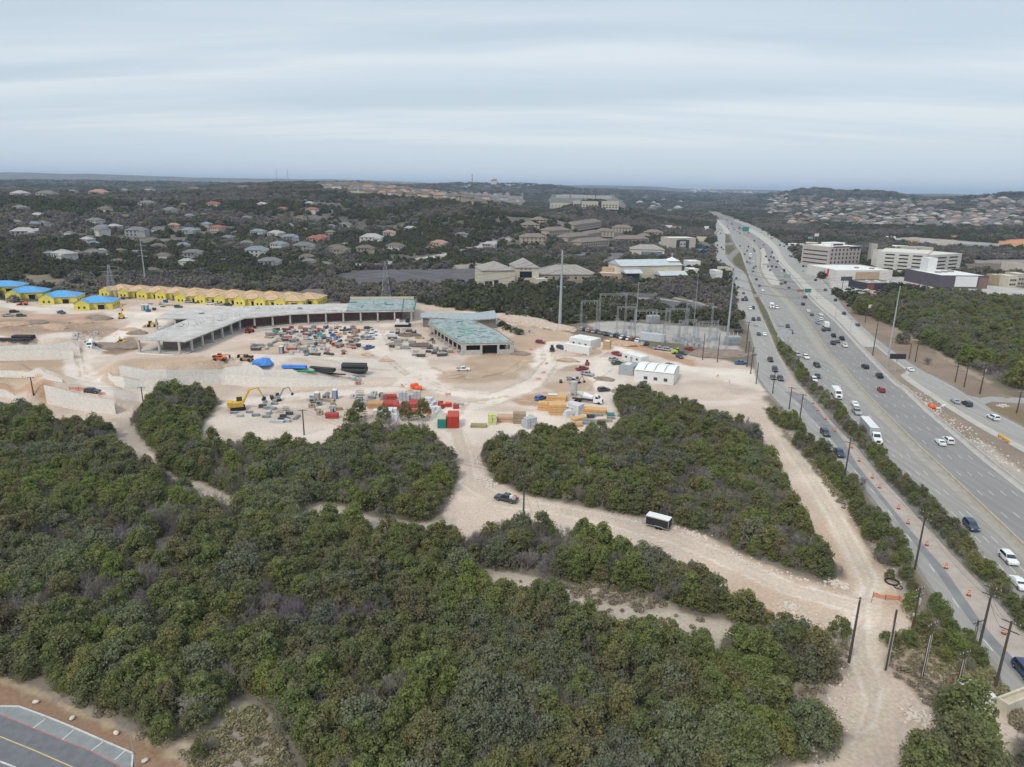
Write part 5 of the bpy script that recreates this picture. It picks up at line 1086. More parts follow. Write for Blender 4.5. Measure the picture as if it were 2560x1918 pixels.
# ---- general block building
def block(name, pl, pr, depth, H, wall, roofm, label, cat='building', rtype='flat', rh=3, group=None, z=None, base=0):
    pl = Vector(pl[:2]); pr = Vector(pr[:2])
    if pl.length > 1050: pr = pr.normalized() * pl.length
    d = pr - pl; W = d.length; rz = math.atan2(d.y, d.x)
    zz_ = ground(*pl) if z is None else z
    o = empty(name, (pl.x, pl.y, zz_), rz, label, cat, group)
    MB().box(W / 2, depth / 2, -1.5, W, depth, H + 1.5).build('wall', wall, o)
    if rtype == 'flat':
        MB().box(W / 2, depth / 2, H, W - .5, depth - .5, .12).build('roof', roofm, o)
        mb = MB(); mb.box(W / 2, .15, H, W, .3, .6).box(W / 2, depth - .15, H, W, .3, .6).box(.15, depth / 2, H, .3, depth - .6, .6).box(W - .15, depth / 2, H, .3, depth - .6, .6); mb.build('parapet', wall, o)
    else: MB().hip(0, 0, W, depth, H, rh, .8, rtype == 'gable').build('roof', roofm, o)
    c = Vector((pl.x, pl.y)) + Vector((math.cos(rz) * W / 2 - math.sin(rz) * depth / 2, math.sin(rz) * W / 2 + math.cos(rz) * depth / 2))
    OBSTACLES.append((c.x, c.y, max(W, depth) / 2 + 3)); return o, W
def windows(o, W, cols_, rows, x0, x1, z0, dz_, w_, h_, mat_=None, y=-.04, name='window', side=None, depth=0):
    me_ = MB().box(0, 0, 0, w_, .08, h_).mesh(name, mat_ or mTwin)
    for r in range(rows):
        for c in range(cols_):
            t = x0 + (x1 - x0) * (c + .5) / cols_; q = bpy.data.objects.new(name, me_); col.objects.link(q); q.parent = o
            if side is None: q.location = (t, y, z0 + r * dz_)
            else: q.location = (side, t, z0 + r * dz_); q.rotation_euler = (0, 0, math.pi / 2)
# office with square windows
o, W = block('office_building', P('F', 270, 440), P('F', 575, 425), 34, 21, M('pink_stone', (.42, .37, .34), .85, .06, .3), mRoofW, 'four-storey pinkish office block with rows of square dark windows', 'office building')
windows(o, W, 8, 4, 1, W - 1, 4.6, 4.1, 2.1, 2.4); windows(o, W, 1, 4, 2, 32, 3.5, 4.1, 30, 1.3, side=-.04, name='window_band'); MB().box(W * .45, 14, 21.1, W * .45, 12, 3.6).build('plant_room', mRoofW, o); MB().box(W * .45, 7.9, 22, W * .3, .1, 1.6).build('louvre', mBlk, o)
MB().box(W * .8, -.06, 19.0, W * .38, .1, 2.0).build('dark_cornice', mBlk, o); MB().box(W * .35, -.06, 20.6, W * .5, .1, 1.2).build('dark_cornice', mBlk, o)
# parking garage
mGar = M('garage_concrete', (.56, .54, .49), .85, .06, .3)
o, W = block('parking_garage', P('F', 740, 465), P('F', 1225, 500), 55, 19, mGar, M('garage_deck', (.60, .58, .52), .9, .06, .3), 'long cream parking garage with dark horizontal openings, left half', 'parking garage')
windows(o, W, 3, 5, W * .12, W * .95, 2.6, 3.4, W * .19, 1.3, mVoid, name='opening')
windows(o, W, 3, 5, 4, 50, 2.6, 3.4, 10, 1.2, mVoid, side=-.04, name='opening')
o, W = block('parking_garage', P('F', 1290, 500), P('F', 1565, 478), 62, 18, mGar, M('garage_deck', (.60, .58, .52)), 'cream parking garage wing behind the white stair tower', 'parking garage')
windows(o, W, 2, 4, W * .08, W * .92, 4.6, 3.4, W * .3, 1.3, mVoid, name='opening')
o, W = block('stair_tower', P('F', 675, 410), P('F', 735, 412), 8, 22, M('tower_stone', (.40, .38, .33), .85, .06, .3), mRoofW, 'slim grey stair tower between office and parking garage', 'tower')
o, W = block('stair_tower', P('F', 1228, 590), P('F', 1315, 592), 12, 21, M('white_render', (.68, .68, .67), .8, .04, .3), mRoofW, 'tall blank white tower right of the parking garage', 'tower')
o, W = block('shop', P('F', 345, 560), P('F', 900, 560), 46, 8.5, M('shop_wall', (.58, .56, .53), .85, .06, .3), mRoofW, 'wide white-roofed shop with a tan front panel below the office block', 'shop')
MB().box(W * .56, -.1, .5, W * .42, .15, 7).build('front_panel', mTanW, o); MB().box(W * .2, -.1, 0, W * .2, .15, 3.5).build('glass_front', mTwin, o); MB().box(W * .6, 20, 8.6, 3, 3, 1.2).build('roof_unit', mGreyR, o); MB().box(W * .8, 14, 8.6, 4, 2, 1.2).build('roof_unit', mGreyR, o)
o, W = block('restaurant', P('F', 660, 655), P('F', 950, 650), 22, 5, mBlk, mGreyR, 'low dark restaurant with red brick end and grey roof full of vents', 'restaurant')
MB().box(3, -.1, 0, 6, .15, 4.6).build('brick_front', M('red_brick', (.24, .08, .06), .9, .15, 2), o)
for i in range(5): MB().box(6 + i * 4.3, 6 + (i % 2) * 8, 5.12, 1.8, 1.6, 1.0).build('roof_unit', mFrame, o)
o, W = block('shop', P('F', 1370, 635), P('F', 1840, 640), 48, 10, M('cinema_wall', (.10, .085, .10), .85, .06, .3), mRoofW, 'dark-walled shop with white roof and blank white panel, far right', 'shop')
MB().box(W * .54, -.12, 1.4, W * .46, .15, 8.5).build('white_panel', mFrame, o); MB().box(W * .9, -.1, 0, W * .18, .12, 9).build('brick_panel', M('brown_brick', (.20, .13, .115), .9, .12, 1), o)
for i in range(3): MB().box(W * (.3 + .2 * i), 22 + 4 * i, 10.1, 4, 3, 1.4).build('roof_unit', mGreyR, o)
for i, (x0, x1, y) in enumerate([(1950, 2040, 610), (2045, 2130, 625), (2130, 2230, 615)]):
    o, W = block('apartment_house', P('F', x0, y), P('F', x1, y), 14, 8 + i, [mTanW, mCream, mStone][i], mRoofW, ['tan three-storey apartment house at the right edge', 'white-fronted apartment house at the right edge', 'stone apartment house cut by the right edge'][i], 'apartment building'); windows(o, W, 3, 2, 1, W - 1, 1.5, 3.6, 1.6, 1.6)
for i, (v, x0, x1, y, dp_, h_, w_, r_) in enumerate([('F', 900, 1060, 260, 30, 5, mCream, mRoofW), ('F', 1070, 1310, 290, 24, 7, mCream, mGreyR), ('F', 840, 940, 160, 20, 5, mFrame, mRoofW), ('F', 1010, 1180, 180, 20, 4, mTanW, mGreyR), ('F', 1510, 1960, 230, 16, 5, M('steel_grey_wall', (.27, .30, .32), .8, .1, .2), mBlue), ('F', 1250, 1480, 215, 14, 4, mStone, mGreyR), ('K', 730, 800, 515, 14, 5, mFrame, mRoofW), ('K', 805, 890, 505, 16, 5, mCream, mRoofW), ('F', 2120, 2209, 500, 18, 10, mCream, mGreyR), ('F', 1040, 1120, 50, 20, 5, mTanW, mGreyR), ('F', 700, 830, 45, 16, 3, mTanW, mRoofW), ('F', 1480, 1600, 150, 14, 5, mTanW, mRed)]):
    o, W = block('low_building', P(v, x0, y), P(v, x1, y), dp_, h_, w_, r_, ['low white-roofed shed behind the parking garage', 'long cream hall behind the garage roof', 'small white hall by the far plots', 'low tan hall by the far plots', 'long grey-blue framed building on the far plot', 'pale stone sheds on the far plot', 'small white shop left of the office block', 'cream shop left of the office block', 'cream block behind the apartments at the right edge', 'small tan hall in the far wood', 'long low tan roof in the far wood', 'small red-roofed hall on the far plot'][i], 'building')
# ---- church campus
o, W = block('church_hall', P('J', 172, 742), P('J', 425, 738), 30, 12.5, mCream, mGreyR, 'cream church hall with broad grey hip roof, left of the steel pole', 'church hall', 'hip', 5.5)
windows(o, W, 1, 1, W * .38, W * .48, 1, 3, 3.4, 4.2, mVoid, name='arched_door'); windows(o, W, 2, 1, W * .08, W * .32, 1, 3, 2.8, 3.4, mVoid); windows(o, W, 1, 1, W * .55, W * .62, 1.4, 1, 1.8, 1.6, mVoid)
o, W = block('church_hall', P('J', 440, 708), P('J', 612, 706), 28, 12, mCream, mGreyR, 'recessed cream church hall wing with a wide dark window', 'church hall', 'hip', 6)
windows(o, W, 1, 1, W * .1, W * .72, 4, 3, W * .55, 5, mGlass, name='glazed_front'); windows(o, W, 3, 1, W * .1, W * .7, 10.2, 1, .9, .9, mVoid)
o, W = block('church_annexe', P('J', 615, 690), P('J', 1070, 690), 30, 5, M('annexe_stone', (.36, .31, .25), .9, .1, .5), mGreyR, 'low stone annexe with wide grey roof between the church halls', 'church hall', 'hip', 6.5); windows(o, W, 7, 1, 3, W - 3, 1.2, 1, 1.8, 1.8, mVoid)
o, W = block('canopy', P('J', 590, 715), P('J', 680, 712), 9, 3.2, mCream, mRoofW, 'small white entrance canopy in front of the church hall', 'canopy')
o, W = block('church', P('J', 1250, 690), P('J', 1720, 680), 26, 12, mCream, mBlue, 'long pale church with light metal roof and small cupola', 'church', 'gable', 4)
MB().box(W * .92, 10, 0, 9, 9, 15).build('bell_tower', mCream, o); MB().hip(W * .92 - 4.5, 5.5, W * .92 + 4.5, 14.5, 15, 3, .8).build('tower_roof', mRoofW, o); MB().box(W * .92, 10, 18, .3, .3, 3.2).build('cross_post', mFrame, o); MB().box(W * .92, 10, 19.8, 1.6, .3, .3).build('cross_arm', mFrame, o)
mb = MB(); mb.hip(W * .55, -12, W * .98, 0, 5, 3, .6, True).build('porch_roof', mBlue, o); MB().box(W * .77, -5, 0, W * .36, 8, 5).build('porch', mCream, o); MB().hip(W * .0, -10, W * .26, 0, 7, 2.5, .5, True).build('entrance_roof', mBlue, o); MB().box(W * .13, -4.5, 0, W * .2, 8, 7).build('glazed_entrance', mTwin, o)
o, W = block('church_annexe', P('J', 1075, 680), P('J', 1250, 690), 22, 5, mTanW, mRoofW, 'flat white-roofed link building left of the pale church', 'church hall'); windows(o, W, 5, 1, 2, W - 2, 1, 1, 2.2, 2, mVoid); MB().box(W * .3, 14, 5, 10, 6, 4).build('upper_storey', mTanW, o)
o, W = block('low_building', P('J', 1330, 500), P('J', 1590, 505), 22, 8, mCream, mGreyR, 'wide hip-roofed hall with blue-grey front behind the church', 'hall', 'hip', 5); MB().box(W * .62, -.1, 0, W * .62, .15, 5.5).build('blue_front', M('slate_blue_wall', (.16, .19, .27), .8, .1, .3), o)
o, W = block('office_building', P('J', 1630, 455), P('J', 1830, 455), 24, 15, M('beige_stone', (.50, .44, .38), .85, .06, .3), mRoofW, 'beige four-storey office with white roof beside the highway slip road', 'office building'); windows(o, W, 2, 2, W * .38, W * .62, 2.5, 4, 2, 2, mVoid); windows(o, W, 2, 1, W * .14, W * .86, 2, 4, 5, 11, mTwin, name='glass_bay'); MB().box(W * .5, -.1, 11.5, W * .28, .12, 2).build('dark_band', mTwin, o)
for i, (x0, x1, y, h_, w_, r_) in enumerate([(1780, 1870, 600, 7, mFrame, mRoofW), (1990, 2040, 685, 7, mFrame, mRoofW), (2050, 2120, 640, 5, mCream, mGreyR), (1790, 1860, 640, 4, mFrame, mRoofW), (1590, 1630, 445, 8, mBlue, mBlue), (1880, 1925, 480, 4, mTarp, mTarp), (1840, 1920, 385, 6, mCream, mGreyR), (1640, 1720, 300, 6, mTanW, mGreyR), (1590, 1650, 290, 6, mFrame, mRoofW), (1900, 1935, 305, 8, mFrame, mRoofW)]):
    block('low_building', P('J', x0, y), P('J', x1, y), 14, h_, w_, r_, ['white building right of the church cupola', 'small white building by the frontage road', 'cream building at the frontage road junction', 'low white shed right of the church', 'pale blue-white side wing of the beige office', 'bright blue canopy beside the beige office', 'cream house near the slip road', 'tan building behind the beige office', 'white building behind the beige office', 'white box building beside the slip road'][i], 'building')
# ---- apartments: pale walls, brown hip roofs
for i, (x0, x1, y, h_) in enumerate([(470, 680, 395, 11), (690, 860, 345, 11), (890, 1100, 300, 12), (840, 1000, 390, 9), (1050, 1200, 340, 11), (1180, 1340, 310, 11), (1200, 1400, 400, 10), (940, 1160, 430, 9), (1250, 1470, 400, 11), (1430, 1580, 345, 10), (560, 680, 250, 9), (480, 620, 290, 9), (1000, 1100, 360, 8), (1380, 1480, 370, 9)]):
    o, W = block('apartment_building', P('J', x0, y), P('J', x1, y), 18, h_ * .62, M('apartment_wall', (.38, .33, .27), .85, .1, .4), mBrn, f"brown-roofed tan apartment block of the hillside estate, {['leftmost in the front','second from left in front','largest at the back left','low one in the middle','middle of the back row','back right','front middle right','nearest of all','front right','rightmost','highest up the slope','up the slope at left','small one in the centre','small one at right'][i]}", 'apartment building', 'hip', 4.2, 'tan apartment blocks of the hillside estate')
    windows(o, W, max(3, int(W / 5)), 2, 1.5, W - 1.5, .8, 3.1, 1.6, 1.7, mVoid)
for i, (x0, x1, y) in enumerate([(750, 850, 45), (870, 1050, 45), (1060, 1180, 50), (700, 850, 122), (880, 940, 125), (945, 1075, 130), (1100, 1235, 130)]):
    o, W = block('apartment_building', P('J', x0, y), P('J', x1, y), 16, 14, M('knoll_wall', (.46, .43, .36), .85, .1, .4), mRoofW, f"pale flat-roofed apartment block on the wooded knoll, {['upper row left','upper row middle','upper row right','lower row leftmost','lower row, narrow','lower row third','lower row rightmost'][i]}", 'apartment building', 'flat', 3, 'pale apartment blocks on the knoll'); windows(o, W, 5, 2, 2, W - 2, 1.5, 4.2, 3, 2.2, mVoid)
# ---- hillside and ridge houses
HOUSEW = [('cream', (.52, .47, .38)), ('white', (.60, .59, .56)), ('pale grey', (.42, .42, .42)), ('tan', (.40, .33, .26)), ('pinkish', (.46, .36, .31)), ('stone', (.40, .36, .30))]
HOUSEW = [(n_, tuple(c_ * .82 for c_ in t_)) for n_, t_ in HOUSEW]
HOUSER = [('grey', (.17, .167, .163)), ('brown', (.155, .13, .112)), ('red tiled', (.28, .11, .085)), ('pale', (.36, .35, .335)), ('blue grey', (.19, .22, .245)), ('terracotta', (.34, .21, .165))]
def house(p, W, Dp, H, wi, ri, rz, label, group, two=False):
    wm = M('house_wall_' + HOUSEW[wi][0].replace(' ', '_'), HOUSEW[wi][1], .85, .1, .4); rm = M('house_roof_' + HOUSER[ri][0].replace(' ', '_'), HOUSER[ri][1], .9, .15, .5)
    o = empty('house', p, rz, label, 'house', group); MB().box(0, 0, -2, W, Dp, H + 2).build('wall', wm, o); MB().hip(-W / 2, -Dp / 2, W / 2, Dp / 2, H, Dp * .26, .6).build('roof', rm, o)
    MB().box(W * .3, -Dp * .5, -2, W * .32, Dp * .4, H * .8 + 2).build('wing_wall', wm, o); MB().hip(W * .14, -Dp * .7, W * .46, -Dp * .1, H * .8, Dp * .2, .4).build('wing_roof', rm, o)
    me_ = MB().box(0, 0, 0, 1.5, .08, 1.6).mesh('window', mVoid)
    for r in range(2 if H > 5 else 1):
        for x in (-.38, -.2, -.02): q = bpy.data.objects.new('window', me_); col.objects.link(q); q.parent = o; q.location = (W * x, -Dp / 2 - .04, .9 + r * 3)
    OBSTACLES.append((p.x, p.y, W * (1.5 if 'crest' in group else .45))); return o
WL_ = [('H', 135, 290, 44, 1, 3), ('H', 305, 290, 46, 0, 0), ('H', 640, 280, 48, 4, 5), ('H', 805, 255, 42, 1, 0), ('H', 965, 250, 48, 1, 1), ('H', 1250, 250, 50, 5, 1), ('H', 1560, 240, 40, 0, 1), ('H', 710, 220, 34, 1, 3), ('H', 1320, 215, 36, 1, 3), ('H', 470, 275, 30, 2, 0),
       ('H', 140, 390, 30, 1, 0), ('H', 250, 425, 24, 1, 3), ('H', 950, 355, 34, 2, 0), ('H', 1100, 400, 32, 1, 0), ('H', 815, 435, 24, 0, 1), ('H', 620, 475, 28, 1, 0), ('H', 740, 500, 24, 1, 3), ('H', 650, 535, 28, 1, 0), ('H', 160, 550, 34, 2, 3), ('H', 885, 540, 34, 2, 0), ('H', 1120, 490, 20, 3, 5),
       ('H', 1375, 360, 30, 1, 2), ('H', 1410, 520, 26, 0, 2), ('H', 1225, 540, 30, 2, 4), ('H', 1665, 545, 26, 1, 4), ('H', 1780, 555, 28, 1, 3), ('H', 1870, 580, 28, 2, 4), ('H', 2035, 590, 30, 4, 2), ('H', 1800, 630, 26, 1, 4), ('H', 1655, 670, 34, 1, 4), ('H', 1475, 570, 22, 2, 0), ('H', 1245, 690, 26, 2, 0), ('H', 1690, 350, 24, 1, 3), ('H', 1820, 380, 22, 4, 2), ('H', 2010, 395, 28, 1, 2), ('H', 1160, 285, 18, 1, 0), ('H', 1940, 435, 20, 0, 1), ('H', 420, 700, 30, 1, 3), ('H', 1960, 640, 34, 2, 0), ('H', 780, 660, 12, 0, 1), ('H', 1590, 440, 22, 2, 0), ('H', 680, 395, 26, 1, 1), ('H', 2170, 650, 26, 5, 1), ('H', 1740, 745, 30, 2, 0), ('H', 985, 790, 16, 1, 1),
       ('I', 205, 545, 26, 1, 0), ('I', 410, 650, 44, 1, 3), ('I', 550, 610, 26, 1, 5), ('I', 600, 720, 30, 1, 1), ('I', 160, 755, 30, 5, 1), ('I', 360, 740, 30, 5, 1), ('I', 945, 695, 30, 0, 5), ('I', 870, 720, 14, 1, 2), ('I', 1120, 610, 24, 2, 0), ('I', 1340, 705, 26, 2, 3), ('I', 715, 560, 24, 1, 3), ('I', 205, 690, 12, 1, 0), ('I', 15, 650, 26, 4, 2), ('I', 1250, 355, 44, 0, 1), ('I', 1385, 350, 34, 1, 1), ('I', 1530, 360, 42, 0, 1)]
rh_ = random.Random(21)
for v, x, y, w, wi, ri in WL_:
    p = P(v, x, y); d = math.hypot(p.x, p.y); W = min(w, 40) * VIEWS[v][2] / .39 * 1.0 if v == 'H' else w * .95; W = max(9, w * .62)
    where = 'on the crest of the left hill' if (v == 'H' and y < 300) else 'on the end of the wooded ridge' if (v == 'I' and y < 400) else 'among the trees of the left hillside' if v == 'H' else 'among trees above the curving street'
    house(p, W, W * .6, 6.4 if w > 24 else 4.0, wi, ri, rh_.uniform(-.5, .5), f"{HOUSEW[wi][0]} house with {HOUSER[ri][0]} roof {where}", 'houses ' + where)
FARH = {}
def far_house(p, W, wi, ri, label, group, H=5):
    k = (wi, ri)
    if k not in FARH:
        mb = MB(); mb.box(0, 0, -.25, 1, .65, .62); mb.m = 1; mb.hip(-.5, -.325, .5, .325, .37, .22, .04)
        FARH[k] = mb.mesh('house', [M('house_wall_' + HOUSEW[wi][0].replace(' ', '_'), HOUSEW[wi][1], .85, .1, .4), M('house_roof_' + HOUSER[ri][0].replace(' ', '_'), HOUSER[ri][1], .9, .15, .5)])
    o = bpy.data.objects.new('house', FARH[k]); col.objects.link(o); o.location = p; o.scale = (W, W, W * .85); o.rotation_euler = (0, 0, rh_.uniform(-.6, .6)); tag(o, label, 'house', group); OBSTACLES.append((p.x, p.y, W * (.95 if 'ridge' in group else .4))); return o
# rows on the ridge
for y0, y1, xa, xb, n in ((208, 208, 0, 560, 16), (228, 262, 60, 900, 28), (265, 322, 250, 1200, 32), (242, 285, 500, 1500, 22), (290, 335, 1150, 1600, 7)):
    for i in range(n):
        t = (i + rh_.uniform(.2, .8)) / n; p = P('I', xa + (xb - xa) * t, y0 + (y1 - y0) * t + rh_.uniform(-5, 5)); wi, ri = rh_.choice([0, 5, 3, 0, 1]), rh_.choice([1, 1, 1, 0, 5])
        far_house(p, rh_.uniform(19, 27), wi, ri, f"{HOUSEW[wi][0]} house with {HOUSER[ri][0]} roof in the rows along the ridge", 'houses in rows along the ridge')
for i in range(52):   # strewn over the left hillside
    x, y = rh_.uniform(0, 2200), rh_.uniform(300, 760); p = P('H', x, y); wi, ri = rh_.choice([0, 1, 2, 5]), rh_.choice([0, 1, 3, 4, 0])
    far_house(p, rh_.uniform(8, 13.5), wi, ri, f"small {HOUSEW[wi][0]} house with {HOUSER[ri][0]} roof half hidden on the left hillside", 'small houses half hidden on the left hillside')
rest = {}
def rest_house(p, W, wi, ri):
    if p.z > 160 or p.length > 9000: return
    for key, f in ((('w', wi), 0), (('r', ri), 1)):
        mb = rest.setdefault(key, MB())
        if f == 0: mb.box(p.x, p.y, p.z - .25 * W, W, W * .65, W * .58)
        else: mb.hip(p.x - W / 2, p.y - W * .33, p.x + W / 2, p.y + W * .33, p.z + W * .32, W * .2, .5)
sub = []
for i in range(560):  # suburb on the right
    x = rh_.uniform(560, 2212); y = rh_.uniform(185 if x > 1500 else 205, 380) if x > 700 else rh_.uniform(170, 300)
    if x > 1400 and rh_.random() < .6: y = rh_.uniform(270, 385)
    p = P('K', x, y); sub.append((math.hypot(p.x, p.y), i, p, x, y))
sub.sort()
for j, (d_, i, p, x, y) in enumerate(sub):
    wi, ri = rh_.choice([0, 4, 3, 1, 5]), rh_.choice([1, 5, 1, 3, 1, 0, 0]); s = rh_.uniform(14, 21) * (1 if y > 250 else 1.5)
    if j < 90: far_house(p, s, wi, ri, f"{HOUSEW[wi][0]} house with {HOUSER[ri][0]} roof in the distant right-hand suburb", 'houses of the distant suburb at right')
    else: rest_house(p, s, wi, ri); OBSTACLES.append((p.x, p.y, s * .65))
for i in range(45):   # town in the far middle
    x, y = rh_.uniform(60, 500), rh_.uniform(135, 180); p = P('K', x, y); rest_house(p, rh_.uniform(20, 40), rh_.choice([0, 1]), rh_.choice([3, 3, 0]))
for i in range(60):
    x, y = rh_.uniform(1050, 1700), rh_.uniform(150, 230); p = P('I', x, y); rest_house(p, rh_.uniform(18, 34), rh_.choice([0, 1]), rh_.choice([3, 1, 0]))
mb = MB(); mats_ = []
for (t_, k_), m_ in rest.items():
    mb.m = len(mats_); mb.add(m_.v, m_.f); mats_.append(M(('house_wall_' if t_ == 'w' else 'house_roof_') + (HOUSEW if t_ == 'w' else HOUSER)[k_][0].replace(' ', '_'), (HOUSEW if t_ == 'w' else HOUSER)[k_][1], .85, .1, .4))
mb.build('distant_houses', mats_, kind='stuff')
for i in range(26):
    p = P('J', rh_.uniform(1350, 1740), rh_.uniform(30, 160)); tag(far_house(p, rh_.uniform(16, 34), rh_.choice([0, 1, 3]), rh_.choice([3, 3, 0]), 'pale low building beside the distant highway left of the bend', 'pale buildings left of the highway bend'), cat='building').name = 'low_building'
# ------------------------------------------------------------------ poles, masts, wires
mWood = M('pole_wood', (.085, .068, .055), .9, .15, 2); mSteel = M('galvanised_steel', (.34, .36, .38), .6, .06, 1, .4); mIns = M('insulator', (.45, .44, .42), .5, .1); mLat = M('lattice_steel', (.30, .31, .33), .6, .05, 1); mWire = M('wire_black', (.05, .05, .055), .7, 0)
def top_h(base, v, x, y):
    ox, oy, s = VIEWS[v]; ty = oy + y * s; lo, hi = 0.5, 120
    for _ in range(40):
        m_ = (lo + hi) / 2
        if project((base.x, base.y, base.z + m_))[1] > ty: lo = m_
        else: hi = m_
    return lo
TOPS = {}
def wood_pole(key, v, bx, by, tx, ty, label, arms=1, az_=.3, r=.16, extra=None, base=None):
    b_ = base or P(v, bx, by); h = min(top_h(b_, v, tx, ty), 19); o = empty('utility_pole', b_, az_, label, 'utility pole', 'wooden utility poles')
    MB().cyl((0, 0, -.5), (0, 0, h), r, r * .65, 8).build('post', mWood, o)
    for i in range(arms):
        z = h - .35 - i * 1.3; MB().box(0, 0, z, 2.5, .12, .14).build('crossarm', mWood, o)
        for x in (-1.1, -.5, .5, 1.1): MB().cyl((x, 0, z + .14), (x, 0, z + .42), .06, .04, 6).build('insulator', mIns, o)
    if extra == 'transformer': MB().cyl((.42, 0, h - 3.2), (.42, 0, h - 2.1), .27, .27, 10).build('transformer', mIns, o); MB().cyl((-.38, 0, h - 5.2), (-.38, 0, h - 4.7), .16, .16, 8).build('lightning_arrester', mIns, o)
    if extra == 'antenna':
        mb = MB()
        for i in range(14): a = i * .449; mb.cyl((0, 0, h - .3), (math.cos(a) * 1.5, math.sin(a) * 1.5, h + .35 * math.sin(i)), .035, .03, 4)
        mb.build('aerial_ring', mIns, o); MB().cyl((.1, 0, h - 3.4), (-.9, 0, h - 3.2), .03, .03, 4).build('bracket', mIns, o)
    if extra == 'conduit':
        for x in (-.22, .26): MB().cyl((x, -.1, 0), (x, -.1, h * .8), .06, .06, 6).build('conduit', mIns, o)
    TOPS[key] = Vector((b_.x, b_.y, b_.z + h)); return o
for k, v, bx, by, tx, ty, lab, arms, az_, ex in [
 ('m1', 'M', 710, 820, 810, 300, 'dark wooden pole with a ring of white aerial spikes on top', 0, 0, 'antenna'), ('m2', 'M', 1000, 880, 1110, 400, 'bare wooden pole beside the pale track, green bush behind it', 0, 0, 'conduit'), ('m3', 'M', 1200, 630, 1290, 225, 'wooden pole with transformers just behind the green bush', 2, .5, 'transformer'),
 ('m4', 'M', 1290, 955, 1390, 505, 'wooden pole with metal conduits in the dry weeds', 1, .5, 'conduit'), ('m5', 'M', 1580, 1015, 1635, 735, 'short thick wooden pole beside the pale concrete box', 1, .4, 'conduit'), ('m6', 'M', 1735, 760, 1835, 215, 'tall crossarm pole at the frontage road edge, second nearest', 2, -.9, None),
 ('m7', 'M', 1875, 1040, 2030, 490, 'tallest crossarm pole beside the frontage road, nearest the camera', 2, -.9, None), ('m8', 'M', 1700, 690, 1718, 485, 'small pole with hanging insulators half hidden by the shrubs', 1, .4, 'conduit'),
 ('g1', 'G', 795, 915, 840, 610, 'crossarm pole in the shrubs left of the dark blue pickup', 2, -.9, None), ('g2', 'G', 1345, 1657, 1405, 1200, 'tall crossarm pole beside the frontage road near the orange drums', 2, -.9, None),
 ('g3', 'G', 355, 390, 385, 215, 'dark pole at the start of the roadside shrubs, left of a pair', 1, -.9, None), ('g4', 'G', 435, 500, 460, 270, 'dark pole at the start of the roadside shrubs, right of a pair', 1, -.9, 'transformer'), ('g5', 'G', 225, 265, 240, 80, 'pole at the site driveway beside the frontage road', 0, 0, None), ('g6', 'G', 95, 190, 120, 20, 'slim pole left of the site driveway', 0, 0, None),
 ('e1', 'E', 840, 1410, 855, 1120, 'thick dark pole right of the substation', 2, .2, None), ('e2', 'E', 852, 1510, 862, 1290, 'dark pole in front of the substation corner', 1, .2, None), ('e3', 'E', 885, 1570, 908, 1340, 'dark pole beside the blue pickup', 1, .2, None), ('e4', 'E', 597, 1470, 600, 1220, 'slim pole by the earth heap in front of the substation', 0, 0, None), ('e5', 'E', 470, 1450, 485, 1220, 'slim pole left of the earth heap', 0, 0, None),
 ('r1', 'G', 1665, 175, 1685, 20, 'crossarm pole on the brown verge, left of a pair', 2, .2, None), ('r2', 'G', 1735, 215, 1750, 30, 'crossarm pole on the brown verge, right of a pair', 2, .2, None), ('r3', 'G', 1860, 270, 1900, 30, 'tall pole with many crossarms on the brown verge', 3, .2, 'transformer'), ('r4', 'G', 2150, 420, 2170, 250, 'pole beyond the side street at the right edge', 1, .2, None),
 ('f1', 'F', 640, 975, 655, 830, 'dark pole beside the small white sign', 1, .2, None), ('f2', 'F', 715, 1300, 740, 925, 'dark pole at the near edge of the right-hand side road', 0, .2, None), ('f3', 'F', 1135, 1360, 1180, 1150, 'pole with lamp on the brown verge by the reddish bush', 1, .2, None), ('f4', 'F', 400, 740, 410, 520, 'slim pole at the shops car park', 0, .2, None), ('f5', 'F', 1075, 1330, 1082, 1180, 'slim pole on the brown verge left of the lamp pole', 0, 0, None),
 ('o1', 'O', 715, 535, 712, 245, 'crossarm pole in the wood edge right of the loaded pickup', 1, .5, None), ('a1', 'A', 290, 1200, 268, 1045, 'wooden pole at the wood edge near the left side', 1, 0, None), ('a2', 'A', 1240, 1300, 1215, 1130, 'wooden pole among the trees left of the yellow excavator', 1, 0, None), ('b1', 'B', 693, 1340, 685, 1120, 'wooden pole at the wood edge in front of the lower yard', 1, 0, None)]:
    wood_pole(k, v, bx, by, tx, ty, lab, arms, az_, .28 if k in ('m5', 'e1', 'r3') else .23, ex)
def steel_pole(key, v, bx, by, tx, ty, label, arms, r=.7, name='transmission_pole', az_=.15):
    b_ = P(v, bx, by); h = top_h(b_, v, tx, ty); o = empty(name, b_, az_, label, 'steel pole', 'tall steel poles')
    MB().cyl((0, 0, -1), (0, 0, h), r, r * .4, 12).build('shaft', mSteel, o)
    for z, w in arms:
        MB().cyl((-w, 0, z * h + .5), (w, 0, z * h), .12, .12, 5).build('arm', mSteel, o)
        for x in (-w, w): MB().cyl((x, 0, z * h - .7), (x, 0, z * h + .3), .10, .10, 6).build('insulator', mIns, o)
    TOPS[key] = Vector((b_.x, b_.y, b_.z + h)); return o
steel_pole('s1', 'C', 1035, 392, 1046, -255, 'tall tapered steel transmission pole in the centre, behind the tan bank', [(.93, 2.2), (.82, 2.8), (.70, 2.8), (.52, 2.2)], .95)
steel_pole('s2', 'E', 680, 1290, 722, 640, 'tall steel transmission pole beside the frontage road', [(.97, 2), (.90, 2.2), (.82, 2.2)], .6)
steel_pole('s3', 'H', 937, 842, 914, 555, 'slim steel transmission pole behind the yellow houses', [(.95, 3), (.84, 3.4), (.72, 3.4), (.6, 3)], .55)
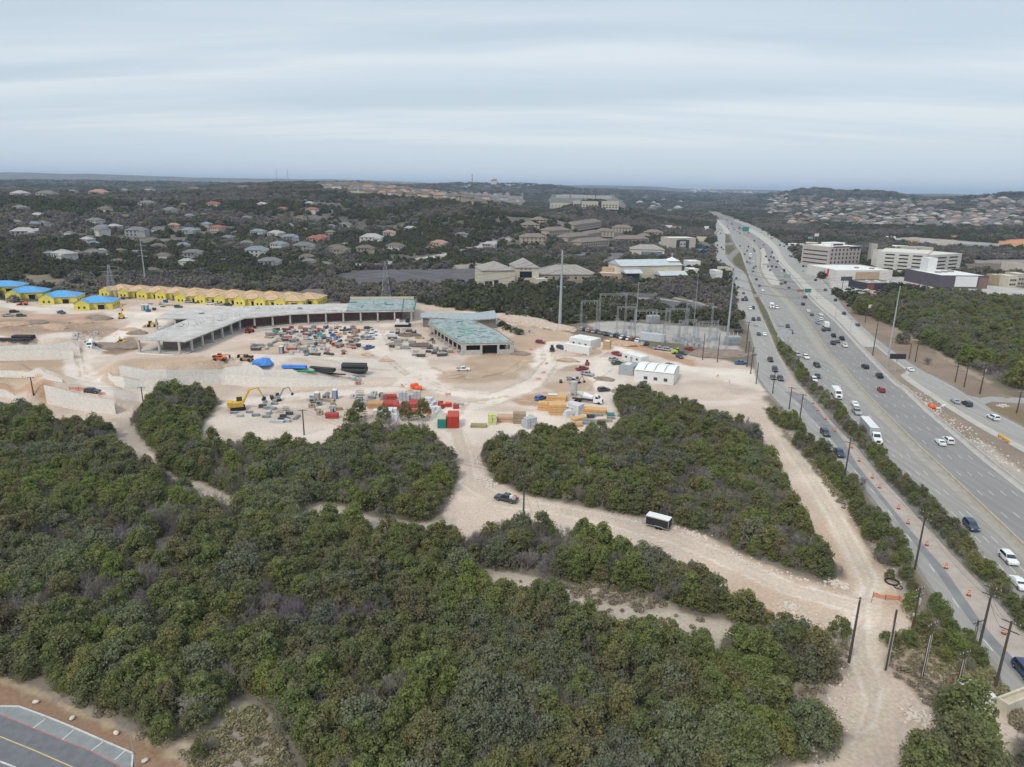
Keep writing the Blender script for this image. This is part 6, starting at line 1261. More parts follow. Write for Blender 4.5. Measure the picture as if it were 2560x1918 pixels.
steel_pole('s4', 'F', 850, 1420, 950, 612, 'very tall plain steel lighting mast beside the dark message sign', [], .42, 'lighting_mast')
steel_pole('s5', 'J', 1363, 1132, 1370, 700, 'tall plain lighting mast standing in the substation', [], .25, 'lighting_mast')
steel_pole('s6', 'J', 1815, 1100, 1822, 640, 'slim lighting mast right of the substation masts', [], .2, 'lighting_mast')
steel_pole('s7', 'T', 1790, 1330, 1805, 1000, 'grey mast in the highway median near the merge', [], .35, 'lighting_mast')
steel_pole('s8', 'E', 1195, 900, 1200, 815, 'short grey post in the highway median', [], .2, 'lighting_mast'); steel_pole('s9', 'F', 490, 1075, 498, 935, 'grey lamp post on the concrete ramp', [(.97, 1.2)], .14, 'street_lamp'); steel_pole('s10', 'F', 345, 925, 352, 795, 'grey lamp post with double arm on the ramp', [(.97, 1.4)], .14, 'street_lamp')
steel_pole('s11', 'F', 162, 740, 166, 640, 'dark lamp post at the top of the ramp', [(.97, 1.2)], .16, 'street_lamp'); steel_pole('s12', 'L', 1075, 1010, 1020, 712, 'brown steel post on the gravel bed, bottom left', [], .09, 'street_lamp')
TOPS['s12z'] = None
def lattice(v, bx, by, tx, ty, w, label, cat='pylon', name='lattice_tower', arms=((.95, 5), (.82, 6), (.70, 5)), tp=.12, r=.10, key=None):
    b_ = P(v, bx, by); h = top_h(b_, v, tx, ty); o = empty(name, b_, .2, label, cat); mb = MB(); n = 7
    for i in range(n):
        z0, z1 = h * i / n, h * (i + 1) / n; w0, w1 = w * (1 - (1 - tp) * i / n) / 2, w * (1 - (1 - tp) * (i + 1) / n) / 2
        c0 = [(-w0, -w0, z0), (w0, -w0, z0), (w0, w0, z0), (-w0, w0, z0)]; c1 = [(-w1, -w1, z1), (w1, -w1, z1), (w1, w1, z1), (-w1, w1, z1)]
        for j in range(4): mb.cyl(c0[j], c1[j], r, r, 4, False); mb.cyl(c0[j], c1[(j + 1) % 4], r * .6, r * .6, 4, False); mb.cyl(c0[(j + 1) % 4], c1[j], r * .6, r * .6, 4, False); mb.cyl(c1[j], c1[(j + 1) % 4], r * .6, r * .6, 4, False)
    mb.build('lattice_frame', mLat, o)
    for z, a_ in arms: MB().cyl((-a_, 0, z * h), (a_, 0, z * h), r, r, 4).build('arm', mLat, o)
    if key: TOPS[key] = Vector((b_.x, b_.y, b_.z + h))
    return o
lattice('D', 835, 668, 833, 565, 7, 'grey lattice pylon behind the long concrete frame', key='t1'); lattice('D', 245, 650, 245, 572, 6, 'grey lattice pylon behind the yellow houses, left', key='t2')
lattice('D', 598, 388, 598, 323, 7, 'tall thin radio mast on the distant hilltop', 'radio mast', 'radio_mast', (), .5, .7); lattice('D', 622, 388, 622, 343, 9, 'shorter radio mast right of the tallest one', 'radio mast', 'radio_mast', ((.6, 3),), .3, .9); lattice('D', 1020, 400, 1020, 376, 6, 'small radio mast on the far central ridge', 'radio mast', 'radio_mast', (), .4, 1.2)
b_ = P('D', 584, 390); o = empty('water_tower', b_, 0, 'small water tower left of the radio masts on the hilltop', 'water tower'); MB().cyl((0, 0, 0), (0, 0, 14), 1.5, 1.5, 8).build('stem', mSteel, o); MB().cyl((0, 0, 14), (0, 0, 20), 5, 7, 12).build('tank', mSteel, o)
def wires(name, keys, offs, sag, label, r=.035, ends=()):
    pts = [TOPS[k] for k in keys]; o = empty(name, pts[0], 0, label, 'power line')
    if ends: pts = [pts[0] + Vector(ends[0])] + pts + [pts[-1] + Vector(ends[1])]
    for ox_, oz in offs:
        mb = MB()
        for a_, b2 in zip(pts[:-1], pts[1:]):
            d = (b2 - a_); n_ = Vector((-d.y, d.x, 0)).normalized() * ox_; prev = None
            for i in range(11):
                t = i / 10; p = a_.lerp(b2, t) + n_ + Vector((0, 0, oz - sag * 4 * t * (1 - t))) - pts[1 if ends else 0]
                if prev is not None: mb.cyl(prev, p, r, r, 3, False)
                prev = p
        mb.build('wire', mWire, o)
wires('power_line', ['m7', 'm6', 'g2', 'g1', 'g4', 'g3'], [(-1.1, 0), (-.5, 0), (.5, 0), (1.1, 0), (.1, -2.2)], 1.0, 'black wires strung along the frontage road poles', .024)
wires('power_line', ['m5', 'm4', 'm3'], [(-.8, -.3), (0, -.3), (.8, -.3)], .5, 'black wires between the cluster of short poles, lower right', .02)
wires('power_line', ['s3', 't1', 's1', 's2'], [(-3, -2), (3, -2), (-3, -6), (3, -6), (-3, -10), (3, -10), (0, 0)], 9, 'long transmission wires crossing behind the building site', .045, ((-160, 30, 0), (120, 60, 0)))
wires('power_line', ['t2', 't1'], [(-4, -3), (4, -3), (0, 0)], 8, 'sagging wires between the two lattice pylons', .05, ((-120, 10, 0), (200, -10, -8)))
wires('power_line', ['r4', 'r3', 'r2', 'r1', 'f1'], [(-1, -.3), (1, -.3), (0, -1.5)], 1, 'black wires along the poles of the brown verge', .03)
wires('power_line', ['a1', 'a2', 'b1', 'o1'], [(-.9, -.2), (.9, -.2)], 1.6, 'thin wires over the foreground wood', .022, ((-90, 10, 0), (10, -60, -4)))

# ------------------------------------------------------------------ signs
def board(name, v, x0, y0, x1, y1, by, mat, label, posts=2, t=.25, back=mDark):
    xm = (x0 + x1) / 2; b_ = P(v, xm, by); h1_ = top_h(b_, v, xm, y0); h0_ = top_h(b_, v, xm, y1); s = VIEWS[v][2]
    dist = (b_ - Vector((0, 0, H_CAM))).dot(F_); w = abs(x1 - x0) * s / FPX * dist
    o = empty(name, b_, 0, label, 'sign'); MB().box(0, 0, h0_, w, t, h1_ - h0_).build('panel', mat, o)
    for i in range(posts): x = (0 if posts == 1 else (-w * .35, w * .35)[i]); MB().cyl((x, .3, 0), (x, .3, h1_ - .2), .16, .16, 8).build('post', mSteel, o)
    return o
mGrn = M('sign_green', (.03, .22, .15), .6, .05); 
board('message_sign', 'F', 862, 1283, 1010, 1330, 1480, mDark, 'dark electronic message sign seen from behind, right of the tall mast', 1, .9)
board('road_sign', 'E', 1345, 835, 1400, 868, 905, mGrn, 'green road sign over the highway edge at right'); board('road_sign', 'E', 1280, 842, 1340, 862, 905, M('sign_orange_brown', (.34, .16, .10), .7, .1), 'rust-coloured sign panel left of the green road sign')
board('road_sign', 'E', 1105, 1195, 1225, 1250, 1330, M('sign_back', (.42, .45, .47), .5, .1), 'grey back of a large road sign in the shrub strip', 2)
board('road_sign', 'T', 1490, 600, 1595, 680, 740, mGrn, 'distant green overhead road sign above the traffic'); board('road_sign', 'E', 1165, 712, 1225, 738, 770, M('sign_green_pale', (.20, .34, .28), .6, .05), 'pale green road sign above the far carriageway')
board('billboard', 'F', 133, 95, 176, 122, 190, mFrame, 'white billboard high above the trees left of the office'); board('billboard', 'F', 72, 126, 120, 145, 195, mTeal, 'small pale green billboard below the white one')
board('road_sign', 'F', 663, 797, 712, 838, 905, mFrame, 'small white roadside sign beside a dark pole'); board('road_sign', 'F', 255, 440, 272, 520, 560, M('sign_red', (.45, .04, .05), .6, .05), 'narrow red pylon sign in front of the white shop', 1); board('road_sign', 'E', 905, 885, 975, 905, 930, M('gantry_beige', (.40, .37, .32), .7, .1), 'beige gantry sign over the grass strip', 2)
board('road_sign', 'E', 985, 618, 1040, 632, 665, mSteel, 'thin grey overhead gantry sign in the far traffic')

# ------------------------------------------------------------------ substation
mGrv = None
def gantry(loc_, rz, w, h, label):
    o = empty('substation_gantry', loc_, rz, label, 'gantry', 'steel gantries of the substation')
    for x in (-w / 2, w / 2):
        mb = MB()
        for a_, b2 in ((-1, -1), (1, -1), (1, 1), (-1, 1)): mb.cyl((x + a_ * .45, b2 * .45, 0), (x + a_ * .25, b2 * .25, h), .06, .06, 4, False)
        for i in range(6): z = h * i / 6; mb.cyl((x - .4, -.4, z), (x + .4, -.4, z + h / 6), .04, .04, 3, False); mb.cyl((x + .4, .4, z), (x - .4, .4, z + h / 6), .04, .04, 3, False)
        mb.build('lattice_leg', mLat, o)
    mb = MB()
    for a_ in (-.3, .3): mb.cyl((-w / 2, a_, h - .2), (w / 2, a_, h - .2), .06, .06, 4); mb.cyl((-w / 2, a_, h - .9), (w / 2, a_, h - .9), .06, .06, 4)
    for i in range(8): mb.cyl((-w / 2 + w * i / 8, .3, h - .9), (-w / 2 + w * (i + 1) / 8, .3, h - .2), .04, .04, 3, False)
    mb.build('lattice_beam', mLat, o)
    for i in range(3): x = (-.3 + .3 * i) * w; MB().cyl((x, 0, h - 2.2), (x, 0, h - .9), .10, .10, 6).build('insulator', mIns, o)
for i, (x, y, w, h, rz) in enumerate([(1000, 1075, 9, 16, .3), (1180, 1100, 14, 21, .15), (1290, 1060, 10, 12, .2), (1440, 1090, 12, 12, .2), (1560, 1080, 10, 11, .3), (1680, 1110, 12, 14, .1), (1850, 1120, 14, 17, .1), (1760, 1180, 10, 12, .4), (1920, 1190, 10, 12, .2), (1640, 1180, 9, 10, .3), (2000, 1220, 9, 11, .1), (1400, 1150, 10, 10, .1)]):
    gantry(P('J', x, y), rz, w, h, 'grey lattice steel gantry in the pale gravel substation yard')
for i in range(34):
    x = random.uniform(1180, 2100); y = 1060 + (x - 1180) * .12 + random.uniform(-15, 70); p = P('J', x, y); o = empty('switchgear', p, random.uniform(0, 3), 'grey switchgear with insulator stacks in the substation yard', 'switchgear', 'switchgear of the substation')
    MB().box(0, 0, 0, 2.2, 1.4, 1.7).build('cabinet', mSteel, o)
    for k in (-.7, 0, .7): MB().cyl((k, 0, 1.7), (k * 1.4, 0, 3.8), .11, .07, 6).build('bushing', mIns, o)
    MB().box(0, 0, 3.7, 2.6, .1, .1).build('busbar', mLat, o)
for x, y, lab in ((2120, 1190, 'grey transformer with radiator fins right of the substation'), (1500, 1020, 'large grey transformer at the back of the substation')):
    p = P('J', x, y); o = empty('transformer', p, .2, lab, 'transformer'); MB().box(0, 0, .3, 7, 3.5, 4).build('tank', mSteel, o)
    for i in range(6): MB().box(-2.8 + i * 1.1, -2.0, .6, .3, .5, 3.2).build('radiator_fin', mLat, o)
    for i in range(3): MB().cyl((-2 + i * 2, 0, 4.3), (-2.3 + i * 2.3, 0, 6.4), .18, .1, 6).build('bushing', mIns, o)

# ------------------------------------------------------------------ site machines
mMach = {'yellow': M('machine_yellow', (.60, .40, .06), .5, .12, 1.5), 'orange': M('machine_orange', (.55, .14, .04), .5, .12, 1.5), 'red': M('machine_red', (.36, .045, .04), .5, .12, 1.5), 'grey': M('machine_grey', (.26, .27, .28), .6, .12, 1), 'tan': M('machine_tan', (.46, .27, .13), .6, .12, 1), 'black': mDark, 'blue': M('machine_blue', (.05, .14, .34), .5, .1), 'lime': M('hi_vis_lime', (.45, .55, .08), .6, .1)}
def excavator(loc_, rz, color, label, s=1.0, raise_=1.0):
    c = mMach[color]; o = empty('excavator', loc_, rz, label, 'excavator'); o.scale = (s, s, s)
    for y in (-1.2, 1.2):
        prof = [(-1.9, .3), (-1.6, 0), (1.6, 0), (1.95, .3), (1.95, .65), (1.6, .95), (-1.6, .95), (-1.9, .65)]; mb = side_prism(MB(), prof, .6, 9); mb.v = [(x, y_ + y, z) for x, y_, z in mb.v]; mb.build('track', mTyre, o)
    MB().box(-.5, 0, 1.0, 3.8, 2.6, 1.2).build('body', c, o); MB().box(-1.9, 0, 1.1, 1.2, 2.7, 1.4).build('counterweight', mDark if color != 'yellow' else c, o)
    MB().box(.6, .75, 2.0, 1.5, 1.0, 1.35, taper=.9).build('cab', mGlass, o); MB().box(.6, .75, 3.35, 1.45, 1.0, .1).build('cab_roof', c, o)
    e1 = (3.2, -.2, 4.2 * raise_ + 1); e2 = (5.4, -.2, 5.2 * raise_ + .4); e3 = (6.6, -.2, 3.2 * raise_)
    MB().cyl((1.3, -.2, 1.8), e1, .36, .30, 6).build('boom', c, o); MB().cyl(e1, e2, .28, .24, 6).build('boom', c, o) if raise_ > .9 else None
    q = e2 if raise_ > .9 else e1; e3 = (q[0] + 1.2, -.2, max(.6, q[2] - 2.8)); MB().cyl(q, e3, .22, .16, 6).build('arm', c, o)
    prof = [(e3[0] - .5, e3[2] - .9), (e3[0] + .4, e3[2] - 1.0), (e3[0] + .7, e3[2] - .2), (e3[0], e3[2] + .2)]; mb = side_prism(MB(), prof, 1.0, 99); mb.v = [(x, y_ - .2, z) for x, y_, z in mb.v]; mb.build('bucket', mDark, o)
    MB().cyl((1.6, -.2, 2.6), (2.5, -.2, 3.7 * raise_ + .6), .09, .09, 5).build('hydraulic_ram', mSteel, o); return o
def wheels4(o, L, w, r, mat=None):
    for x in (-L / 2, L / 2):
        for y in (-w / 2, w / 2): MB().cyl((x, y - .18, r), (x, y + .18, r), r, r, 12).build('wheel', mTyre, o)
def telehandler(loc_, rz, color, label, up=.15):
    c = mMach[color]; o = empty('telehandler', loc_, rz, label, 'telehandler'); MB().box(0, 0, .7, 4.6, 1.9, .8).build('chassis', c, o); MB().box(-.2, .6, 1.5, 1.5, .9, 1.2, taper=.9).build('cab', mGlass, o); MB().box(-.2, .6, 2.7, 1.5, .95, .08).build('cab_roof', c, o); MB().box(-1.9, 0, 1.5, 1.2, 1.7, .6).build('engine_cover', mDark, o)
    MB().cyl((-2.2, -.4, 1.9), (3.4, -.4, 1.9 + 5.6 * up), .28, .22, 4).build('boom', c, o); z = 1.9 + 5.6 * up; MB().box(3.7, -.4, z - 1.4, .2, 1.6, 1.3).build('fork_carriage', mDark, o)
    for y in (-.9, .1): MB().box(4.4, y, z - 1.4, 1.3, .14, .08).build('fork', mDark, o)
    wheels4(o, 3.2, 2.1, .62); return o
def loader(loc_, rz, color, label, s=1.0):
    c = mMach[color]; o = empty('loader', loc_, rz, label, 'loader'); o.scale = (s, s, s); MB().box(-1.0, 0, .9, 3.2, 1.9, 1.2, taper=.9).build('engine_cover', c, o); MB().box(.7, 0, 1.0, 1.4, 1.5, 1.9, taper=.88).build('cab', mGlass, o); MB().box(.7, 0, 2.9, 1.35, 1.45, .12).build('cab_roof', c, o)
    for y in (-.7, .7): MB().cyl((1.2, y, 1.5), (3.2, y, .8), .14, .14, 5).build('lift_arm', c, o)
    prof = [(3.0, .1), (4.1, .1), (3.6, 1.0), (3.0, 1.1)]; side_prism(MB(), prof, 2.5, 99).build('bucket', c, o); wheels4(o, 2.8, 2.0, .7); return o
def mixer(loc_, rz, label):
    o = empty('concrete_mixer_truck', loc_, rz, label, 'truck'); MB().box(-2, 0, .8, 8.4, 1.0, .4).build('chassis', mChassis, o); cab(o, 1.6, 'white', .9)
    MB().cyl((1.2, 0, 2.0), (-2.2, 0, 2.6), .75, 1.2, 12).build('drum', paint('white'), o); MB().cyl((-2.2, 0, 2.6), (-4.6, 0, 3.3), 1.2, .55, 12).build('drum', mIns, o); MB().box(-5.2, 0, 1.6, .5, .8, 1.8).build('chute', mSteel, o); axle(o, (-4.6, -3.3, 3.6), 2.4, .5); return o
def pr(v, x0, y0, x1, y1):
    a_, b2 = P(v, x0, y0), P(v, x1, y1); return a_.lerp(b2, .5), math.atan2(b2.y - a_.y, b2.x - a_.x)
excavator(P('B', 120, 1120), .45, 'yellow', 'large yellow excavator with raised boom in the lower left yard', 1.25); excavator(P('B', 455, 1045), .5, 'grey', 'small grey excavator with dark arm in the lower left yard', .8); excavator(P('A', 1050, 540), 2.0, 'yellow', 'yellow excavator with tall boom on the tan earth at left', .95, 1.3); excavator(P('A', 1065, 770), 2.6, 'yellow', 'small yellow excavator on the brown earth heap', .85, .8)
loader(P('A', 1315, 612), 3.4, 'yellow', 'yellow wheel loader at the left end of the rear concrete wing', 1.1); telehandler(P('A', 1900, 905), .1, 'orange', 'orange telehandler on the tan slope below the long frame', .1); telehandler(P('A', 2130, 905), 2.9, 'tan', 'tan telehandler beside the blue tarpaulin heap', .05); telehandler(P('B', 222, 455), 1.3, 'red', 'red telehandler at the inner corner of the long frame', .2)
loader(P('A', 205, 425), 3.3, 'orange', 'orange loader in front of the blue-roofed houses', .9); loader(P('C', 968, 615), 1.5, 'black', 'black skid loader left of the long white trailer', .9); loader(P('C', 1270, 735), 1.4, 'red', 'red loader behind the parked red pickup', .7); telehandler(P('A', 1540, 380), .4, 'red', 'red telehandler in front of the yellow house row', .25); excavator(P('C', 1180, 890), .3, 'grey', 'grey excavator near the lumber stacks', .7, .7)
loader(P('C', 2040, 640), .3, 'lime', 'lime green machine in front of the substation', .9)
# crawler crane by the end of the frame
p = P('B', 1545, 408); o = empty('crawler_crane', p, .1, 'pale crawler crane with dark jib between the two building frames', 'crane')
MB().box(0, 0, .2, 8.5, 1.0, 1.1).build('track', mTyre, o); MB().box(0, 3.6, .2, 8.5, 1.0, 1.1).build('track', mTyre, o); MB().box(-.5, 1.8, 1.3, 7, 3.4, 1.0).build('turntable', mFrame, o); MB().box(2.6, 1.8, 2.3, 2.2, 2.8, 2.4).build('counterweight', mDark, o); MB().box(-2.6, .9, 2.3, 1.8, 1.4, 1.9, taper=.85).build('cab', mFrame, o)
mb = MB(); a_ = Vector((-1, 1.8, 2.3)); b2 = Vector((.8, 1.8, 15))
for dx, dy in ((-.5, -.5), (.5, -.5), (.5, .5), (-.5, .5)): mb.cyl(a_ + Vector((dx, dy, 0)), b2 + Vector((dx * .3, dy * .3, 0)), .11, .09, 4)
for i in range(9): t = i / 9; q = a_.lerp(b2, t); q2 = a_.lerp(b2, t + .11); mb.cyl(q + Vector((-.45, 0, 0)), q2 + Vector((.45, 0, 0)), .05, .05, 3, False)
mb.build('jib', mDark, o)
mixer(P('C', 1290, 1060), -.35, 'white concrete mixer truck behind the lumber stacks'); p, a_ = pr('A', 760, 815, 815, 770); mixer(p, a_ + math.pi, 'white concrete mixer truck at the end of the double wall')
p = P('C', 1155, 1000); o = empty('cement_silo', p, 0, 'pale upright silo behind the wrapped white bales', 'silo'); MB().cyl((0, 0, 1.2), (0, 0, 5.4), 1.3, 1.3, 14).build('tank', mIns, o); MB().cyl((0, 0, .2), (0, 0, 1.2), .4, 1.3, 14).build('hopper', mIns, o)
for x, y in ((-1, -1), (1, -1), (1, 1), (-1, 1)): MB().box(x, y, 0, .15, .15, 1.6).build('leg', mSteel, o)
# ---- site vehicles (kind, colour, pixel ends of the vehicle from tail to nose)
for v, x0, y0, x1, y1, k, c, w_ in [('C', 145, 785, 255, 785, 'pickup', 'white', 'alone on the tan round mound'), ('C', 1195, 785, 1260, 775, 'pickup', 'red', 'parked behind the silver pickup'), ('C', 1215, 815, 1330, 835, 'pickup', 'silver', 'parked in front of the red pickup'), ('C', 1495, 640, 1560, 660, 'pickup', 'red', 'behind the white office trailer'),
   ('C', 1465, 705, 1530, 690, 'suv', 'silver', 'left of the white office trailer'), ('C', 1490, 735, 1580, 728, 'pickup', 'green', 'left of the white office trailer'), ('C', 838, 1045, 895, 1025, 'suv', 'blue', 'left of the plywood stacks'), ('C', 1385, 965, 1445, 960, 'suv', 'dark grey', 'alone left of the thin trees'), ('C', 1950, 745, 2010, 745, 'sedan', 'dark grey', 'behind the white tent hall'), ('E', 765, 1488, 835, 1485, 'pickup', 'blue', 'by the dark poles near the frontage road'),
   ('C', 1865, 600, 1925, 605, 'pickup', 'silver', 'in front of the substation'), ('C', 1935, 610, 2000, 615, 'suv', 'silver', 'in front of the substation'), ('C', 2060, 640, 2120, 650, 'suv', 'dark grey', 'in front of the substation, beside the lime machine'), ('C', 2135, 605, 2195, 612, 'pickup', 'red', 'in front of the substation'), ('C', 2055, 665, 2085, 680, 'sedan', 'dark blue', 'nearest of those in front of the substation'), ('C', 845, 545, 890, 550, 'suv', 'red', 'on the tan slope behind the roundabout'), ('C', 1025, 590, 1060, 600, 'suv', 'dark blue', 'at the left end of the long white trailer'),
   ('A', 25, 525, 120, 520, 'pickup', 'silver', 'at the left edge below the blue-roofed houses'), ('A', 100, 492, 150, 488, 'suv', 'black', 'at the left edge behind the silver pickup'), ('A', 155, 525, 215, 522, 'suv', 'green', 'right of the silver pickup at the left edge'), ('A', 490, 490, 570, 505, 'pickup', 'dark blue', 'in front of the blue-roofed houses'), ('A', 775, 1180, 825, 1185, 'suv', 'dark grey', 'behind the tall pale retaining wall'),
   ('B', 1245, 455, 1310, 450, 'pickup', 'white', 'at the right end of the middle yard'), ('B', 1250, 485, 1325, 480, 'suv', 'white', 'at the right end of the middle yard, front one'), ('B', 1235, 515, 1290, 512, 'suv', 'silver', 'at the right end of the middle yard'), ('B', 1230, 600, 1275, 590, 'pickup', 'blue', 'right of the middle yard'), ('B', 1225, 430, 1270, 428, 'suv', 'dark grey', 'at the back right of the middle yard'),
   ('A', 1600, 405, 1660, 405, 'suv', 'silver', 'behind the concrete roof'), ('A', 1690, 410, 1750, 412, 'pickup', 'dark grey', 'behind the concrete roof'), ('A', 1790, 420, 1840, 420, 'suv', 'white', 'behind the concrete roof'), ('A', 1860, 425, 1920, 428, 'pickup', 'silver', 'behind the concrete roof'), ('A', 1940, 430, 2000, 432, 'suv', 'black', 'behind the concrete roof'), ('A', 1500, 445, 1580, 448, 'suv', 'green', 'behind the concrete roof')]:
    a_, b2 = P(v, x0, y0), P(v, x1, y1); p = a_.lerp(b2, .5); p.z = ground(p.x, p.y); place_car(k, c, p, math.atan2(b2.y - a_.y, b2.x - a_.x), w_, 'vehicles parked on the building site', True)
for i in range(22):
    t = i / 21; x = 1225 + 560 * t; y = 432 + 125 * t ** 1.1 + random.uniform(-4, 4); p = P('C', x, y); k = random.choice(['suv', 'sedan', 'pickup']); c = random.choice(['black', 'dark grey', 'silver', 'silver', 'dark grey', 'white', 'dark blue', 'red'])
    place_car(k, c, p, 1.2 + random.uniform(-.1, .1), 'in the row parked along the substation edge', 'vehicles parked along the substation', False)
for i in range(40):
    x = random.uniform(470, 1150); y = 600 + 80 * random.random(); p = P('F', x, y); c = random.choice(['white', 'silver', 'black', 'dark grey', 'red', 'dark blue'])
    if any(abs(p.x - q[0]) < q[2] and -q[2] * .9 < p.y - q[1] < q[2] for q in OBSTACLES): continue
    place_car(random.choice(['sedan', 'suv']), c, p, random.choice([0, 1.57]) + .3, 'in the shops car park right of the highway', 'vehicles in the shops car park', False)
# the loaded pickup and the black cargo trailer on the dirt road
a_, b2 = P('O', 672, 440), P('O', 520, 405); p = a_.lerp(b2, .5); p.z = ground(p.x, p.y) + .05; rz = math.atan2(b2.y - a_.y, b2.x - a_.x); pk = place_car('pickup', 'dark grey', p, rz, 'on the dirt road, bed loaded with white and orange goods', 'vehicles parked on the building site', True); pk['label'] = 'grey-blue pickup truck on the dirt road, bed loaded with white goods'
for dx, dy, c, n_ in ((-1.4, .2, mFrame, 'white_tank'), (-2.2, -.4, mMach['orange'], 'orange_can'), (-2.3, .5, mSteel, 'toolbox')):
    q = Matrix.Rotation(rz, 4, 'Z') @ Vector((dx, dy, 1.15)); MB().box(0, 0, 0, .85, .7, .6, taper=.85).build(n_, c, label={'white_tank': 'white square tank lying in the bed of the grey-blue pickup', 'orange_can': 'orange can in the bed of the grey-blue pickup', 'toolbox': 'grey toolbox in the bed of the grey-blue pickup'}[n_], cat='load').location = p + q
a_, b2 = P('O', 1570, 600), P('O', 1700, 635); d = b2 - a_; p = a_.lerp(b2, .5) + Vector((-d.y, d.x, 0)).normalized() * 1.1; p.z = ground(p.x, p.y) + .05; o = empty('cargo_trailer', p, math.atan2(d.y, d.x), 'black enclosed cargo trailer with white roof on the dirt road', 'trailer')
L = 5.2; MB().box(0, 0, .5, L, 2.2, 2.1).build('body', paint('black'), o); MB().box(0, 0, 2.62, L + .06, 2.26, .10).build('roof', mRoofW, o); MB().box(L / 2 + .03, 0, .6, .05, 2.0, 1.95).build('rear_door', mDark, o)
for s in (-1, 1):
    for z, hh_ in ((.5, .12), (2.45, .16)): MB().box(0, s * 1.12, z, L, .04, hh_).build('trim', mSteel, o)
    for x in (-L / 2, L / 2): MB().box(x * .995, s * 1.12, .5, .1, .06, 2.1).build('trim', mSteel, o)
    for x in (.0, .85): MB().cyl((x, s * 1.0, .36), (x, s * 1.22, .36), .36, .36, 12).build('wheel', mTyre, o)
    MB().box(.42, s * 1.2, .74, 1.9, .28, .07).build('mudguard', mSteel, o)
mb = MB(); mb.cyl((-L / 2, -.8, .55), (-L / 2 - 1.3, 0, .55), .06, .06, 5); mb.cyl((-L / 2, .8, .55), (-L / 2 - 1.3, 0, .55), .06, .06, 5); mb.build('drawbar', mSteel, o)

# ------------------------------------------------------------------ site offices, containers
def site_box(v, xl, yl, xr, yr, depth, H, label, cat, wall, roofm, door=True, wins=3, name='site_office', n_panels=0):
    o, W = block(name, P(v, xl, yl), P(v, xr, yr), depth, H, wall, roofm, label, cat)
    for c_ in list(o.children):
        if c_.name.startswith('parapet'): bpy.data.objects.remove(c_)
    CHILD.pop(o.name, None)
    if wins: windows(o, W, wins, 1, W * .08, W * .92, 1.5, 1, min(1.1, W * .1), .9, mTwin)
    if door: MB().box(W * .5, -.05, .1, .95, .08, 2.1).build('door', mSteel, o)
    return o, W
site_box('C', 1112, 568, 1298, 603, 9, 4.2, 'white double office trailer with pale roof, behind the long white trailer', 'site office', mFrame, mRoofW, True, 3)
o, W = site_box('C', 1068, 610, 1285, 650, 2.7, 3.4, 'long white semi-trailer parked in front of the double office trailer', 'trailer', mFrame, mRoofW, False, 0, 'parked_trailer')
for x in (W * .8, W * .88, W * .1): MB().cyl((x, -.1, -.2), (x, .3, -.2), .5, .5, 10).build('wheel', mTyre, o)
site_box('C', 1570, 690, 1735, 735, 5, 3.3, 'white office trailer between the parked pickups and the tent hall', 'site office', mFrame, mRoofW, True, 3)
o, W = site_box('C', 1672, 872, 2015, 912, 14, 4.6, 'white tent hall with four bright roof panels near the wood', 'tent hall', mFrame, mRoofW, False, 0, 'tent_hall')
for i in range(4): MB().add([(W * i / 4 + .15, -.4, 4.72), (W * (i + 1) / 4 - .15, -.4, 4.72), (W * (i + 1) / 4 - .15, 7, 5.7), (W * i / 4 + .15, 7, 5.7), (W * (i + 1) / 4 - .15, 14.4, 4.72), (W * i / 4 + .15, 14.4, 4.72)], [(0, 1, 2, 3), (3, 2, 4, 5)]).build('roof_panel', M('tent_white', (.76, .76, .75), .7, .03), o)
for i in (0, 1): mb = MB(); x = 0.0 if i == 0 else W; f = (0, 1, 2) if i else (2, 1, 0); mb.add([(x, -.0, 4.6), (x, 14, 4.6), (x, 7, 5.6)], [f]); mb.build('gable', mFrame, o)
for i in range(3): MB().box(W * (.3 + .25 * i), -.06, 1.2, 1.4, .08, 1.2).build('window', mTwin, o)
o, W = site_box('C', 1540, 815, 1665, 832, 9, 3.6, 'grey container with a white roof hatch left of the tent hall', 'container', mSteel, M('grey_roof', (.30, .31, .31), .8, .1), True, 1, 'site_container'); MB().box(W * .45, 4.5, 3.74, W * .4, 4, .12).build('roof_hatch', mFrame, o)
site_box('C', 1725, 515, 1935, 540, 3, 3.6, 'long pale grey trailer inside the substation fence', 'trailer', M('pale_grey_trailer', (.50, .53, .55), .6, .05), mBlue, False, 0, 'parked_trailer')
p = P('C', 1405, 600); p1_ = P('C', 1465, 605); o, W = block('timber_porch', p, p1_, 5, 3.4, M('raw_timber', (.45, .30, .17), .85, .15, 1), mRoofW, 'raw timber porch at the right end of the white office trailer', 'porch')
def container(v, xl, xr, y, H, color, roofc, label, depth=6.1):
    a_, b2 = P(v, xl, y), P(v, xr, y); d = b2 - a_; W = d.length; o = empty('shipping_container', (a_.x, a_.y, ground(a_.x, a_.y) - .02), math.atan2(d.y, d.x), label, 'container'); m_ = M('container_' + color, {'green': (.03, .24, .19), 'red': (.42, .05, .03)}[color], .6, .12, 1)
    MB().box(W / 2, depth / 2, .1, W, depth, H).build('body', m_, o); mb = MB()
    for i in range(7): mb.box(W / 2, -.05, .25 + i * (H - .2) / 7, W * .96, .1, (H - .2) / 14)
    mb.build('front_rib', m_, o); mb = MB()
    for i in range(14): mb.box(W + .04, .3 + i * depth / 14.4, .2, .08, depth / 28, H - .2)
    mb.build('side_rib', m_, o); MB().box(W / 2, depth / 2, H + .1, W, depth, .08).build('roof', M('container_roof_' + color, roofc, .7, .1), o)
    for x in (.05, W - .05): MB().box(x, -.06, .1, .12, .16, H).build('corner_post', m_, o)
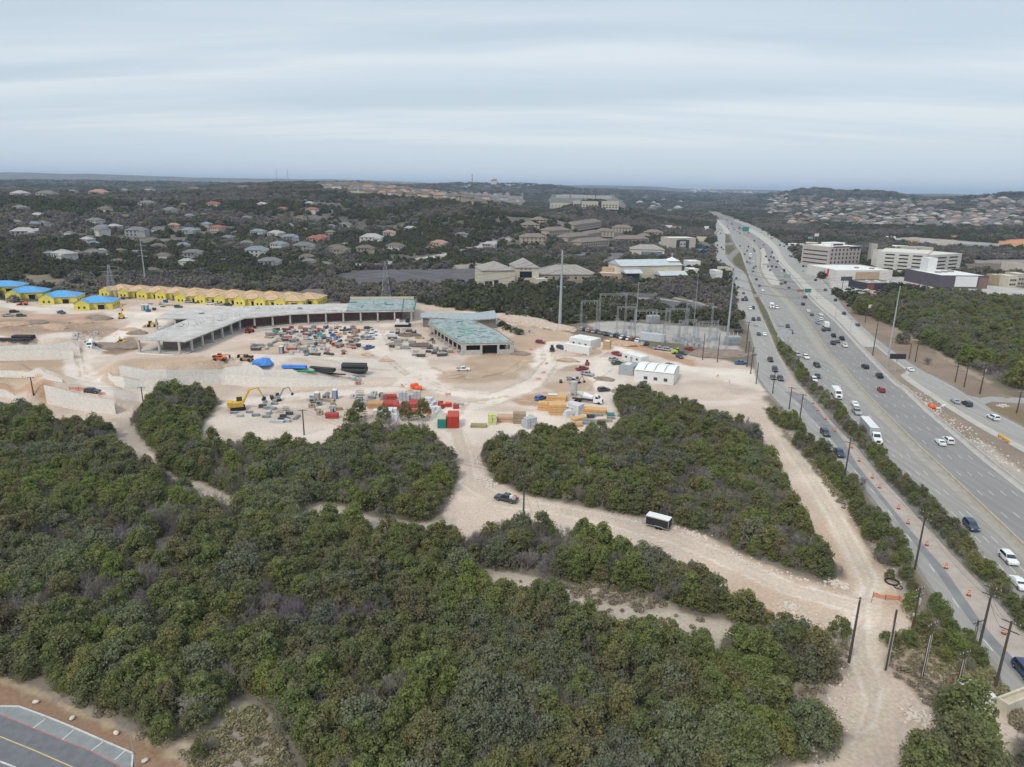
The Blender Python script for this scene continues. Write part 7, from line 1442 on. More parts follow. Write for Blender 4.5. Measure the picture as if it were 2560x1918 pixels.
container('S', 1335, 1425, 728, 2.9, 'green', (.45, .42, .33), 'green shipping container with pale roof beside the red one'); container('S', 1437, 1558, 728, 3.7, 'red', (.45, .07, .05), 'bright red shipping container right of the green one')
# ------------------------------------------------------------------ materials lying about
mLum = M('new_lumber', (.60, .37, .17), .85, .15, .8, streak=(1, 6, 6)); mLumO = M('old_lumber', (.34, .27, .19), .9, .2, .8); mWrapW = M('white_wrap', (.62, .63, .65), .5, .1, 1.5); mWrapS = M('silver_wrap', (.42, .44, .47), .4, .15, 1.5); mPipeG = M('grey_pipe', (.27, .29, .31), .7, .1); mPanel = M('formwork_panel', (.24, .26, .27), .8, .15, 1); mRubble = M('rubble', (.33, .29, .25), .95, .2, 1); mRedP = M('red_panel', (.36, .06, .05), .7, .15); mBluT = M('blue_tarpaulin', (.06, .22, .62), .6, .15, 1); mGrnT = M('green_sheet', (.04, .42, .22), .6, .1)
def lumber(loc_, rz, nx, nz, L, mat_, label, group=None, wb=1.2, hb=.9):
    o = empty('lumber_stack', loc_, rz, label, 'lumber stack', group); me_ = MB().box(0, 0, 0, L, wb * .94, hb * .86).mesh('lumber_bundle', mat_); st = MB().box(0, 0, 0, .1, wb * nx, .1).mesh('spacer', mLumO)
    for j in range(nz):
        for i in range(nx): q = bpy.data.objects.new('bundle', me_); col.objects.link(q); q.parent = o; q.location = (random.uniform(-.12, .12), (i - (nx - 1) / 2) * wb, .1 + j * hb)
        for x in (-L * .35, L * .35): q = bpy.data.objects.new('spacer', st); col.objects.link(q); q.parent = o; q.location = (x, 0, j * hb)
    return o
def bale_pile(loc_, rz, nx, ny, nz, mat_, label, name='wrapped_pallets', part='bale', s=1.25, cat='pallet stack', group=None):
    o = empty(name, loc_, rz, label, cat, group); me_ = MB().box(0, 0, 0, s * .93, s * .93, s * .9, taper=.96).mesh(part, mat_)
    for k in range(nz):
        for i in range(nx):
            for j in range(ny):
                if k and k == nz - 1 and random.random() < .25: continue
                q = bpy.data.objects.new(part, me_); col.objects.link(q); q.parent = o; q.location = ((i - (nx - 1) / 2) * s + random.uniform(-.05, .05), (j - (ny - 1) / 2) * s, k * s * .92); q.rotation_euler = (0, 0, random.uniform(-.08, .08))
    return o
def heap(loc_, R_h, H_h, mat_, label, name='earth_heap', cat='heap', seed=0, elong=1.5, rz=0, group=None):
    bm = bmesh.new(); bmesh.ops.create_icosphere(bm, subdivisions=3, radius=1)
    for v in bm.verts:
        n_ = .75 + .5 * float(fbm(v.co.x * 2 + seed * 9, v.co.y * 2 + v.co.z, .9, seed + 5, 3)); v.co = Vector((v.co.x * R_h * elong * n_, v.co.y * R_h * n_, max(-.2, v.co.z * H_h * n_)))
    me_ = bpy.data.meshes.new(name); bm.to_mesh(me_); bm.free(); me_.materials.append(mat_); o = bpy.data.objects.new(name, me_); col.objects.link(o); o.location = loc_; o.rotation_euler = (0, 0, rz); return tag(o, label, cat, group)
for v, x, y, nx, nz, L, mt_, rz, lab in [('C', 1010, 1150, 4, 4, 5.5, mLum, .1, 'largest stack of new yellow lumber beside the white bales'), ('C', 905, 1120, 2, 3, 4.5, mLum, -.2, 'lower stack of new lumber left of the largest one'), ('C', 1010, 1035, 3, 2, 7, mLum, -.2, 'long lumber stack with a white sheet on top, at the back'), ('C', 1325, 1150, 3, 2, 8.5, mLum, -.2, 'long yellow lumber stack right of the white bales'), ('C', 1200, 1205, 2, 1, 5, mLum, .5, 'low yellow lumber stack in front of the white bales'), ('C', 1175, 1262, 2, 1, 4, mMach['tan'], .1, 'low orange-brown lumber stack at the wood edge'),
    ('C', 570, 1215, 3, 2, 6, M('salmon_lumber', (.50, .34, .24), .85, .12, 1), 0, 'pinkish lumber stack behind the thin yellow-green tree'), ('C', 685, 1235, 2, 4, 4, mLumO, 0, 'tall grey-brown lumber stack right of the pinkish one'), ('C', 335, 1270, 2, 1, 5, M('olive_lumber', (.30, .26, .14), .9, .15), 0, 'low olive-brown board stack right of the red container')]:
    lumber(P(v, x, y), rz, nx, nz, L, mt_, lab, 'lumber stacks of the right yard')
MB().box(0, 0, 0, 3.2, 2.2, .08).build('white_sheet', mWrapW, label='small white sheet lying on the long rear lumber stack', cat='sheet').location = P('C', 1010, 1035) + Vector((-1.5, 0, 1.95))
bale_pile(P('C', 1165, 1150), .9, 3, 4, 3, mWrapW, 'tall white and silver wrapped bales between the lumber stacks'); bale_pile(P('C', 1100, 1180), .4, 2, 2, 2, mWrapW, 'low white wrapped bales in front of the tall ones'); bale_pile(P('C', 770, 1270), .5, 3, 3, 3, mWrapS, 'silver wrapped bales at the wood edge'); bale_pile(P('C', 450, 1245), .1, 2, 2, 3, M('lime_wrap', (.52, .55, .22), .6, .1), 'lime green wrapped bales behind a thin tree')
bale_pile(P('S', 780, 590), .1, 6, 3, 2, mWrapW, 'wide row of white wrapped bales behind the tall wood-edge trees'); bale_pile(P('S', 890, 640), .2, 3, 2, 2, mWrapW, 'white and blue wrapped bales in front of the wide white row'); bale_pile(P('S', 1290, 560), -.6, 4, 2, 2, mWrapW, 'white wrapped bales left of the green container'); bale_pile(P('S', 1260, 470), -.5, 3, 2, 2, mWrapW, 'white wrapped bales behind the red stacks')
bale_pile(P('S', 985, 435), 0, 3, 2, 3, mWrapS, 'grey crate stack, left of the two tall grey stacks', 'grey_crates', 'crate', 1.2); bale_pile(P('S', 1100, 425), 0, 3, 2, 3, mWrapS, 'grey crate stack, right of the two tall grey stacks', 'grey_crates', 'crate', 1.2)
for x, y, nx, nz, L, lab in [(830, 415, 2, 2, 4.5, 'bright red panel stack at the back of the lower yard'), (820, 490, 4, 2, 6, 'wide red panel stack in the lower yard'), (930, 520, 2, 2, 4, 'red panel stack behind the thin tree'), (1030, 500, 3, 2, 5, 'red panel stack right of the thin tree'), (1110, 480, 3, 2, 5, 'red panel stack near the grey crates'), (1170, 500, 3, 2, 4, 'red panel stack before the white bales'), (1070, 560, 3, 1, 5, 'low red panel stack in the trees'), (1230, 560, 2, 2, 3, 'red panel stack left of the green container'), (215, 615, 2, 2, 4, 'small red panel stack at the left of the wood-edge trees')]:
    lumber(P('S', x, y), random.uniform(-.15, .15), nx, nz, L, mRedP, lab, 'red panel stacks of the lower yard', 1.1, .8)
lumber(P('S', 680, 500), .05, 3, 2, 5, mMach['tan'], 'orange panel stack left of the wide red stack', 'orange stacks'); lumber(P('S', 560, 480), .1, 2, 1, 5, mPanel, 'grey board stack left of the orange stack', 'grey stacks')
def pipes(loc_, rz, n, L, r, mat_, label, rows=1, name='pipe_bundle'):
    o = empty(name, loc_, rz, label, 'pipe stack'); me_ = MB().cyl((-L / 2, 0, r), (L / 2, 0, r), r, r, 10).mesh('pipe', mat_)
    for k in range(rows):
        for i in range(n - k): q = bpy.data.objects.new('pipe', me_); col.objects.link(q); q.parent = o; q.location = (random.uniform(-.15, .15), (i - (n - k - 1) / 2) * 2 * r, k * r * 1.75)
def up_(v, x, y): return P(v, x, y)
pipes(P('B', 1130, 795), 0, 3, 9.5, .95, M('black_pipe', (.03, .035, .035), .6, .1), 'stack of big black pipes above the retaining wall end', 2); pipes(P('B', 850, 785), -.25, 6, 10, .25, M('black_pipe', (.03, .035, .035)), 'bundle of thin black pipes right of the green sheets', 3); pipes(P('B', 920, 812), -.2, 3, 12, .18, M('black_pipe', (.03, .035, .035)), 'long thin black pipes lying beside the bundle', 1)
pipes(P('B', 610, 760), -.02, 4, 9, .30, mBluT, 'bundle of bright blue pipes on the wall edge', 2); pipes(P('B', 640, 786), -.02, 4, 12, .2, mGrnT, 'bundle of bright green pipes in front of the blue ones', 1)
pipes(P('A', 70, 725), .02, 3, 14, .4, mDark, 'dark pipes on the pale track at far left', 1); pipes(P('A', 205, 720), .05, 4, 8, .5, mDark, 'thick dark pipes right of the long ones at far left', 2)
heap(P('B', 335, 725), 2.6, 2.2, mBluT, 'crumpled bright blue tarpaulin heap on the wall edge', 'tarpaulin_heap', 'tarpaulin', 3, 1.5)
heap(P('B', 1595, 480), 4, 1.2, M('dark_earth', (.14, .10, .08), .95, .2), 'dark brown earth heap between the two frames', seed=4); heap(P('B', 1700, 570), 4, 1.4, M('dark_earth', (.14, .10, .08)), 'dark heap of sticks in the right part of the middle ground', seed=6); heap(P('E', 630, 1400), 8, 1.6, M('brown_earth', (.24, .19, .155), .95, .2), 'grey-brown earth heap in front of the substation', seed=7, elong=2)
heap(P('A', 950, 790), 6, 2.2, M('brown_earth', (.24, .19, .155)), 'brown earth heap left of the long frame', seed=8, elong=2.2); heap(P('A', 1180, 670), 3.5, 1.4, M('brown_earth', (.24, .19, .155)), 'small brown heap beside the pale track', seed=9); heap(P('B', 720, 545), 4, 1.2, mRubble, 'pale rubble heap in the middle yard', seed=10)
for i_, (x_, y_, r_, e_) in enumerate([(600, 330, 7, 2.2), (740, 362, 7, 2.4), (880, 395, 6, 2.4), (1010, 425, 5, 2.4)]): heap(P('C', x_, y_), r_, 2.6, M('pale_spoil', (.47, .38, .31), .95, .2, .8, bump=.4), ['pale spoil bank behind the green-decked frame, left end', 'pale spoil bank between bush and steel pole', 'pale spoil bank in front of the steel pole', 'pale spoil bank right of the steel pole, right end'][i_], 'spoil_bank', 'spoil bank', 20 + i_, e_, -.45)
for i_, (v_, x_, y_, r_) in enumerate([('A', 300, 580, 4), ('A', 480, 620, 5), ('A', 700, 575, 4), ('A', 860, 540, 5), ('A', 1120, 640, 3), ('A', 90, 600, 5), ('B', 1480, 560, 2.5), ('B', 1240, 650, 2), ('B', 1400, 700, 2), ('C', 690, 640, 3), ('C', 720, 700, 2.5), ('C', 1100, 700, 3), ('C', 1420, 860, 2.5), ('C', 1600, 560, 5)]): heap(P(v_, x_, y_), r_, r_ * .38, M('brown_earth', (.24, .19, .155)) if i_ % 3 == 0 else M('tan_earth', (.43, .31, .22), .95, .2, .8, bump=.4), ('brown' if i_ % 3 == 0 else 'tan') + ' earth heap on the building site', 'earth_heap', 'heap', 40 + i_, 1.8, random.uniform(-.6, .6), 'earth heaps of the building site')
# rocks along the dirt roads
rk = []
for i in range(5):
    bm = bmesh.new(); bmesh.ops.create_icosphere(bm, subdivisions=1, radius=.5)
    for v in bm.verts: v.co *= random.uniform(.65, 1.2); v.co.z *= .7
    me_ = bpy.data.meshes.new('rock'); bm.to_mesh(me_); bm.free(); me_.materials.append(M('white_rubble', (.56, .50, .43))); rk.append(me_)
mb = MB(); rr = random.Random(12)
def rocks(line_, n, spread, smax):
    pts = [Vector((p.x, p.y)) for p in line_]; L = sum((pts[i + 1] - pts[i]).length for i in range(len(pts) - 1))
    for i in range(n):
        t = rr.random() * L
        for a_, b2 in zip(pts[:-1], pts[1:]):
            l = (b2 - a_).length
            if t < l: break
            t -= l
        q = a_.lerp(b2, min(1, t / l)) + Vector((rr.gauss(0, spread), rr.gauss(0, spread))); s = smax * rr.random() ** 2 + .08; me_ = rk[rr.randrange(5)]; z = ground(q.x, q.y)
        mb.add([(q.x + v.co.x * s, q.y + v.co.y * s, z + v.co.z * s + .05) for v in me_.vertices], [tuple(f.vertices) for f in me_.polygons])
rocks(PL('D', [(1010, 960), (1040, 1010), (1065, 1050), (1130, 1080), (1200, 1095), (1290, 1112), (1450, 1140), (1520, 1165), (1600, 1205), (1700, 1245), (1790, 1268), (1840, 1258)]), 420, .6, .7)
rocks(PL('D', [(1690, 1310), (1760, 1340), (1800, 1400), (1810, 1470), (1790, 1520)]), 260, 1.2, .6); rocks(PL('D', [(1560, 1650), (1660, 1640), (1780, 1600), (1845, 1560)]), 160, .8, .6); rocks(PL('D', [(1930, 1420), (2000, 1400), (2060, 1480), (2000, 1560), (1920, 1480)]), 300, 2.2, .4)
rocks(PL('D', [(1700, 930), (1760, 1000), (1830, 1090), (1890, 1180), (1945, 1270)]), 300, .9, .5); rocks(PL('D', [(450, 920), (430, 940), (440, 900)]), 60, .8, .5); rocks(PL('D', [(1000, 1125), (960, 1110), (985, 1060)]), 60, .8, .5); rocks(PL('D', [(1080, 690), (1160, 700), (1230, 725), (1290, 742)]), 240, 2.0, 1.3); rocks(PL('G', [(1300, 240), (1450, 350), (1800, 620), (2209, 900)]), 500, 2.0, .8)
for v_, x_, y_ in (('O', 1905, 655), ('O', 470, 290), ('M', 240, 370), ('M', 620, 190), ('C', 1480, 1170), ('M', 1260, 1260)): rocks(PL(v_, [(x_ - 50, y_ - 20), (x_ + 60, y_ + 25)]), 130, .8, .8)
rocks(PL('D', [(560, 780), (900, 790), (900, 830), (500, 850)]), 120, 5, .5); rocks(PL('D', [(620, 740), (800, 730), (960, 750)]), 200, 5, .7); rocks(PL('A', [(0, 600), (900, 640), (1100, 800)]), 250, 7, .9)
mb.build('loose_rocks', M('white_rubble', (.56, .50, .43)), kind='stuff')
# dry tufts and low scrub on open ground
mTuft = leafmat('dry_tuft', [(.36, .31, .22), (.28, .25, .18), (.42, .37, .28)], vs=2); tuft = []
for i in range(3): tuft.append(leaf_mesh('foliage', mTuft, 600 + i, .5, .55, .0, 3, 52, .09, lobe_r=.8, upbias=.9))
pts = []
for poly, n in ((CLEAR['scrub'], 420), (CLEAR['glade'], 160), (CLEAR['path1'], 90), (PL('M', [(1050, 700), (1250, 450), (1400, 560), (1600, 760), (1700, 900), (1560, 1100), (1480, 1180), (1300, 1150), (1020, 900)]), 380), (PL('M', [(480, 640), (700, 660), (700, 900), (560, 1000), (420, 1150), (280, 1050)]), 220), (PL('L', [(-200, 200), (300, 400), (900, 660), (1500, 980), (1560, 930), (900, 600), (300, 330), (-200, 130)]), 420), (PL('G', [(480, 720), (640, 900), (820, 1100), (980, 1300), (1130, 1500), (1060, 1500), (900, 1300), (700, 1080), (560, 900)]), 260), (PL('M', [(1700, 700), (1860, 900), (2111, 1250), (2111, 1400), (1900, 1150), (1750, 1000)]), 420)):
    xs = [p[0] for p in poly]; ys = [p[1] for p in poly]; k = 0
    while k < n:
        x, y = rr.uniform(min(xs), max(xs)), rr.uniform(min(ys), max(ys)); k += 1
        if inside(np.array([x]), np.array([y]), [(p[0], p[1]) for p in poly])[0]: s = rr.uniform(.5, 1.7); pts.append((x, y, ground(x, y), rr.randrange(3), rr.uniform(0, 6), s, s * rr.uniform(.6, 1.1)))
tp = []
for i in range(3): q = bpy.data.objects.new('dry_bush', tuft[i]); col.objects.link(q); p = P('L', 1560 + 60 * i, 860 + 30 * i); q.location = p; q.scale = (1.3,) * 3; tag(q, ['grey dry bush in the bottom left clearing, nearest the green bush', 'grey dry bush in the middle of the bottom left clearing', 'grey dry bush at the lower right of the clearing'][i], 'bush'); tp.append(q)
gn_stuff('dry_scrub', pts, tp)
# ------------------------------------------------------------------ yards full of gear
ITEMS = {}
def it_panels(c):
    o = empty('panel_stack', (0, 0, 0)); n = random.randint(4, 7); me_ = MB().box(0, 0, 0, 2.9, 1.3, .16).mesh('panel', c)
    for i in range(n): q = bpy.data.objects.new('panel', me_); col.objects.link(q); q.parent = o; q.location = (random.uniform(-.12, .12), random.uniform(-.1, .1), .1 + i * .2); q.rotation_euler = (0, 0, random.uniform(-.06, .06))
    return o
def it_lift(c):
    o = empty('scissor_lift', (0, 0, 0)); MB().box(0, 0, .35, 2.5, 1.3, .5).build('chassis', c, o); wheels4(o, 1.7, 1.3, .33); mb = MB()
    for i in range(3): z = .9 + i * .3; mb.cyl((-1, -.5, z), (1, -.5, z + .3), .05, .05, 4); mb.cyl((1, .5, z), (-1, .5, z + .3), .05, .05, 4)
    mb.build('scissor_arms', mSteel, o); MB().box(0, 0, 1.85, 2.6, 1.35, .1).build('platform', c, o); mb = MB()
    for y in (-.65, .65): mb.box(0, y, 2.9, 2.6, .05, .05).box(-1.27, y, 1.9, .05, .05, 1.05).box(1.27, y, 1.9, .05, .05, 1.05)
    mb.build('rail', c, o); return o
def it_pipes(c):
    o = empty('pipe_bundle', (0, 0, 0)); me_ = MB().cyl((-2.6, 0, .17), (2.6, 0, .17), .17, .17, 7).mesh('pipe', c)
    for k in range(3):
        for i in range(6 - k): q = bpy.data.objects.new('pipe', me_); col.objects.link(q); q.parent = o; q.location = (random.uniform(-.1, .1), (i - 2.5 + k * .5) * .35, k * .3)
    return o
def it_bin(c):
    o = empty('skip', (0, 0, 0)); prof = [(-2.2, .2), (2.2, .2), (2.6, 1.5), (-2.6, 1.5)]; side_prism(MB(), prof, 2.0, 9).build('tub', c, o); MB().box(0, 0, 1.5, 4.6, 1.7, .15).build('load', mRubble, o); return o
def it_crates(c):
    o = empty('crate_stack', (0, 0, 0)); me_ = MB().box(0, 0, 0, 1.15, 1.05, .85).mesh('crate', c)
    for x, y, z in ((-.6, -.55, 0), (.6, -.55, 0), (-.6, .55, 0), (.6, .55, 0), (-.6, -.55, .9), (.6, .55, .9), (-.6, .55, .9)): q = bpy.data.objects.new('crate', me_); col.objects.link(q); q.parent = o; q.location = (x, y, z)
    return o
def it_frames(c):
    o = empty('scaffold_rack', (0, 0, 0)); mb = MB()
    for i in range(8): x = -1.4 + i * .4; mb.box(x, -.8, 0, .06, .06, 1.9).box(x, .8, 0, .06, .06, 1.9).box(x, 0, 1.85, .06, 1.6, .06).box(x, 0, 1.0, .06, 1.6, .06)
    mb.build('frame', c, o); MB().box(0, 0, .0, 3.2, 1.7, .12).build('base', mLumO, o); return o
def it_gen(c):
    o = empty('generator', (0, 0, 0)); MB().box(0, 0, .5, 2.6, 1.2, 1.4).build('housing', c, o); MB().box(-.3, -.62, .9, 1.2, .05, .7).build('grille', mDark, o); MB().cyl((.9, 0, 1.9), (.9, 0, 2.2), .08, .08, 6).build('exhaust', mSteel, o); wheels4(o, .9, 1.2, .3); return o
def it_toilet(c):
    o = empty('portable_toilet', (0, 0, 0)); MB().box(0, 0, 0, 1.15, 1.15, 2.1, taper=.97).build('cabin', c, o); MB().box(0, 0, 2.1, 1.2, 1.2, .18, taper=.8).build('roof', mFrame, o); MB().box(0, -.6, .15, .8, .05, 1.8).build('door', mSteel, o); return o
mats_y = {'grey': mPanel, 'red': mRedP, 'orange': mMach['orange'], 'pale grey': M('pale_gear', (.45, .46, .46), .7, .15), 'brown': mLumO, 'white': mFrame, 'dark': M('dark_gear', (.07, .075, .08), .8, .15), 'blue': mMach['blue'], 'tan': mLum, 'teal': M('teal_gear', (.10, .28, .27), .8, .15)}
KINDS_Y = [('panels', it_panels, 'panel stack', ['grey', 'grey', 'pale grey', 'brown', 'dark', 'tan', 'teal', 'dark']), ('lift', it_lift, 'scissor lift', ['orange', 'red', 'grey', 'grey']), ('pipes', it_pipes, 'pipe bundle', ['grey', 'dark', 'pale grey', 'brown']), ('bin', it_bin, 'skip', ['dark', 'grey', 'red']), ('crates', it_crates, 'crate stack', ['red', 'grey', 'pale grey', 'brown', 'grey', 'dark', 'pale grey', 'blue']), ('frames', it_frames, 'scaffold rack', ['grey', 'dark', 'pale grey', 'red']), ('gen', it_gen, 'generator', ['orange', 'grey', 'grey', 'dark'])]
NIN = {'panels': 'flat panels', 'lift': 'scissor lift', 'pipes': 'thin pipes', 'bin': 'rubble skip', 'crates': 'stacked crates', 'frames': 'scaffold frames', 'gen': 'generator'}
def put_item(kk, colr, loc_, rz, where, group):
    o = put_item_(kk, colr, loc_, rz, where, group); o.scale = (random.uniform(.7, .95),) * 3; return o
def put_item_(kk, colr, loc_, rz, where, group):
    kd = [k for k in KINDS_Y if k[0] == kk][0]; key = (kk, colr)
    lab = {'panels': f'low stack of {colr} flat panels', 'lift': f'{colr} scissor lift', 'pipes': f'bundle of thin {colr} pipes', 'bin': f'{colr} skip full of rubble', 'crates': f'cluster of {colr} crates', 'frames': f'rack of {colr} scaffold frames', 'gen': f'{colr} wheeled generator'}[kk] + ' ' + where
    if key not in ITEMS:
        o = kd[1](mats_y[colr]); ITEMS[key] = o; tag(o, lab, kd[2], group); o.location = loc_; o.rotation_euler = (0, 0, rz); kids(o); return o
    return copy_tree(ITEMS[key], loc_, rz, label=lab, group=group)
def yard(poly, n, where, group, weights, colors=None, mind=2.6, s=1.0, seed=1):
    r = random.Random(seed); xs = [p.x for p in poly]; ys = [p.y for p in poly]; placed = []; tries = 0; pp = [(p.x, p.y) for p in poly]
    while len(placed) < n and tries < n * 40:
        tries += 1; x, y = r.uniform(min(xs), max(xs)), r.uniform(min(ys), max(ys))
        if not inside(np.array([x]), np.array([y]), pp)[0] or any(math.hypot((x - a) / 1.35, y - b) < mind for a, b in placed): continue
        placed.append((x, y)); kk = r.choice(weights); kd = [k for k in KINDS_Y if k[0] == kk][0]; c = r.choice([q for q in kd[3] if colors is None or q in colors] or kd[3])
        o = put_item(kk, c, (x, y, ground(x, y)), r.choice([0, 0, 1.57, .2, -.3]) + r.uniform(-.1, .1), where, group)
W1 = ['panels', 'panels', 'panels', 'lift', 'pipes', 'pipes', 'crates', 'crates', 'frames', 'bin', 'gen']
yard(PL('B', [(370, 430), (700, 420), (1080, 405), (1250, 440), (1200, 510), (1180, 580), (1040, 640), (950, 660), (590, 655), (480, 600), (220, 615), (215, 570), (380, 540)]), 150, 'in the crowded middle yard', 'gear of the crowded middle yard', W1, None, 2.1, seed=2)
yard(PL('B', [(1450, 440), (1560, 425), (1800, 430), (1830, 560), (2030, 640), (1900, 665), (1500, 665), (1410, 570)]), 48, 'beside the green-decked frame', 'gear beside the green-decked frame', ['panels', 'panels', 'pipes', 'frames', 'bin'], ['grey', 'dark', 'brown', 'pale grey', 'teal'], 2.4, seed=3)
yard(PL('B', [(330, 1050), (530, 1040), (540, 1100), (640, 1200), (560, 1260), (400, 1230), (320, 1150)]), 15, 'in the lower left yard', 'gear of the lower left yard', ['panels', 'panels', 'pipes', 'frames'], ['grey', 'pale grey', 'dark'], 2.4, seed=4)
yard(PL('B', [(60, 1150), (260, 1130), (280, 1180), (120, 1200)]), 5, 'below the yellow excavator', 'panels below the yellow excavator', ['panels'], ['pale grey', 'grey'], 2.4, seed=5)
yard(PL('B', [(740, 1000), (880, 990), (990, 1060), (1000, 1150), (900, 1180), (730, 1180)]), 14, 'right of the wood-edge pole', 'gear right of the wood-edge pole', ['panels', 'pipes', 'frames', 'crates', 'gen'], ['grey', 'pale grey', 'white', 'brown'], 2.5, seed=6)
yard(PL('B', [(1110, 1000), (1380, 990), (1400, 1050), (1150, 1080)]), 10, 'at the back of the lower yard', 'gear at the back of the lower yard', ['frames', 'panels', 'crates'], ['grey', 'brown', 'dark', 'pale grey'], 2.4, seed=7)
yard(PL('B', [(1850, 1070), (2040, 1080), (2040, 1110), (1860, 1110)]), 7, 'behind the red container', 'gear behind the red container', ['crates', 'lift', 'panels'], ['red', 'orange'], 2.2, seed=8)
yard(PL('A', [(640, 660), (900, 660), (920, 700), (720, 760), (640, 740)]), 8, 'above the double block wall', 'gear above the double block wall', ['panels', 'crates', 'frames'], ['grey', 'dark', 'pale grey'], 3, seed=9)
yard(PL('A', [(940, 340), (1160, 345), (1160, 380), (940, 375)]), 6, 'in front of the back row of yellow houses', 'gear before the yellow houses', ['panels', 'pipes'], ['dark', 'brown', 'red'], 3, seed=10)
yard(PL('A', [(1230, 420), (1560, 340), (1640, 360), (1560, 420), (1260, 490)]), 10, 'between concrete frame and yellow houses', 'gear between frame and yellow houses', W1, None, 3.5, seed=11)
yard(PL('B', [(1080, 830), (1200, 830), (1180, 900), (1060, 900)]), 5, 'at the foot of the wall end', 'gear at the foot of the wall', ['frames', 'panels'], ['grey', 'pale grey'], 2.4, seed=12)
yard(PL('C', [(1220, 1180), (1500, 1170), (1520, 1210), (1250, 1250)]), 8, 'at the right end of the lumber yard', 'gear of the lumber yard', ['panels', 'pipes'], ['grey', 'dark', 'teal', 'brown'], 2.6, seed=13)
yard(PL('C', [(500, 380), (600, 400), (820, 460), (800, 490), (640, 470)]), 9, 'on the slope right of the green-decked frame', 'gear on the slope', ['panels', 'crates', 'frames'], ['pale grey', 'white', 'grey'], 3, seed=14)
yard(PL('C', [(1000, 855), (1120, 850), (1150, 900), (1010, 890)]), 4, 'left of the grey excavator', 'gear left of the grey excavator', ['panels'], ['dark', 'grey'], 2.6, seed=15)
for i, (v, x, y, c) in enumerate([('B', 500, 635, 'dark'), ('A', 1240, 470, 'blue'), ('A', 1270, 470, 'teal'), ('S', 60, 440, 'brown'), ('B', 960, 1025, 'blue')]):
    o = it_toilet(mats_y[c]); tag(o, [f'dark cabin at the front of the middle yard', 'blue portable toilet behind the concrete frame', 'teal portable toilet behind the concrete frame', 'brown cabin right of the wood-edge pole', 'dark blue cabin under the lamp pole of the lower yard'][i], 'cabin'); o.location = P(v, x, y); o.scale = (1.5,) * 3
# ---- orange things
def barricade(v, x, y, label):
    o = empty('barricade', P(v, x, y), random.uniform(0, 3), label, 'barricade', 'orange barricades on the tracks')
    for s in (-1, 1): MB().cyl((s * .9, -.35, 0), (s * .9, 0, 1.2), .05, .05, 4).build('leg', mDrumW, o); MB().cyl((s * .9, .35, 0), (s * .9, 0, 1.2), .05, .05, 4).build('leg', mDrumW, o)
    for z in (.45, .85): MB().box(0, 0, z, 2.2, .06, .25).build('rail', mDrum, o)
for v, x, y, l in [('B', 1935, 1005, 'orange barricade on the wide pale track'), ('B', 1540, 925, 'orange barricade left of the orange net rolls'), ('C', 785, 615, 'orange barricade behind the roundabout'), ('C', 920, 735, 'orange barricade on the roundabout rim'), ('C', 895, 815, 'orange barricade on the front rim of the roundabout'), ('C', 850, 870, 'orange barricade where the tracks join'), ('S', 480, 262, 'orange barricade at the foot of the wall end'), ('E', 600, 1600, 'orange barricade on the pale driveway'), ('E', 700, 1650, 'orange barricade nearer the frontage road'), ('A', 660, 1165, 'orange barricade behind the tall pale wall'), ('A', 880, 1210, 'orange barricade right of the grey SUV'), ('B', 1155, 905, 'orange barricade at the wall foot gear')]: barricade(v, x, y, l)
def netroll(v, x, y, label, s=1):
    o = empty('net_roll', P(v, x, y), random.uniform(0, 3), label, 'net roll', 'orange net rolls'); o.scale = (s,) * 3; MB().cyl((-1, 0, .75), (1, 0, .75), .75, .7, 12).build('roll', M('orange_net', (.75, .12, .04), .8, .25, 3), o); MB().cyl((-1.05, 0, .75), (1.05, 0, .75), .15, .15, 6).build('core', mDark, o)
netroll('S', 1090, 300, 'large orange net roll, rear one of the pair', 1.3); netroll('S', 1130, 328, 'large orange net roll, front one of the pair', 1.3); netroll('S', 1450, 490, 'orange net roll behind the red container', 1.0); netroll('S', 1390, 500, 'orange net roll left of the one behind the red container', .8); netroll('G', 1480, 385, 'orange net roll in the highway ditch', 1.1); netroll('S', 1000, 580, 'small orange net roll between white bales and trees', .9)
# net fence and barricades by the highway works
def net_fence(v, pts, label):
    w = PL(v, pts); o = empty('net_fence', w[0], 0, label, 'fence'); mb = MB(); pb = MB()
    for a_, b2 in zip(w[:-1], w[1:]):
        a_ = a_ - w[0]; b2 = b2 - w[0]; n_ = 3
        for i in range(n_):
            p0 = a_.lerp(b2, i / n_); p1_ = a_.lerp(b2, (i + 1) / n_); hz0, hz1 = .9 + .15 * math.sin(i * 2.1), .9 + .15 * math.sin(i * 2.1 + 2.1); mb.add([(p0.x, p0.y, .25), (p1_.x, p1_.y, .25), (p1_.x, p1_.y, hz1 + .1), (p0.x, p0.y, hz0 + .1)], [(0, 1, 2, 3)])
        q = MB().cyl((a_.x, a_.y, 0), (a_.x, a_.y, 1.25), .04, .04, 5).build('stake', mDark, o)
    mb.build('net', M('faded_orange_net', (.62, .26, .17), .9, .2, 3), o); return o
net_fence('M', [(890, 340), (900, 300), (1000, 320), (1110, 325), (1150, 370)], 'sagging faded orange net fence behind the aerial pole'); net_fence('M', [(1480, 1010), (1530, 990), (1570, 930)], 'short orange net beside the short thick pole')
net_fence('A', [(600, 1160), (680, 1160), (740, 1170)], 'orange net behind the tall pale wall'); net_fence('M', [(30, 435), (90, 440)], 'small orange net at the edge of the lower wood')
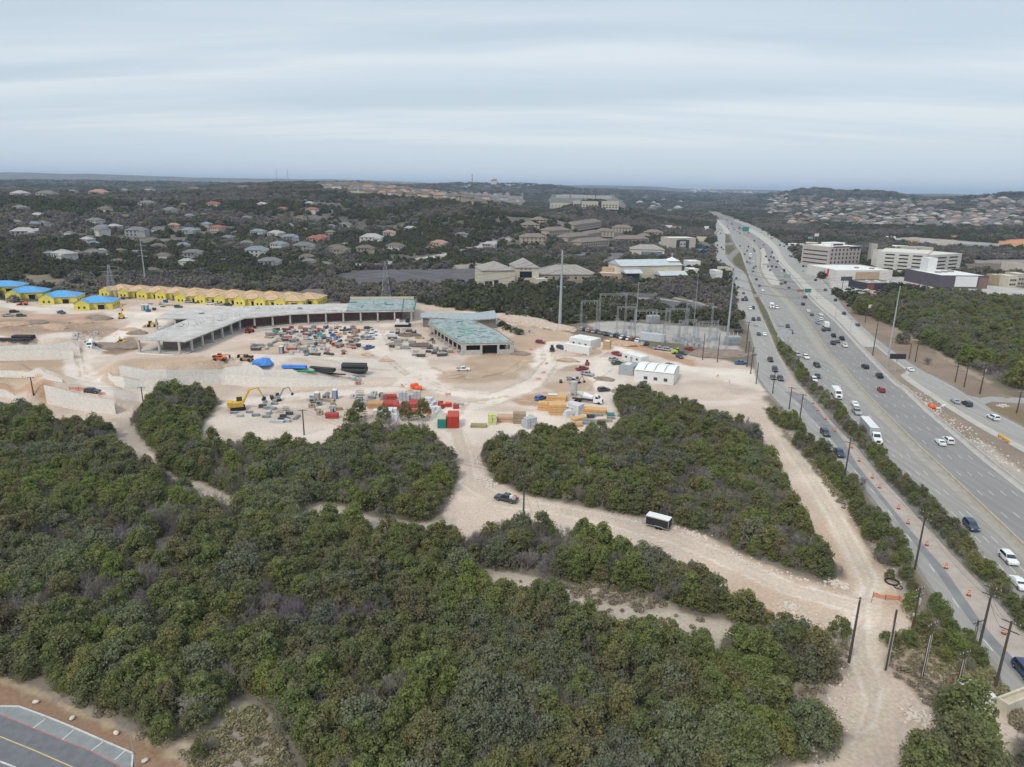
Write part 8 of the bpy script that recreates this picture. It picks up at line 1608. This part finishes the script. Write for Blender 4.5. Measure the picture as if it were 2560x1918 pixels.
for i, (v, x0, y0, x1, y1) in enumerate([('G', 2005, 605, 2090, 660)]):
    a_, b2 = P(v, x0, y0), P(v, x1, y1); d = b2 - a_; o = empty('road_barrier', a_, math.atan2(d.y, d.x), 'orange-yellow striped barrier at the edge of the highway works', 'barrier'); MB().box(d.length / 2, 0, .2, d.length, .4, .8).build('board', M('barrier_amber', (.70, .36, .06), .7, .1), o)
    for t in (.1, .5, .9): MB().box(d.length * t, 0, 0, .3, .7, .25).build('foot', mDark, o)
for i, (v, x, y) in enumerate([('G', 1520, 385), ('G', 1575, 365)]): o = MB().box(0, 0, 0, 2.6, .8, .5).build('white_block', mFrame, label=['white concrete block in the ditch beside the orange roll', 'white concrete block in the ditch, right one'][i], cat='block'); o.location = P(v, x, y); o.rotation_euler = (0, 0, .7 * i)
o = empty('culvert_frame', P('G', 2040, 365), .4, 'white H-shaped frame lying on the grass beyond the side street', 'frame'); [MB().box(x, 0, 0, .3, 2.6, .3).build('beam', mFrame, o) for x in (-1.5, 0, 1.5)]; MB().box(0, 0, .3, 3.6, .3, .3).build('beam', mFrame, o)
# ---- bottom right utility yard
o, W = block('vault', P('M', 1600, 1095), P('M', 1790, 1100), 1.6, 1.3, mColm, M('vault_top', (.50, .49, .46), .9, .1), 'low open concrete vault beside the short thick pole', 'vault')
o, W = block('vault', P('M', 1870, 1190), P('M', 1965, 1255), 9.5, 1.5, M('vault_wall', (.52, .47, .38), .9, .12, 1), M('vault_sand', (.48, .42, .31), .95, .15, 1), 'long cream concrete box at the lower right', 'vault')
for i, (x, y, s) in enumerate([(1755, 1090, 1), (1820, 1140, 1.3)]): o = MB().box(0, 0, 0, 1.2 * s, 1.0 * s, 1.1 * s, taper=.96).build('utility_cabinet', mFrame, label=['white utility cabinet beside the low vault', 'larger white utility cabinet beside the long cream box'][i], cat='cabinet'); o.location = P('M', x, y)
me_ = bpy.data.meshes.new('hose'); bm = bmesh.new(); R0, r1_ = 1.0, .13
rows_ = []
for i in range(20):
    a_ = i * 2 * math.pi / 20; rows_.append([bm.verts.new(((R0 + r1_ * math.cos(b2)) * math.cos(a_), (R0 + r1_ * math.cos(b2)) * math.sin(a_), r1_ + r1_ * math.sin(b2))) for b2 in [j * math.pi / 3 for j in range(6)]])
for i in range(20):
    for j in range(6): bm.faces.new((rows_[i][j], rows_[(i + 1) % 20][j], rows_[(i + 1) % 20][(j + 1) % 6], rows_[i][(j + 1) % 6]))
bm.to_mesh(me_); bm.free(); me_.materials.append(mTyre)
for i, (x, y, s) in enumerate([(1055, 180, 1.2), (1105, 220, .7)]): o = bpy.data.objects.new('hose_coil', me_); col.objects.link(o); o.location = P('M', x, y); o.scale = (s,) * 3; tag(o, ['large black hose coil on the pale ground above the net fence', 'small black hose coil right of the large one'][i], 'hose')
o = empty('dead_tree', P('L', 1500, 640), 0, 'pale twisted dead tree at the edge of the foreground wood, bottom left', 'tree'); q = bpy.data.objects.new('branches', bare_mesh('dead_branches', M('bleached_wood', (.42, .39, .34), .9, .1), 77, 3.0, 4.2)); col.objects.link(q); q.parent = o; q.scale = (1.1, 1.1, 1.1)
p = P('F', 1010, 1180); o = empty('round_tree', p, 0, 'lone round dark tree on the brown verge', 'tree'); c = bpy.data.objects.new('crown', PROTO['oak'][0][0]); col.objects.link(c); c.parent = o; t = bpy.data.objects.new('trunk', PROTO['oak'][0][1]); col.objects.link(t); t.parent = o; o.scale = (1.3,) * 3; 
p = P('F', 1255, 1380); o = empty('round_bush', p, 0, 'low reddish round bush on the brown verge', 'bush'); c = bpy.data.objects.new('foliage', PROTO['bare'][0][0]); col.objects.link(c); c.parent = o; o.scale = (1.2, 1.2, .8)
# low kerb strip and earth retaining face along the haul road
HAZE_DENSITY = 7e-5
bpy.context.view_layer.update()
HAZE_TOP = max(max((ob.matrix_world @ Vector(c)).z for c in ob.bound_box) for ob in bpy.data.objects if ob.type == 'MESH') + 12
print('haze top', HAZE_TOP)
# ------------------------------------------------------------------ far woods (after the buildings, so that none stands inside a house)
OBST = [(x, y, r) for x, y, r in OBSTACLES]
def far_scatter(d0, d1, spacing, seed):
    r = np.random.default_rng(seed); out = []
    R = []; d = d0
    xs = []; ys = []
    g = np.arange(-d1 * .85, d1 * .85, spacing); h_ = np.arange(d0 * .7, d1, spacing * .87)
    X, Y = np.meshgrid(g, h_); X = X.ravel() + r.uniform(-.42, .42, X.size) * spacing; Y = Y.ravel() + r.uniform(-.42, .42, Y.size) * spacing
    D = np.hypot(X, Y); A = np.abs(np.arctan2(X, Y)); k = (D > d0) & (D < d1) & (A < math.radians(40)); return X[k], Y[k]
fj, fb = [], []
for d0, d1, sp, sc in ((330, 900, 7.4, .92), (900, 1800, 9.5, 1.15), (1800, 3600, 17, 2.1), (3600, 7500, 40, 4.6)):
    X_, Y_ = far_scatter(d0, d1, sp, int(sp))
    _, tr = ground_color(X_, Y_)
    dens_ = fbm(X_, Y_, 90, 55, 3); keep = (tr > .6) & (dens_ + rng.uniform(-.12, .12, len(X_)) > (.34 if d0 < 1800 else .37)) & (~inside(X_, Y_, ROADPOLY)) & (~inside(X_, Y_, [(p.x, p.y) for p in FOREST['east']]))
    X_, Y_ = X_[keep], Y_[keep]
    if len(OBST):
        ob = np.array(OBST); near = np.zeros(len(X_), bool)
        for i in range(0, len(ob)):
            near |= (np.abs(X_ - ob[i, 0]) < ob[i, 2] * .9) & (Y_ - ob[i, 1] > -ob[i, 2] * (1.0 if ob[i, 2] > 16 else .9)) & (Y_ - ob[i, 1] < ob[i, 2] * .7)
        X_, Y_ = X_[~near], Y_[~near]
    Z_ = hh(X_, Y_) - .3; kind = fbm(X_, Y_, 120, 61, 3) + rng.uniform(-.14, .14, len(X_))
    # steep flanks of the ridge carry more evergreens
    for x, y, z, kk in zip(X_, Y_, Z_, kind):
        s = sc * random.uniform(.6, 1.25); t = (x, y, z, 0, random.uniform(0, 6.28), s, s * random.uniform(.8, 1.1) * (1 if d0 < 1800 else .55))
        if kk > .53: fb.append((t[0], t[1], t[2], random.randrange(3), *t[4:]))
        else: fj.append((t[0], t[1], t[2], random.randrange(4), *t[4:]))
# the prototypes of the far crowns stand as the first trees at the edge of the site
FP = []
for i, (v, x, y, k) in enumerate([('D', 1095, 712, 'farj'), ('D', 1110, 718, 'farj'), ('D', 1085, 705, 'farj'), ('D', 1122, 722, 'farj'), ('D', 705, 645, 'farb'), ('D', 730, 650, 'farb'), ('D', 1225, 712, 'farb')]):
    p = P(v, x, y); o = empty('evergreen_tree' if k == 'farj' else 'leafless_tree', p, i, ['dark evergreen bush on the tan slope right of the green-decked building', 'grey leafless tree at the edge of the building site'][k == 'farb'], 'tree', 'trees at the edge of the site' if k == 'farj' else 'leafless trees at the edge of the site')
    o.scale = (.6, .6, .5); c = bpy.data.objects.new('crown', PROTO[k][i if i < 4 else i - 4][0]); col.objects.link(c); c.parent = o; FP.append(c)
print('far', len(fj), len(fb))
gn_stuff('far_evergreen_wood', fj, FP[:4]); gn_stuff('far_leafless_wood', fb, FP[4:])

# ------------------------------------------------------------------ air
hz = MB().box(0, 13100, -4, 55000, 27000, HAZE_TOP + 4).build('haze', bpy.data.materials.new('haze_air'), kind='stuff')
hm = hz.data.materials[0]; hm.use_nodes = True; nt = hm.node_tree; nt.nodes.clear(); ou = nt.nodes.new('ShaderNodeOutputMaterial'); pv = nt.nodes.new('ShaderNodeVolumePrincipled')
pv.inputs['Color'].default_value = (.58, .75, 1.0, 1); pv.inputs['Density'].default_value = HAZE_DENSITY; pv.inputs['Anisotropy'].default_value = .1; nt.links.new(pv.outputs[0], ou.inputs['Volume'])

# ------------------------------------------------------------------ give look-alikes their own label by their order from the camera
bpy.context.view_layer.update()
by = {}
for ob in bpy.data.objects:
    if ob.parent is None and ob.get('label'): by.setdefault(ob['label'], []).append(ob)
ONE = ['', 'first', 'second', 'third', 'fourth', 'fifth', 'sixth', 'seventh', 'eighth', 'ninth', 'tenth', 'eleventh', 'twelfth', 'thirteenth', 'fourteenth', 'fifteenth', 'sixteenth', 'seventeenth', 'eighteenth', 'nineteenth', 'twentieth']
def ordn(i): return '' if i == 0 else ONE[i + 1] if i < 20 else {2: 'twenty', 3: 'thirty', 4: 'forty'}[(i + 1) // 10] + '-' + ONE[(i + 1) % 10] if (i + 1) % 10 else {3: 'thirtieth', 4: 'fortieth'}[(i + 1) // 10]
for lab, obs in by.items():
    if 1 < len(obs) <= 48:
        obs.sort(key=lambda q: q.matrix_world.translation.length)
        for i, q in enumerate(obs): q['label'] = f"{lab}, {'farthest' if (i == len(obs) - 1 and len(obs) > 2) else (ordn(i) + ' nearest').strip()}"
